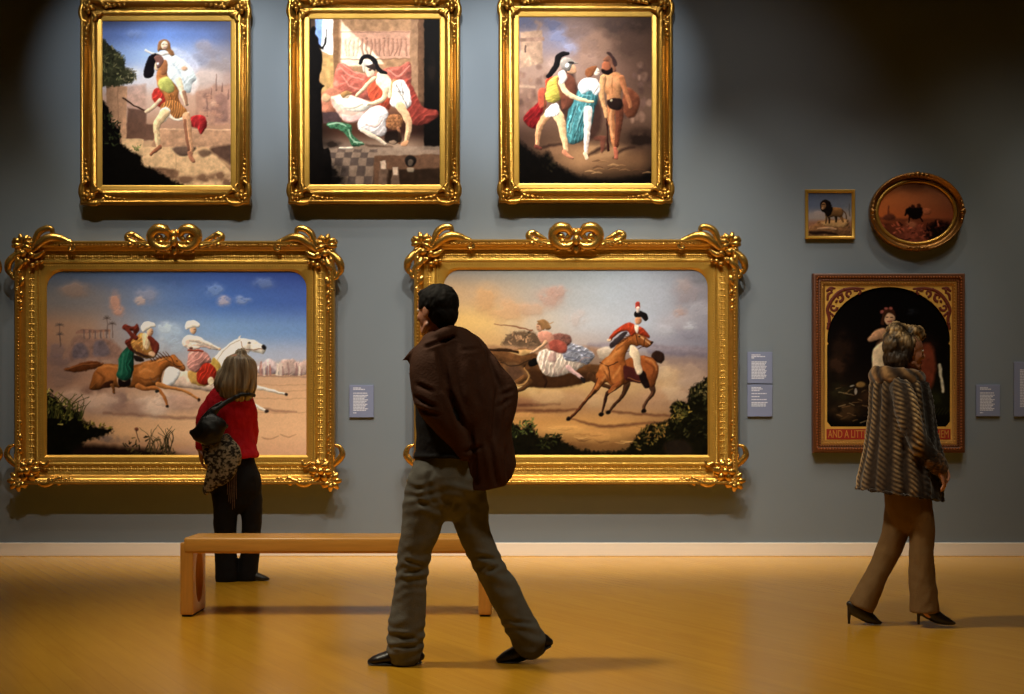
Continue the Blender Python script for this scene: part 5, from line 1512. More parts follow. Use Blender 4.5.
GU, GL = 'upright paintings in the upper row', 'wide paintings in carved gilt frames'
upright_picture((101.7, 20.4, 230.2, 184.8), paint_carried_woman(), 'upright gilt-framed painting of a helmeted soldier carrying a woman in white, under blue sky', GU)
upright_picture((309.2, 18.2, 439.6, 184.2), paint_bedside(), 'upright gilt-framed painting of a helmeted man bending over a sleeper on a couch indoors', GU)
upright_picture((519.2, 16.2, 651.8, 183.0), paint_three_figures(), 'upright gilt-framed painting of three standing figures, the middle one in blue-green skirt', GU)
large_picture((46, 271, 306, 455), paint_desert_riders(), 'wide gilt-framed painting of turbaned riders racing horses over desert sand', GL)
large_picture((443.6, 269.4, 708, 455), paint_lasso_chase(), 'wide gilt-framed painting of a scarlet-coated rider chased by a woman on horseback', GL)
large_picture((-299, 271, -35, 455), paint_dusk(), 'gilt-framed painting cut off by the edge of the photo, only a carved tip showing', GL)

# small lion picture
root = thing('framed_painting', 'tiny square gold-framed painting of a lion standing on rocks', 'painting', PX(831, 238, 0), None)
sight = (809.6, 192, 853, 235)
bm = bmesh.new()
sweep(bm, sight, [(0, .012), (0, .022), (.7, .03), (1.6, .034), (2.6, .036), (3.2, .032), (3.2, .004), (2, .004)])
add('frame', bm, GOLD_FLAT, root, True, 40)
canvas(paint_lion(), root, .018)

# oval picture
root = thing('framed_painting', 'oval gilt-framed painting of dark riders against an orange sky', 'painting', PX(917.6, 250, 0), None)
cx, cy, rx, ry = 917.4, 211.6, 37.6, 29.6
bm = bmesh.new()
sweep_oval(bm, cx, cy, rx, ry, [(3.6, .03), (4.2, .044), (5.2, .045), (6.2, .052), (7.6, .078), (8.6, .084), (9.6, .080), (10, .06), (9.6, .004), (5, .004)])
OLDGOLD = mat('tarnished_gilding', (0.26, 0.115, 0.025, 1), .34, .75, .5, bump=.3, bscale=70, var=.25, vscale=20)
add('frame', bm, OLDGOLD, root, True, 60)
bm = bmesh.new()
sweep_oval(bm, cx, cy, rx, ry, [(0, .02), (0, .034), (1.2, .042), (2.6, .042), (3.4, .038), (3.8, .030), (3, .02)])
add('slip', bm, GOLD, root, True, 60)
bm = bmesh.new()
p = paint_oval()
seg = 72
vs, cs = [], []
xs0, ys0 = p.xs[0], p.ys[0]
kx, ky = (p.w - 1) / (p.xs[-1] - p.xs[0]), (p.h - 1) / (p.ys[-1] - p.ys[0])
nr = 70
for i in range(nr + 1):
    for k in range(seg * 2):
        q, t = i / nr, PI * k / seg
        x, y = cx + (rx + .8) * q * math.cos(t), cy + (ry + .8) * q * math.sin(t)
        vs.append(PX(x, y, .026) - root.location)
        cs.append(p.I[min(p.h - 1, max(0, int((y - ys0) * ky))), min(p.w - 1, max(0, int((x - xs0) * kx)))])
fs = []
for i in range(nr):
    for k in range(seg * 2):
        a, b = i * seg * 2 + k, i * seg * 2 + (k + 1) % (seg * 2)
        fs.append((a, b, b + seg * 2, a + seg * 2))
me = bpy.data.meshes.new('canvas')
me.from_pydata(vs, [], fs)
set_colour(me, np.array(cs))
link('canvas', me, CANVAS, root, None, False)
for t in (PI / 2, -PI / 2, 0, PI):
    c = Corner(cx + (rx + 8) * math.cos(t), cy + (ry + 8) * math.sin(t), 1, 1)
    tx, ty = -math.sin(t), math.cos(t)
    for k in (-2, -1, 0, 1, 2):
        r = 2.6 - .5 * abs(k)
        c.bud(-tx * k * 4.4 + abs(k) * .8 * math.cos(t), ty * k * 4.4 - abs(k) * .8 * math.sin(t), r * (1.2 if abs(tx) > .5 else .8), r * (.8 if abs(tx) > .5 else 1.2), .08)
    c.bud(1.0 * math.cos(t), -1.0 * math.sin(t), 2.0, 2.0, .085)
    add('ornament', c.bm, OLDGOLD, root)

# arched picture
root = thing('framed_painting', 'dark arched painting of a child with animals over a lettered red band', 'painting', PX(889.6, 452, 0), None)
sight = (825.6, 285.2, 953.4, 440.6)
bm = bmesh.new()
sweep(bm, sight, [(4, .004), (4, .050), (5.2, .054), (6.4, .050), (7.2, .056), (9.4, .062), (10.8, .062), (12, .056), (12.4, .004)])
add('frame', bm, FRAME_WOOD, root, True, 40)
bm = bmesh.new()
beads(bm, sight, 8.2, .060, 2.9, 1.05)
beads(bm, sight, 5.2, .055, 2.4, .6)
add('beading', bm, mat('bronzed_wood', srgb(150, 84, 36), .42, .2, .4), root, True)
bm = bmesh.new()
sweep(bm, sight, [(-.4, .02), (-.4, .036), (.6, .042), (2, .044), (3, .050), (4.2, .050), (4.2, .02)])
beads(bm, sight, 2.2, .045, 3.2, .9)
add('inner_moulding', bm, mat('dull_gold', (0.50, 0.24, 0.05, 1), .45, .6, .5, bump=.2, bscale=60), root, True, 50)
hole = [(832, 426.6), (828, 421.6), (828, 345), (829.4, 343.4), (828, 341.6)]
for i in range(25):
    t = PI + PI * i / 24
    hole.append((889.8 + 61.8 * math.cos(t), 340.4 + 54 * math.sin(t)))
hole += [(950.2, 343.4), (951.6, 345), (951.6, 421.6), (947.6, 426.6)]
bm = bmesh.new()
holed_plate(bm, hole, (825, 284.8, 954, 441), .034, .034, .02)
DULLGOLD = mat('spandrel_gold', (0.74, 0.42, 0.08, 1), .5, .35, .4, bump=.15, bscale=60, var=.2, vscale=20)
add('spandrel', bm, DULLGOLD, root, False)
SCROLL = mat('scroll_red_brown', srgb(96, 36, 16), .6, 0, .3)
for m in (1, -1):
    c = Corner(889.8 + m * 64.4, 285, m, 1)
    V = .0345
    for pts in ([(3, 44, .7), (5, 34, .9), (3, 24, .9), (8, 14, 1), (16, 6, .9), (28, 3, .8), (40, 3.4, .5)],
                bez(9, 22, 1, 0, .9, 4, 1, .8, .5), bez(15, 12, 0, 1, -.9, 4.4, 1, .9, .5), bez(25, 8, 0, 1, .9, 3.6, 1, .8, .5),
                bez(5.6, 31, 1, 0, -.8, 3, .8, .7, .5), bez(34, 6, 0, 1, -.8, 2.6, .8, .7, .5),
                [(2, 6, .6), (6, 3, .9), (11, 3, .5)], [(3, 15, .6), (4, 9, .8), (8, 7, .5)]):
        c.scroll([(a_, b_, r__ * 1.45) for a_, b_, r__ in pts], V, .3)
    for a_, b_ in ((7, 5), (12, 16), (20, 4), (6, 18), (31, 5), (4, 38), (17, 9), (5, 27)):
        c.bud(a_, b_, 1.5, 1.1, V, .6, rot=a_ * .7)
    add('scrollwork', c.bm, SCROLL, root)
bm = bmesh.new()
box(bm, PX(827.4, 439.4, .0335), PX(951.8, 429, .0365))
band = add('inscription_band', bm, mat('band_red', srgb(150, 40, 26), .6, 0, .3), root, False)
cu = bpy.data.curves.new('inscription', 'FONT')
cu.body = 'AND A LITTLE CHILD SHALL LEAD THEM'
cu.align_x, cu.align_y = 'CENTER', 'CENTER'
cu.size = 9.6 * PXM
cu.extrude = .0006
to = bpy.data.objects.new('inscription', cu)
COL.objects.link(to)
bpy.context.view_layer.update()
tw = to.dimensions.x
me = bpy.data.meshes.new_from_object(to.evaluated_get(bpy.context.evaluated_depsgraph_get()))
bpy.data.objects.remove(to)
c = coords(me)
c[:, 0] *= 121 * PXM / tw
q = np.stack([c[:, 0], -c[:, 2], c[:, 1] * 1.15], 1) + np.array(PX(889.6, 434.4, .0375) - root.location)
set_coords(me, q)
link('lettering', me, mat('letter_gold', srgb(196, 140, 60), .5, .2, .4), band, None, False)
pc = paint_child()
canvas(pc, root, .022)

# ------------------------------------------------------------------ wall labels
PANEL = mat('label_board', srgb(126, 134, 164), .6, 0, .3)
INK = mat('label_lettering', srgb(214, 216, 228), .7, 0, .2)


def wall_label(x0, y0, x1, y1, rows, label, seed, group='text labels beside the paintings'):
    root = thing('wall_label', label, 'label', PX((x0 + x1) / 2, y1, 0), group)
    bm = bmesh.new()
    box(bm, PX(x0, y1, .0012), PX(x1, y0, .014), .002)
    add('panel', bm, PANEL, root, False)
    r = random.Random(seed)
    bm, last = bmesh.new(), None
    for yy, frac in rows:
        if last is not None and yy - last > 2.4:
            add('lettering', bm, INK, root, False)
            bm = bmesh.new()
        last = yy
        a, b = x0 + (x1 - x0) * .16, x0 + (x1 - x0) * (.16 + .64 * frac)
        x = a
        while x < b - .5:
            w = min(r.uniform(1.2, 3.6), b - x)
            box(bm, PX(x, y0 + yy + .5, .0141), PX(x + w, y0 + yy - .5, .0147))
            x += w + .35
    add('lettering', bm, INK, root, False)


R1 = [(3.0, .5), (4.4, .75), (8.2, .95)] + [(10.4 + 1.5 * k, .95 - .1 * (k % 3)) for k in range(11)] + [(28, .2)]
R2 = [(3, .6), (4.6, .9), (6, .2)] + [(10 + 1.5 * k, .95 - .05 * (k % 3)) for k in range(12)]
R3 = [(3, .6), (4.4, .7), (6, .5), (9, .95), (12, .5), (15, .95), (18, 1), (19.6, .9), (21.4, .9)]
wall_label(348.6, 384.8, 373, 417.4, R1, 'grey-blue text label on the wall between the two wide paintings', 1)
wall_label(748.6, 351.6, 773.6, 383.2, R2, 'upper text label of the two stacked right of the scarlet rider painting', 2)
wall_label(748.6, 384.4, 773.6, 416.6, R3, 'lower text label of the two stacked right of the scarlet rider painting', 3)
wall_label(978.4, 384.6, 1002.4, 416.2, R1, 'text label on the wall just right of the dark arched painting', 4)
wall_label(1016.4, 361.6, 1054, 416.4, [(8 + 1.6 * k, .95) for k in range(24)], 'larger text panel cut off at the right edge of the photo', 5)
# ------------------------------------------------------------------ the bench
OAK = mat('honey_oak', srgb(206, 146, 64), .42, 0, .45, bump=.12, bscale=14, var=.2, vscale=9, stretch=(.5, 8, 8), coat=.15)
OAK_END = mat('honey_oak_upright', srgb(200, 138, 58), .42, 0, .45, bump=.12, bscale=14, var=.2, vscale=9, stretch=(8, 8, .6), coat=.15)
RUBBER = mat('black_rubber_foot', srgb(18, 16, 16), .7)
BD = F / ((617 - HY) / CH)            # eye to the front of the bench


def bench():
    fl, fr = W(180, 617, BD), W(491.4, 617, BD)
    y0, y1 = fl.y, fl.y + .34
    top = .453
    root = thing('bench', 'long backless honey oak bench with solid end panels in the middle of the floor', 'bench', (( fl.x + fr.x) / 2, (y0 + y1) / 2, 0))
    lw = 13 / 176 * 1.0
    bm = bmesh.new()
    box(bm, (fl.x + .02, y0 - .004, top - .092), (fr.x - .02, y1 + .004, top), .017, 4)
    seat = add('seat', bm, OAK, root, True, 40)
    for x0, x1 in ((fl.x, fl.x + lw), (fr.x - lw, fr.x)):
        bm = bmesh.new()
        yc, zc, ry, rz = (y0 + y1) / 2, .215, .095, .15
        n = 40
        rim = []
        for i in range(n):
            t = 2 * PI * i / n
            c, s = math.cos(t), math.sin(t)
            hole = (yc + ry * c, zc + rz * s)
            k = min((y1 - yc) / abs(c) if abs(c) > 1e-6 else 9, (top - .03 - zc) / s if s > 1e-6 else ((zc - .012) / -s if s < -1e-6 else 9))
            rim.append((hole, (yc + k * c, zc + k * s)))
        for y, z in ((y0, .012), (y1, .012), (y0, top - .03), (y1, top - .03)):
            j = min(range(n), key=lambda i: (rim[i][1][0] - y) ** 2 + (rim[i][1][1] - z) ** 2)
            rim[j] = (rim[j][0], (y, z))
        V = [[bm.verts.new((x, *p)) for p in (h, o)] for h, o in rim for x in (x0, x1)]
        for i in range(n):
            j = (i + 1) % n
            a0, a1, b0, b1 = V[2 * i], V[2 * i + 1], V[2 * j], V[2 * j + 1]
            bm.faces.new((a0[0], a0[1], b0[1], b0[0]))
            bm.faces.new((a1[1], a1[0], b1[0], b1[1]))
            bm.faces.new((a0[0], b0[0], b1[0], a1[0]))
            bm.faces.new((a0[1], a1[1], b1[1], b0[1]))
        bmesh.ops.recalc_face_normals(bm, faces=bm.faces[:])
        es = [e for e in bm.edges if e.calc_face_angle(0) > .7]
        bmesh.ops.bevel(bm, geom=es, offset=.007, segments=3, affect='EDGES', profile=.5)
        leg = add('leg', bm, OAK_END, root, True, 40)
        bm = bmesh.new()
        box(bm, (x0 + .008, y0 + .01, 0), (x1 - .008, y1 - .01, .0125), .003)
        add('foot_pad', bm, RUBBER, leg, False)
    return root


bench()
# ------------------------------------------------------------------ visitors
class Fig:
    """A visitor measured from the photograph; d is the distance from the eye, dy a step in depth."""

    def __init__(s, d):
        s.d = d
        s.k = d / F

    def row(s, px, py, r, ry, dy=0.0):
        p = W(px, py, s.d + dy)
        return (p.x, p.y, p.z, r * s.k, ry)

    def tube(s, bm, rows, sub=6, seg=24, **kw):
        tube(bm, [s.row(*q) for q in rows], sub, seg, **kw)

    def ell(s, bm, px, py, rx, ry, rz, dy=0.0, rot=None):
        ellipsoid(bm, W(px, py, s.d + dy), (rx * s.k, ry, rz * s.k), rot, 20, 14)


def head_shape(bm, base, H, yaw, nod=0.0):
    """base: the chin's level under the skull's middle; local x looks forward. Returns local-to-world."""
    M = Matrix.Translation(base) @ Matrix.Rotation(yaw, 4, 'Z') @ Matrix.Rotation(nod, 4, 'Y') @ Matrix.Scale(H, 4)
    R = M.to_3x3().normalized()

    def E(c, r):
        ellipsoid(bm, M @ Vector(c), (r[0] * H, r[1] * H, r[2] * H), R, 20, 14)
    E((-.05, 0, .62), (.42, .335, .37))
    E((.10, 0, .40), (.27, .27, .34))
    E((.20, 0, .14), (.16, .17, .14))
    E((.275, 0, .075), (.085, .10, .075))
    E((.265, 0, .60), (.10, .22, .13))
    for s in (1, -1):
        E((.21, .15 * s, .37), (.12, .10, .10))
        E((.31, .11 * s, .575), (.05, .09, .03))
        E((-.03, .325 * s, .45), (.085, .03, .13))
        E((.37, .042 * s, .335), (.04, .035, .03))
        tube(bm, [(*(M @ Vector((.02, .22 * s, .2))), .07 * H, .07 * H), (*(M @ Vector((.2, .12 * s, .08))), .06 * H, .06 * H)], 2, 10)

    def T(rows):
        tube(bm, [(*(M @ Vector(q[:3])), q[3] * H, q[3] * H) for q in rows], 5, 10, depth=tuple(R @ Vector((0, 1, 0))))
    T([(.34, 0, .56, .03), (.385, 0, .47, .038), (.44, 0, .375, .05), (.40, 0, .335, .04)])
    T([(.33, -.09, .235, .02), (.365, 0, .245, .032), (.33, .09, .235, .02)])
    T([(.32, -.075, .195, .02), (.352, 0, .19, .034), (.32, .075, .195, .02)])
    return M


def face_parts(M, H, root, lip=None):
    """Eyes (with irises), brows and lips as pieces of their own."""
    R = M.to_3x3().normalized()
    for s in (1, -1):
        bm = bmesh.new()
        ellipsoid(bm, M @ Vector((.325, .125 * s, .505)), (.042 * H, .06 * H, .036 * H), R, 14, 10)
        e = add('eye', bm, EYE, root)
        bm = bmesh.new()
        ellipsoid(bm, M @ Vector((.355, .125 * s, .505)), (.016 * H, .026 * H, .028 * H), R, 10, 8)
        add('iris', bm, IRIS, e)
        bm = bmesh.new()
        tube(bm, [(*(M @ Vector((.335, .05 * s, .59))), .01 * H, .012 * H), (*(M @ Vector((.345, .12 * s, .61))), .012 * H, .014 * H), (*(M @ Vector((.30, .2 * s, .59))), .006 * H, .008 * H)], 4, 8)
        add('eyebrow', bm, BROW, root)
    if lip:
        bm = bmesh.new()
        tube(bm, [(*(M @ Vector((.345, -.075, .228))), .008 * H, .010 * H), (*(M @ Vector((.39, 0, .235))), .012 * H, .026 * H), (*(M @ Vector((.345, .075, .228))), .008 * H, .010 * H)], 4, 8)
        tube(bm, [(*(M @ Vector((.335, -.065, .20))), .008 * H, .010 * H), (*(M @ Vector((.38, 0, .195))), .014 * H, .026 * H), (*(M @ Vector((.335, .065, .20))), .008 * H, .010 * H)], 4, 8)
        add('lips', bm, lip, root)


def hand_shape(bm, wrist, along, palm_n, size=.18, curl=.5, thumb_side=1):
    """A palm, four unequal bent fingers and a thumb from the palm's side."""
    a = Vector(along).normalized()
    n = Vector(palm_n)
    n = (n - a * n.dot(a)).normalized()
    l = a.cross(n)
    w = Vector(wrist)
    s = size / .18
    tube(bm, [(*(w - a * .03 * s), .026 * s, .02 * s), (*(w + a * .01 * s), .03 * s, .018 * s), (*(w + a * .05 * s), .038 * s, .016 * s), (*(w + a * .085 * s), .038 * s, .013 * s)], 4, 14, depth=tuple(n))
    for off, ln in ((-.029, .062), (-.010, .078), (.010, .084), (.029, .074)):
        p = w + a * (.080 * s) + l * off * s * thumb_side
        d, rows = a.copy(), []
        for k, (f, r) in enumerate(((.0, .0092), (.45, .0088), (.28, .008), (.27, .007))):
            p = p + d * (ln * f * s)
            rows.append((*p, r * s, r * s))
            d = Matrix.Rotation(curl * (.35 if k == 0 else .8), 3, l) @ d if l.dot(a.cross(n)) > 0 else d
        tube(bm, rows, 3, 10, depth=tuple(n))
    p = w + a * .025 * s + l * .030 * s * thumb_side
    q = p + (a * .03 + l * .022 * thumb_side + n * .010) * s
    tube(bm, [(*p, .012 * s, .012 * s), (*q, .0105 * s, .0105 * s), (*(q + (a * .026 + l * .004 * thumb_side + n * .010) * s), .008 * s, .008 * s)], 3, 10)


def folds(me, amp, freq, seed=0.0, ridge=False):
    c, n = coords(me), normals(me)
    f = fbm(c * np.array(freq) + seed, 3) - .5
    if ridge:
        f = .25 - np.abs(f) * 1.6
    set_coords(me, c + n * (amp * 2 * f)[:, None])
    return me


def creases(me, f, lines):
    """Sharp valleys of cloth along lines measured on the photo, on the side that faces it."""
    c, n = coords(me), normals(me)
    out = c.copy()
    face = np.clip(-n[:, 1] * 1.5 + .2, 0, 1)
    dd = D + c[:, 1]
    px = CX + c[:, 0] * F / dd
    py = HY - (c[:, 2] - CH) * F / dd
    for (x1, y1), (x2, y2), w, a in lines:
        dx, dy = x2 - x1, y2 - y1
        t = np.clip(((px - x1) * dx + (py - y1) * dy) / (dx * dx + dy * dy), 0, 1)
        e = np.hypot(px - x1 - t * dx, py - y1 - t * dy) / w
        prof = np.exp(-e * e) - .45 * np.exp(-(e - 1.7) ** 2 * 1.2)
        out -= n * (a * prof * face * np.clip(1.15 - abs(2 * t - 1) ** 3, 0, 1))[:, None]
    set_coords(me, out)


def ground(me):
    c = coords(me)
    c[:, 2] = np.maximum(c[:, 2], .002)
    set_coords(me, c)
    return me


def person(fig, px, py, label, bm, voxel, skin):
    loc = W(px, py, fig.d)
    loc.z = 0
    me = remeshed(bm, voxel, 2)
    c = coords(me) - np.array(loc)
    c[:, 2] = np.maximum(c[:, 2], .012)
    set_coords(me, c)
    me.materials.clear()
    o = link('person', me, skin, None, loc)
    return tag(o, label, 'person')


def strand_colour(me, axis_scale, base, dark, seed):
    c = coords(me)
    f = fbm(c * np.array(axis_scale) + seed, 3)
    f = np.clip((f - .3) / .4, 0, 1)[:, None]
    set_colour(me, (np.array(dark) * (1 - f) + np.array(base) * f) / 255.)


SKIN_M = mat('skin', srgb(196, 136, 108), .5, 0, .4, bump=.05, bscale=200, var=.08, vscale=12)
EYE = mat('eye_white', srgb(226, 220, 212), .25, 0, .5)
IRIS = mat('iris', srgb(50, 34, 26), .2, 0, .5)
BROW = mat('brow', srgb(60, 42, 32), .8)
LIP = mat('lips', srgb(150, 66, 60), .4)
HAIR_M = colmat('hair', .42, .5)
JACKET = mat('brown_jacket_cloth', srgb(66, 36, 19), .8, 0, .25, bump=.25, bscale=90, var=.18, vscale=14)
DENIM = mat('faded_denim', srgb(104, 101, 94), .85, 0, .2, bump=.3, bscale=220, var=.28, vscale=10, stretch=(1.6, 1.6, .7))
BLACK_CLOTH = mat('black_cloth', srgb(22, 20, 22), .85, 0, .25, bump=.2, bscale=80)
LEATHER = mat('dark_shoe_leather', srgb(30, 22, 18), .38, 0, .5, bump=.1, bscale=60)
RED = mat('red_wool', srgb(200, 16, 32), .8, 0, .25, bump=.25, bscale=90, var=.14, vscale=14)
BROWN_TR = mat('brown_trouser_cloth', srgb(112, 84, 50), .8, 0, .25, bump=.2, bscale=120, var=.15, vscale=14)
BAG = mat('black_bag_leather', srgb(20, 17, 17), .45, 0, .5, bump=.2, bscale=40)


def walking_man():
    f = Fig(F / ((664 - HY) / CH))
    bm = bmesh.new()
    base = W(435.8, 336, f.d - .0)
    H = .232
    M = head_shape(bm, base, H, math.radians(140))
    # neck, trunk, limbs: one skin
    f.tube(bm, [(438, 322, 13, .062), (443, 340, 14, .066), (450, 356, 20, .08)])
    f.tube(bm, [(452, 350, 22, .08), (458, 375, 32, .10), (460, 410, 30, .10), (455, 445, 28, .10), (450, 475, 27, .10)])
    f.tube(bm, [(440, 356, 10, .06, -.06), (431, 372, 10, .05, -.12), (434, 398, 8.6, .042, -.14), (448, 424, 7.4, .036, -.10), (464, 446, 5.6, .028, -.05)])
    f.tube(bm, [(470, 356, 10, .06, .05), (490, 372, 9.6, .05, .06), (503, 393, 8.4, .042, .04), (499, 418, 7.2, .036, .0), (492, 440, 5.6, .028, -.04)])
    hand_shape(bm, W(464, 446, f.d - .05), (.25, .1, -1), (.6, .5, 0), .185, .35, 1)
    hand_shape(bm, W(492, 440, f.d - .04), (-.2, .1, -1), (-.6, .5, 0), .185, .35, -1)
    f.tube(bm, [(434, 480, 17, .08, -.03), (422, 525, 15, .07, -.03), (412, 572, 11, .055, -.02), (409, 605, 10.5, .052, -.02), (405, 645, 7.5, .04, -.02), (403, 655, 8, .04, -.02)])
    f.tube(bm, [(460, 485, 17, .08, .04), (473, 532, 14.6, .07, .05), (488, 566, 11, .055, .05), (507, 602, 10.6, .052, .05), (526, 640, 7.5, .04, .05)])
    f.tube(bm, [(408, 656, 6, .03, -.02), (392, 658, 5, .034, -.02), (376, 661, 3, .03, -.02)])
    f.tube(bm, [(532, 642, 6, .03, .05), (518, 651, 5, .034, .05), (504, 658, 3, .03, .05)])
    man = person(f, 448, 664, 'man in brown jacket and jeans walking past the bench, seen from behind', bm, .0055, SKIN_M)
    face_parts(M, H, man)

    # hair: close cropped, down to the nape
    bm = bmesh.new()
    R = M.to_3x3().normalized()
    ellipsoid(bm, M @ Vector((-.075, 0, .645)), (.435 * H, .365 * H, .385 * H), R, 24, 16)
    ellipsoid(bm, M @ Vector((-.20, 0, .43)), (.29 * H, .305 * H, .30 * H), R, 24, 16)
    ellipsoid(bm, M @ Vector((-.25, 0, .26)), (.17 * H, .22 * H, .19 * H), R, 20, 14)
    ellipsoid(bm, M @ Vector((.16, 0, .83)), (.22 * H, .25 * H, .13 * H), R, 20, 14)
    me = remeshed(bm, .0055, 3)
    # hairline: clear of the face
    c = coords(me)
    Mi = np.array(M.inverted())
    loc_ = c @ Mi[:3, :3].T + Mi[:3, 3]
    keep = np.minimum(.26 + np.clip((loc_[:, 2] - .62) * .5, -.2, .12), 1)
    over = np.maximum(loc_[:, 0] - keep, 0)
    loc_[:, 0] -= over
    side = (loc_[:, 2] < .52) & (loc_[:, 0] > .02)
    loc_[side, 0] = .02 + (loc_[side, 0] - .02) * .1
    Mf = np.array(M)
    set_coords(me, loc_ @ Mf[:3, :3].T + Mf[:3, 3])
    folds(me, .005, (70, 70, 45), 2)
    strand_colour(me, (140, 140, 60), (26, 19, 16), (9, 7, 7), 3)
    relink('hair', me, colmat('cropped_hair', .75, .2), man)

    # shirt under the open jacket
    bm = bmesh.new()
    f.tube(bm, [(446, 352, 20, .09, 0), (450, 380, 33, .115, 0), (446, 410, 31, .115, -.02), (444.6, 435, 28.6, .118, -.02), (446, 452, 31.6, .13, -.01), (446, 459, 33, .137, -.01)], round_ends=False)
    relink('shirt', folds(remeshed(bm, .008, 2), .004, (14, 14, 22), 1), BLACK_CLOTH, man)

    # jeans
    bm = bmesh.new()
    f.tube(bm, [(446, 454, 30, .118, 0), (446, 470, 34, .125, 0), (446, 488, 37, .125, 0), (446, 500, 30, .10, 0)])
    f.tube(bm, [(432, 472, 20, .11, -.02), (429, 486, 22.5, .115, -.025), (425, 505, 22, .105, -.03), (422.6, 522, 20.6, .095, -.03), (416, 546, 17.4, .085, -.03), (412, 571, 15.8, .078, -.02), (410, 600, 16.8, .082, -.02), (406.6, 628, 18, .088, -.02), (405, 648, 17.6, .09, -.02), (405, 654, 16.6, .085, -.02)])
    f.tube(bm, [(460, 476, 20, .11, .03), (463, 490, 22, .11, .04), (468.6, 508, 20, .10, .05), (474.6, 533, 16.4, .09, .05), (488, 564, 15, .08, .05), (507, 598, 16, .08, .05), (522, 628, 17, .085, .05), (530, 643, 17, .085, .05)])
    me = remeshed(bm, .008, 8)
    folds(me, .009, (9, 9, 14), 5)
    creases(me, f, [((447, 514), (430, 500), 3, .006), ((448, 516), (460, 500), 3, .006), ((416, 500), (440, 512), 2.6, .007), ((404, 560), (424, 566), 2.2, .008), ((402, 574), (424, 570), 2.2, .008), ((478, 556), (496, 560), 2.2, .008), ((484, 574), (500, 566), 2.2, .007), ((430, 470), (428, 500), 3, .005), ((392, 634), (420, 640), 2.2, .009), ((390, 646), (418, 646), 2, .008), ((512, 622), (534, 624), 2.2, .009)])
    c = coords(me)
    # gathered creases behind the knees and at the hems
    z = c[:, 2]
    k = np.exp(-((z - .43) / .09) ** 2) + 1.3 * np.exp(-((z - .12) / .08) ** 2) + .8 * np.exp(-((z - .78) / .08) ** 2)
    set_coords(me, c + normals(me) * (k * .0032 * np.sin(z * 120 + 14 * vnoise(c * 7)))[:, None])
    relink('jeans', me, DENIM, man)

    # jacket, swept back by the hands in the pockets
    bm = bmesh.new()
    f.tube(bm, [(442, 334, 13, .07), (449, 343, 25, .095), (453, 354, 33, .12), (455, 370, 37, .135), (459.6, 395, 40, .145), (469, 412, 39, .145, .01), (477, 426, 36, .14, .02), (483, 442, 31, .135, .02), (487, 457, 29.4, .13, .02), (488.6, 472, 28.6, .125, .02), (487, 484, 22, .11, .02)])
    f.tube(bm, [(434, 346, 15, .07, -.06), (429, 364, 18.4, .075, -.1), (429.6, 390, 17.8, .072, -.13), (434.6, 406, 16.6, .066, -.14), (446, 424, 14, .058, -.13), (457, 441, 11.6, .05, -.11), (463, 452, 9.6, .045, -.1)])
    f.tube(bm, [(470, 345, 13, .07, .05), (479, 358, 13.6, .075, .06), (490, 374, 14, .07, .05), (503.6, 392, 13.6, .064, .04), (502, 416, 12.6, .056, .0), (496, 438, 11, .05, -.04)])
    f.tube(bm, [(478, 430, 16, .10, .0), (486, 452, 26, .13, .01), (489, 472, 28.6, .13, .02), (488, 486, 24, .125, .02), (487.6, 498, 20, .12, .02)], seg=28, round_ends=False)
    # collar and the lapel standing out
    f.tube(bm, [(424, 342, 4, .022, -.02), (428, 341, 5.6, .026, -.075), (440, 335.6, 6.4, .026, -.10), (452, 330.6, 6, .026, -.06), (456, 331, 4.6, .022, .0)], seg=14)
    f.tube(bm, [(432, 344, 6.6, .04, -.07), (420, 349, 5.6, .034, -.07), (411, 354.6, 4, .024, -.06), (402.6, 360.4, 1.2, .010, -.05)], seg=14)
    f.tube(bm, [(418, 352, 6, .03, -.06), (414, 362, 6, .03, -.06)], seg=12)
    me = remeshed(bm, .008, 3)
    folds(me, .012, (7, 7, 5), 11)
    creases(me, f, [((438, 350), (447, 388), 3.2, .016), ((447, 388), (463, 428), 3.2, .018), ((488, 352), (498, 386), 2.8, .012), ((498, 386), (494, 440), 2.8, .016),
                    ((413, 396), (436, 408), 2.4, .010), ((416, 408), (440, 416), 2.2, .009), ((416, 384), (434, 392), 2.4, .007), ((424, 347.4), (440, 342), 1.8, .012), ((440, 342), (457, 336.4), 1.8, .012),
                    ((470, 428), (477, 486), 2.6, .012), ((489, 440), (497, 486), 2.8, .013), ((506, 446), (509, 484), 2.2, .010), ((510, 398), (498, 408), 2.2, .008), ((514, 390), (500, 396), 2.2, .008),
                    ((455, 362), (462, 410), 4, .007), ((473, 360), (478, 405), 4, .007), ((464, 452), (482, 447), 2.4, .008), ((460, 350), (480, 349), 2, .004)])
    # the hem hangs in a clean edge
    c = coords(me)
    dd = D + c[:, 1]
    px = CX + c[:, 0] * F / dd
    hem = np.interp(px, [448, 456, 466, 484, 505, 512, 517.5], [440, 468, 489, 491, 486, 477, 462])
    tail = px > 452
    zmin = CH - (hem - HY) * dd / F
    c[tail, 2] = np.maximum(c[tail, 2], zmin[tail])
    set_coords(me, c)
    relink('jacket', me, JACKET, man)

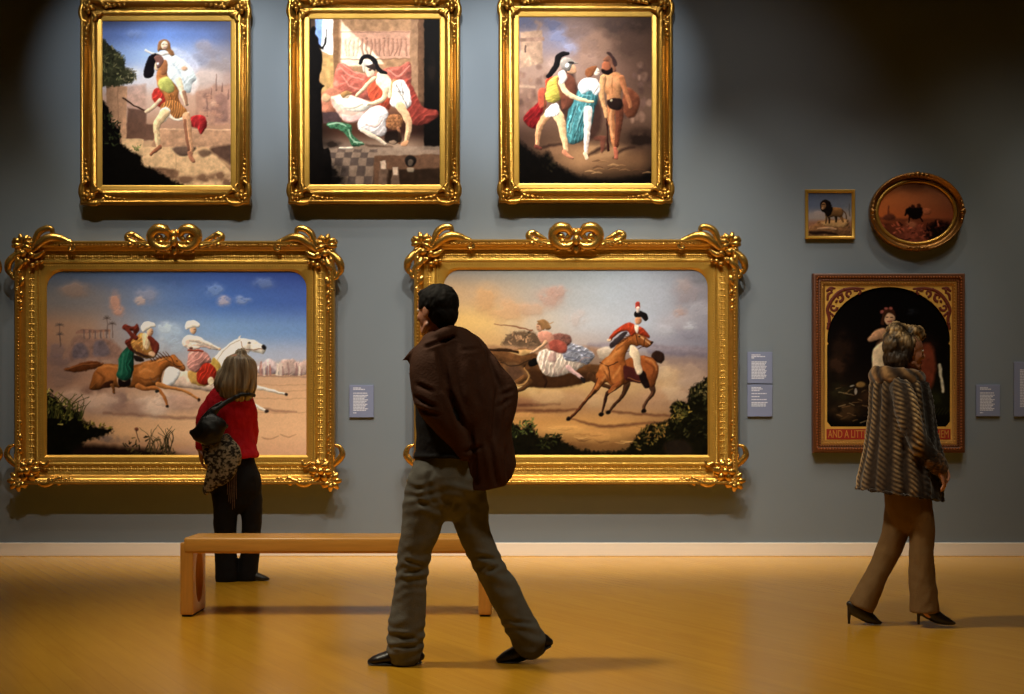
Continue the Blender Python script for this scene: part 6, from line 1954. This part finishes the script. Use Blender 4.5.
    # shoes with soles
    for rows, sole in (([(420, 656, 5, .03, -.02), (413, 654.6, 8.4, .038, -.02), (398, 655, 8.6, .042, -.02), (386, 657.6, 6.4, .046, -.02), (375, 659.8, 4.6, .043, -.02), (369.6, 661.4, 2.4, .026, -.02)],
                        [(420.5, 662.6, 1.4, .034, -.02), (400, 662.8, 1.4, .044, -.02), (384, 662.8, 1.4, .05, -.02), (369, 662.6, 1.3, .03, -.02)]),
                       ([(549, 642, 4.4, .03, .05), (542, 641, 8.4, .036, .05), (528, 646.6, 8.2, .04, .05), (515, 653.4, 7.4, .045, .05), (505, 657, 5.4, .043, .05), (498.6, 659.6, 2.8, .028, .05)],
                        [(550, 646, 1.4, .032, .05), (536, 653, 1.4, .04, .05), (520, 660, 1.4, .046, .05), (508, 661.4, 1.3, .046, .05), (498.4, 661.4, 1.2, .03, .05)])):
        bm = bmesh.new()
        f.tube(bm, rows, seg=18)
        sh = relink('shoe', ground(remeshed(bm, .006, 2)), LEATHER, man)
        bm = bmesh.new()
        f.tube(bm, sole, seg=14)
        add('sole', bm, RUBBER, sh)


def fur_coat(me, f):
    """Worked pelts: upright panels, each ribbed with slanting light and dark bars."""
    c = coords(me)
    mid = W(900, 430, f.d)
    ang = np.arctan2(c[:, 0] - mid.x, -(c[:, 1] - mid.y))
    wob = fbm(c * np.array((5, 5, 3)), 3) - .5
    u = ang * 2.3 + .5 * wob + .3
    cell = np.floor(u)
    fr = u - cell
    tri = np.abs(fr - .5) * 2
    slope = np.where(np.mod(cell, 2) > .5, .55, .8)
    ph = (c[:, 2] + .085 * slope * fr) * 2 * PI / (.027 + .003 * np.sin(cell * 2.1)) + 5.0 * wob + 2.2 * cell
    s = .5 + .5 * np.sin(ph)
    seam = np.clip((tri - .30) / .45, 0, 1)
    n = fbm(c * 50, 2)
    patch = np.clip(.55 + 1.8 * (fbm(c * np.array((7, 7, 2.4)) + 4, 2) - .42), .15, 1.2)
    f_ = np.clip(s * 1.1 - .05, 0, 1) * (1 - .92 * seam) * patch
    f_ = np.clip(f_ * (.6 + .8 * n), 0, 1)[:, None]
    col = np.array((42, 28, 18)) * (1 - f_) + np.array((214, 176, 124)) * f_
    # the colour darkens towards the coat's front, except on the sleeve
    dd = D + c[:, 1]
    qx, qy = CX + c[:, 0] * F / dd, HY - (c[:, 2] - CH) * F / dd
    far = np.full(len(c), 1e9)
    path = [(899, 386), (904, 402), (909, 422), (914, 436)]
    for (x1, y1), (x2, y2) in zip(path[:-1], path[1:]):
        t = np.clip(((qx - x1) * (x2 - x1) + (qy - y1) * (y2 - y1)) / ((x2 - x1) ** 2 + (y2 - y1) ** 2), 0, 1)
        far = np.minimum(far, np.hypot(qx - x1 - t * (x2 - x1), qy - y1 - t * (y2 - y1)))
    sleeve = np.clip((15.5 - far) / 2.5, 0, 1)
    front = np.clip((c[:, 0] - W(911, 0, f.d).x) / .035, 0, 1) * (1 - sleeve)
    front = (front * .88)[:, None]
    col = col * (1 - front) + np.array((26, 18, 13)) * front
    nn = normals(me)
    set_coords(me, c + nn * (.005 * (s - .5) * (1 - seam) - .009 * seam + .009 * (n - .5))[:, None])
    set_colour(me, col / 255.)
    return me


def fur_woman():
    f = Fig(F / ((626 - HY) / CH))
    bm = bmesh.new()
    base = W(906.5, 371, f.d)
    H = .222
    M = head_shape(bm, base, H, math.radians(12), .04)
    f.tube(bm, [(903, 356, 9.6, .052), (900, 376, 10.4, .056), (899, 388, 16, .07)])
    f.tube(bm, [(899, 384, 17, .09), (901, 405, 22, .11), (903, 440, 20, .10), (906, 475, 22, .12), (908, 500, 20, .12)])
    f.tube(bm, [(900, 390, 7, .045, -.12), (907, 414, 7, .04, -.19), (916, 438, 6, .034, -.2), (927, 455, 5, .028, -.18), (937, 465, 4.2, .024, -.16)])
    f.tube(bm, [(906, 390, 7, .045, .12), (918, 414, 7, .04, .17), (928, 440, 6, .034, .16), (936, 458, 5, .028, .12)])
    hand_shape(bm, W(937, 465.5, f.d - .16), (.45, .05, -.9), (-.8, .5, -.4), .17, .55, 1)
    hand_shape(bm, W(936, 459, f.d + .12), (.5, -.2, -.85), (-.8, -.4, -.4), .17, .5, -1)
    f.tube(bm, [(903, 500, 11, .07, .05), (897, 530, 9, .055, .05), (886, 556, 8, .05, .05), (872, 585, 7, .045, .05), (862, 606, 5, .035, .05), (870, 619, 4, .03, .05)])
    f.tube(bm, [(914, 500, 11, .07, -.05), (921, 530, 9, .055, -.05), (922, 556, 8, .05, -.05), (922, 585, 7, .045, -.05), (922, 608, 5, .035, -.05), (936, 619, 4, .03, -.05)])
    w = person(f, 905, 626, 'woman in striped fur coat and high heels walking in front of the arched painting', bm, .0048, SKIN_M)
    face_parts(M, H, w, LIP)

    # hair: a full bob flicked up at the crown, dark at the nape
    bm = bmesh.new()
    R = M.to_3x3().normalized()
    for c, r in (((-.12, 0, .66), (.40, .37, .38)), ((-.38, 0, .66), (.26, .32, .38)), ((-.34, 0, .34), (.24, .31, .36)), ((-.30, 0, .12), (.18, .25, .22)), ((-.30, 0, .98), (.26, .26, .20)),
                 ((.12, 0, .97), (.25, .30, .17)), ((.27, 0, .86), (.14, .26, .13)), ((-.12, -.30, .50), (.14, .10, .34)), ((-.12, .30, .50), (.14, .10, .34)), ((-.28, -.26, .22), (.15, .1, .24)), ((-.28, .26, .22), (.15, .1, .24))):
        ellipsoid(bm, M @ Vector(c), [x * H for x in r], R, 20, 14)
    me = remeshed(bm, .0055, 3)
    c = coords(me)
    Mi = np.array(M.inverted())
    L_ = c @ Mi[:3, :3].T + Mi[:3, 3]
    lim = np.where(L_[:, 2] < .70, -.02 + np.clip((L_[:, 2] - .55) * 2.0, 0, .4), 1.0)
    L_[:, 0] -= np.maximum(L_[:, 0] - lim, 0)
    Mf = np.array(M)
    set_coords(me, L_ @ Mf[:3, :3].T + Mf[:3, 3])
    g = fbm(L_ * np.array((5.5, 5.5, 3)) + 2, 3)
    wav = np.sin(L_[:, 0] * 13 + L_[:, 2] * 11 + 9 * g + L_[:, 1] * 6)
    g2 = fbm(L_ * np.array((30, 30, 10)), 2)
    set_coords(me, coords(me) + normals(me) * (.004 * wav + .016 * (g - .5) + .012 * (g2 - .5))[:, None])
    f_ = np.clip(.5 + .28 * wav + 1.0 * (g - .5) + 1.1 * (g2 - .5), 0, 1)
    crown = np.clip((L_[:, 2] - .50) / .30, 0, 1)
    dark = np.array((30, 21, 15))
    light = np.array((60, 44, 30))[None] * (1 - crown)[:, None] + np.array((222, 182, 126))[None] * crown[:, None]
    set_colour(me, (dark[None] * (1 - f_)[:, None] + light * f_[:, None]) / 255.)
    relink('hair', me, colmat('bob_hair', .5, .35), w)

    # trousers
    bm = bmesh.new()
    f.tube(bm, [(908, 478, 22, .13), (908, 500, 22.6, .13), (909, 513, 20, .115)])
    f.tube(bm, [(903, 492, 14, .10, .04), (901, 506, 14.6, .10, .05), (897, 526, 13, .085, .05), (892.6, 541, 12.2, .078, .05), (884, 560, 11.6, .072, .05), (874, 580, 12, .075, .05), (864.6, 599, 12.6, .08, .05), (860.6, 608, 12.6, .085, .05)], round_ends=False)
    f.tube(bm, [(914, 492, 14, .10, -.04), (917, 506, 14, .10, -.05), (922, 526, 12.4, .085, -.05), (922, 550, 12, .078, -.05), (922.6, 580, 13, .08, -.05), (924, 603, 14, .086, -.05), (924.4, 612, 14.2, .09, -.05)], round_ends=False)
    relink('trousers', folds(folds(remeshed(bm, .0075, 5), .010, (8, 8, 7), 3), .004, (20, 20, 12), 5, True), BROWN_TR, w)

    # coat with sleeves
    bm = bmesh.new()
    f.tube(bm, [(899, 374, 19, .11), (898, 383, 28, .135), (900, 394, 31, .15), (901.6, 412, 33, .155), (901.6, 440, 36, .17), (900.6, 463, 39.6, .185), (899.6, 482, 42.4, .20), (900, 493, 43, .20), (900, 508, 43, .20)], round_ends=False)
    f.tube(bm, [(899, 388, 11, .06, -.13), (905, 402, 12.6, .066, -.17), (911, 422, 12.4, .062, -.2), (917.6, 439, 11.4, .056, -.2), (926, 452, 10, .05, -.185), (934, 461, 9, .048, -.165)])
    f.tube(bm, [(908, 388, 11, .06, .13), (918, 406, 12, .062, .17), (927, 430, 11.4, .058, .17), (932, 448, 10, .05, .14), (935, 456, 9, .048, .12)])
    me = remeshed(bm, .0062, 3)
    # the hem drops towards the front
    c = coords(me)
    x0, x1 = W(857, 0, f.d).x, W(942, 0, f.d).x
    hz = W(0, 488, f.d).z + (W(0, 501, f.d).z - W(0, 488, f.d).z) * np.clip((c[:, 0] - x0) / (x1 - x0), 0, 1)
    c[:, 2] = np.maximum(c[:, 2], hz)
    set_coords(me, c)
    folds(me, .012, (5, 5, 2), 6)
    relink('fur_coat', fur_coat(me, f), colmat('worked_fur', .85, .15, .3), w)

    # rolled fur collar
    bm = bmesh.new()
    pts = []
    ctr = W(897, 377.5, f.d)
    for k in range(15):
        t = 2 * PI * k / 14
        pts.append((ctr.x + 21.5 * f.k * math.cos(t), ctr.y + .10 * math.sin(t), ctr.z + (4.6 * f.k) * -math.cos(t) * .55, (6.4 + 1.4 * math.sin(3 * t + 1)) * f.k, .05))
    tube(bm, pts, 4, 14, depth=(0, 0, 1), round_ends=False)
    me = remeshed(bm, .006, 3)
    c = coords(me)
    t = np.arctan2(c[:, 1] - ctr.y, c[:, 0] - ctr.x)
    s = .5 + .5 * np.sin(t * 9 + c[:, 2] * 60 + 4 * vnoise(c * 12))
    set_coords(me, c + normals(me) * (.005 * (s - .5) + .005 * (fbm(c * 70, 2) - .5))[:, None])
    s = np.clip(s * (.5 + fbm(c * 60, 2)), 0, 1)[:, None]
    set_colour(me, (np.array((46, 30, 18)) * (1 - s) + np.array((160, 120, 76)) * s) / 255.)
    relink('fur_collar', me, colmat('collar_fur', .85, .15, .3), w)
    bm = bmesh.new()
    for k in range(2):
        pass
    f.tube(bm, [(933, 460, 10.4, .056, -.168), (938.6, 466.4, 9.4, .052, -.155)], seg=18)
    me = remeshed(bm, .005, 2)
    folds(me, .006, (60, 60, 60), 2)
    strand_colour(me, (60, 60, 90), (120, 84, 50), (40, 26, 16), 4)
    relink('fur_cuff', me, colmat('cuff_fur', .85, .15, .3), w)

    # court shoes with high heels
    for ox, oy, dy in ((0, 0, .05), (69.5, .6, -.05)):
        e = 1 if ox else 0
        bm = bmesh.new()
        f.tube(bm, [(849.6 + ox - e, 604 + oy, 3.4, .022, dy), (854 + ox, 607 + oy, 8, .034, dy), (862 + ox, 612.6 + oy, 7.4, .036, dy), (869.6 + ox, 617.6 + oy, 6, .038, dy), (876 + ox + e * 3, 621 + oy, 3.6, .034, dy), (880.4 + ox + e * 4, 622.6 + oy, 1.6, .018, dy)], seg=16)
        sh = relink('shoe', ground(remeshed(bm, .0045, 2)), LEATHER, w)
        bm = bmesh.new()
        f.tube(bm, [(850.4 + ox, 606 + oy, 3.2, .018, dy), (849.2 + ox, 614 + oy, 1.9, .010, dy), (849.0 + ox, 623.6 + oy, 1.2, .007, dy)], seg=12, round_ends=False)
        add('heel', bm, LEATHER, sh)


def red_woman():
    f = Fig(F / ((581 - HY) / CH))
    bm = bmesh.new()
    base = W(238.6, 384, f.d)
    H = .215
    M = head_shape(bm, base, H, math.radians(66))
    f.tube(bm, [(237, 378, 7.6, .052), (233, 392, 8.6, .058), (231, 402, 14, .07)])
    f.tube(bm, [(230, 396, 14, .08), (230, 418, 19, .10), (231, 440, 17, .095), (233, 465, 20, .11), (234, 490, 20, .115)])
    f.tube(bm, [(217, 402, 6, .045, -.02), (206, 420, 5.6, .042, -.03), (202.6, 438, 4.8, .036, -.07), (200.6, 449, 3.6, .028, -.1)])
    f.tube(bm, [(244, 402, 6, .045, .0), (251, 424, 5.6, .042, .04), (250, 440, 4.8, .036, .12), (246, 446, 3.6, .028, .2)])
    hand_shape(bm, W(200.4, 449.4, f.d - .1), (.1, -.05, -1), (1, .3, 0), .165, .45, 1)
    hand_shape(bm, W(246, 446, f.d + .2), (-.3, 1, .2), (-1, -.3, 0), .165, .4, -1)
    f.tube(bm, [(225, 486, 10, .09, -.02), (226, 520, 8.4, .065, -.02), (226, 548, 6, .048, -.02), (226.6, 574, 4.4, .036, -.02), (227, 577.6, 4, .04, -.02)])
    f.tube(bm, [(244, 486, 10, .09, .02), (250, 520, 8, .065, .02), (249, 548, 6, .048, .02), (248, 574, 4.4, .036, .02), (260, 577.6, 3, .03, .02)])
    w = person(f, 233, 581, 'grey-haired woman in red jacket facing the desert race painting', bm, .0055, SKIN_M)
    face_parts(M, H, w)

    # long grey-blond hair
    bm = bmesh.new()
    f.tube(bm, [(241, 354, 5.6, .045, -.0), (240.6, 359, 13.4, .10, -.0), (240, 367, 16.6, .118, -.01), (238.4, 377, 18.6, .12, -.02), (235.4, 386, 20.4, .118, -.03), (234.6, 391, 19.4, .108, -.03)], seg=28)
    f.tube(bm, [(224, 374, 7, .05, -.02), (219.6, 384, 6.4, .045, -.03), (219, 390, 4, .03, -.03)], seg=14)
    f.tube(bm, [(250, 374, 6, .05, -.02), (252, 384, 5, .045, -.03), (251.6, 392, 3.6, .03, -.03)], seg=14)
    me = remeshed(bm, .006, 3)
    c = coords(me)
    ctr = W(240, 372, f.d)
    a = np.arctan2(c[:, 0] - ctr.x, c[:, 1] - ctr.y)
    g = fbm(np.stack([a * 4.5 + .8 * np.sin(c[:, 2] * 14), c[:, 2] * 6, np.zeros(len(a))], 1) + 3, 3)
    g2 = fbm(np.stack([a * 22, c[:, 2] * 7, np.zeros(len(a))], 1) + 1, 2)
    set_coords(me, c + normals(me) * (.026 * (g - .5) + .006 * (g2 - .5))[:, None])
    s = np.clip(.5 + 1.4 * (g - .5) + 1.2 * (g2 - .5), 0, 1)[:, None]
    set_colour(me, (np.array((104, 84, 64)) * (1 - s) + np.array((206, 184, 150)) * s) / 255.)
    relink('hair', me, HAIR_M, w)

    # trousers
    bm = bmesh.new()
    f.tube(bm, [(232, 456, 22, .12), (233, 476, 26.4, .15), (235.6, 488, 26.4, .15), (236, 496, 24, .13)])
    f.tube(bm, [(226, 492, 15, .11, -.02), (225.4, 512, 12, .09, -.02), (225.4, 545, 11, .08, -.02), (226.6, 570, 11.4, .08, -.02), (226.6, 577.6, 11.2, .08, -.02)])
    f.tube(bm, [(247, 490, 14.4, .11, .02), (251.6, 510, 10.6, .09, .02), (250.6, 545, 9.4, .08, .02), (248, 570, 9.8, .078, .02), (247.6, 577, 9.8, .078, .02)])
    relink('trousers', folds(remeshed(bm, .008, 3), .008, (10, 10, 12), 7), BLACK_CLOTH, w)

    # jacket
    bm = bmesh.new()
    f.tube(bm, [(233, 389, 10, .07), (231, 394, 19, .095), (230, 400, 24, .11), (229, 414, 25, .125), (229.6, 430, 23.6, .12), (232.6, 446, 22.6, .125), (233.4, 454, 25, .15), (233.8, 459, 25.6, .155)], round_ends=False)
    f.tube(bm, [(216, 400, 9, .06, -.01), (208, 412, 9.4, .062, -.02), (204, 424, 8.6, .056, -.04), (203, 438, 7.2, .05, -.07), (201.6, 446, 6.4, .045, -.09)])
    f.tube(bm, [(244, 400, 9, .06, .0), (249, 414, 8.6, .062, .02), (250.6, 430, 7.6, .056, .06), (250, 441, 6.6, .05, .12), (247, 446, 5.6, .042, .18)])
    me = remeshed(bm, .0075, 3)
    folds(me, .010, (9, 9, 6), 2)
    folds(me, .006, (20, 20, 12), 9, True)
    relink('jacket', me, RED, w)

    # patterned shawl hanging at the hip, with fringe
    bm = bmesh.new()
    f.tube(bm, [(208, 440, 8, .03, -.15), (215, 450, 14, .035, -.18), (221, 460, 16.6, .035, -.19), (220, 470, 15, .032, -.19), (212, 481, 9, .028, -.18), (207, 489, 5, .022, -.17), (205.6, 493, 2.6, .015, -.17)], seg=22)
    f.tube(bm, [(226, 438, 5, .03, -.14), (234, 452, 7, .03, -.17), (237, 463, 3.4, .02, -.17)], seg=16)
    me = remeshed(bm, .0055, 2)
    folds(me, .012, (12, 12, 7), 3)
    c = coords(me)
    n = fbm(c * np.array((74, 74, 90)), 2)
    s = np.clip((n - .43) * 7, 0, 1)[:, None]
    set_colour(me, (np.array((44, 38, 33)) * (1 - s) + np.array((158, 142, 118)) * s) / 255.)
    sh = relink('shawl', me, colmat('shawl_cloth', .85, .15), w)
    r = random.Random(3)
    for k in range(6):
        x = 227.5 + 1.7 * k
        y1 = 511 - abs(k - 3) * 5 + r.uniform(-3, 3)
        bm = bmesh.new()
        f.tube(bm, [(x, 464, .34, .003, -.165), (x + r.uniform(-.4, .4), 488, .34, .003, -.17), (x + r.uniform(-.6, .6), y1, .3, .003, -.165)], seg=6)
        add('fringe', bm, FRINGE, sh)

    # shoes
    for rows in ([(226, 570, 5, .03, -.06), (226, 575.6, 6, .05, -.03), (225, 578.4, 5.4, .06, .04), (224, 579.4, 3, .03, .09)],
                 [(244, 576, 4, .03, .02), (250, 575, 5.4, .036, .02), (258, 577, 4.2, .04, .02), (265, 578.4, 2.8, .036, .02), (268.4, 579, 1.4, .02, .02)]):
        bm = bmesh.new()
        f.tube(bm, rows, seg=16)
        relink('shoe', ground(remeshed(bm, .006, 2)), LEATHER, w)

    # shoulder bag, lying against her back
    loc = W(209, 430, f.d - .2)
    bag = thing('shoulder_bag', 'slouchy black shoulder bag on the back of the woman in red', 'bag', loc)
    under = [o for o in w.children if o.name.split('.')[0] in ('jacket', 'shawl', 'hair', 'trousers')] + [w]
    under += [q for o in under for q in o.children if q.type == 'MESH' and q not in under and q.name.startswith('fringe')]
    bm = bmesh.new()
    f.tube(bm, [(192, 432.6, 3, .02, -.20), (197.6, 433.6, 8.4, .04, -.215), (207, 431.6, 14.4, .055, -.225), (216, 427.6, 13.6, .05, -.22), (223, 426, 7.4, .036, -.21), (226, 426, 3, .02, -.20)], seg=24)
    f.tube(bm, [(206, 421, 4, .03, -.21), (213, 413, 4, .025, -.2), (218, 408, 2.4, .018, -.19)], seg=14)
    me = remeshed(bm, .006, 3)
    folds(me, .008, (14, 14, 14), 5)
    set_coords(me, np.array([tuple(q) for q in clear_of(coords(me), under, .012)]) - np.array(loc))
    me.materials.clear()
    link('bag_body', me, BAG, bag)
    for rows in ([(213, 413, 2.4, -.2), (219, 407.6, 2.4, -.19), (225, 403, 2.3, -.165), (235, 397, 2.1, -.14), (243, 392.6, 1.9, -.10), (246, 391, 1.7, -.05)],
                 [(197, 427, 1.3, -.21), (203, 417, 1.3, -.2), (212, 408, 1.3, -.185), (222, 402, 1.3, -.165)]):
        P = np.array([f.row(x, y, r, .006, dy) for x, y, r, dy in rows])
        P = crom(P, 5)
        P[:, :3] = [tuple(q) for q in clear_of(P[:, :3], under, .024)]
        P[1:-1, :3] = (P[:-2, :3] + 2 * P[1:-1, :3] + P[2:, :3]) / 4
        bm = bmesh.new()
        tube(bm, P, 1, 10)
        pts = clear_of([v.co for v in bm.verts], under, .009)
        for v, q in zip(bm.verts, pts):
            v.co = q
        add('strap', bm, BAG, bag)


FRINGE = mat('fringe_yarn', srgb(112, 84, 66), .8, var=.9, vscale=60)
walking_man()
fur_woman()
red_woman()
# ------------------------------------------------------------------ lamps on the ceiling tracks, and added fill spots
def spot(name, loc, aim, power, size=38, blend=.6, radius=.04, col=(1, .93, .82)):
    l = bpy.data.lights.new(name, 'SPOT')
    l.energy, l.spot_size, l.spot_blend, l.shadow_soft_size, l.color = power, math.radians(size), blend, radius, col
    o = bpy.data.objects.new(name, l)
    COL.objects.link(o)
    o.location = loc
    o.rotation_euler = (Vector(aim) - Vector(loc)).to_track_quat('-Z', 'Y').to_euler()
    return o


def wx(px):
    return W(px, 0, D).x


def wz(py):
    return W(0, py, D).z


LZ, LY = 6.0, -3.5
for px, pw in ((128, 300), (212, 430), (290, 520), (375, 620), (455, 620), (530, 560), (606, 480)):
    spot('track_spot', (wx(px), LY, LZ), (wx(px), 0, wz(72)), pw, 27, 1.0, .035, (.97, 1, 1))
for px, ax, pw in ((150, 150, 330), (300, 320, 470), (480, 500, 620), (640, 640, 560), (760, 775, 240)):
    spot('track_spot', (wx(px), LY + .5, LZ), (wx(ax), 0, wz(430)), pw, 50, 1.0, .035, (1, .94, .82))
for px, pw in ((250, 120), (560, 140)):
    spot('track_spot', (wx(px), -2.1, LZ + .2), (wx(px), 0, wz(560)), pw, 60, 1.0, .035, (1, .92, .80))
spot('track_spot', (wx(930), LY, LZ), (wx(880), 0, wz(440)), 72, 36, 1.0, .035, (1, .90, .74))
spot('track_spot', (wx(700), LY, LZ), (wx(715), 0, wz(165)), 80, 48, 1.0, .035, (1, .95, .88))  # broad spot added to extend the light at upper right
# fill spots added to brighten the baseboard and the floor beside it
for px, pw in ((-60, 150), (150, 190), (330, 170), (520, 180), (700, 190), (880, 160), (1060, 175)):
    spot('baseboard_fill', (wx(px), -1.5, LZ + .2), (wx(px), -.15, 0), pw, 40, 1.0, .05, (1, .90, .76))
# warm spots over the floor: first from a cast shadow, rest added as fill
for x, y, ax, ay, pw in ((-2.6, -5.6, .3, -4.6, 960), (.6, -2.2, .6, -.8, 330), (-3.6, -2.0, -3.6, -.7, 170), (4.2, -2.0, 4.2, -.7, 200), (1.2, -7.4, .8, -4.6, 380)):
    spot('floor_fill_spot', (x, y, 6.0), (ax, ay, 0), pw, 70, 1.0, .3, (1, .89, .66))

w = bpy.data.worlds.new('gallery')
SC.world = w
w.use_nodes = True
w.node_tree.nodes['Background'].inputs[0].default_value = (1, .95, .9, 1)
w.node_tree.nodes['Background'].inputs[1].default_value = .006

cam = bpy.data.cameras.new('camera')
cam.sensor_width = 36
cam.lens = F / 1024 * 36
cam.shift_y = (HY - 347) / 1024
cam.clip_end = 100
co = bpy.data.objects.new('camera', cam)
COL.objects.link(co)
co.location = (0, -D, CH)
co.rotation_euler = (PI / 2, 0, 0)
SC.camera = co
vs_ = SC.view_settings
SC.display_settings.display_device = 'sRGB'
vs_.view_transform = 'Standard'
vs_.look = 'None'
vs_.exposure = 0.0
vs_.gamma = 1.0
vs_.use_curve_mapping = False
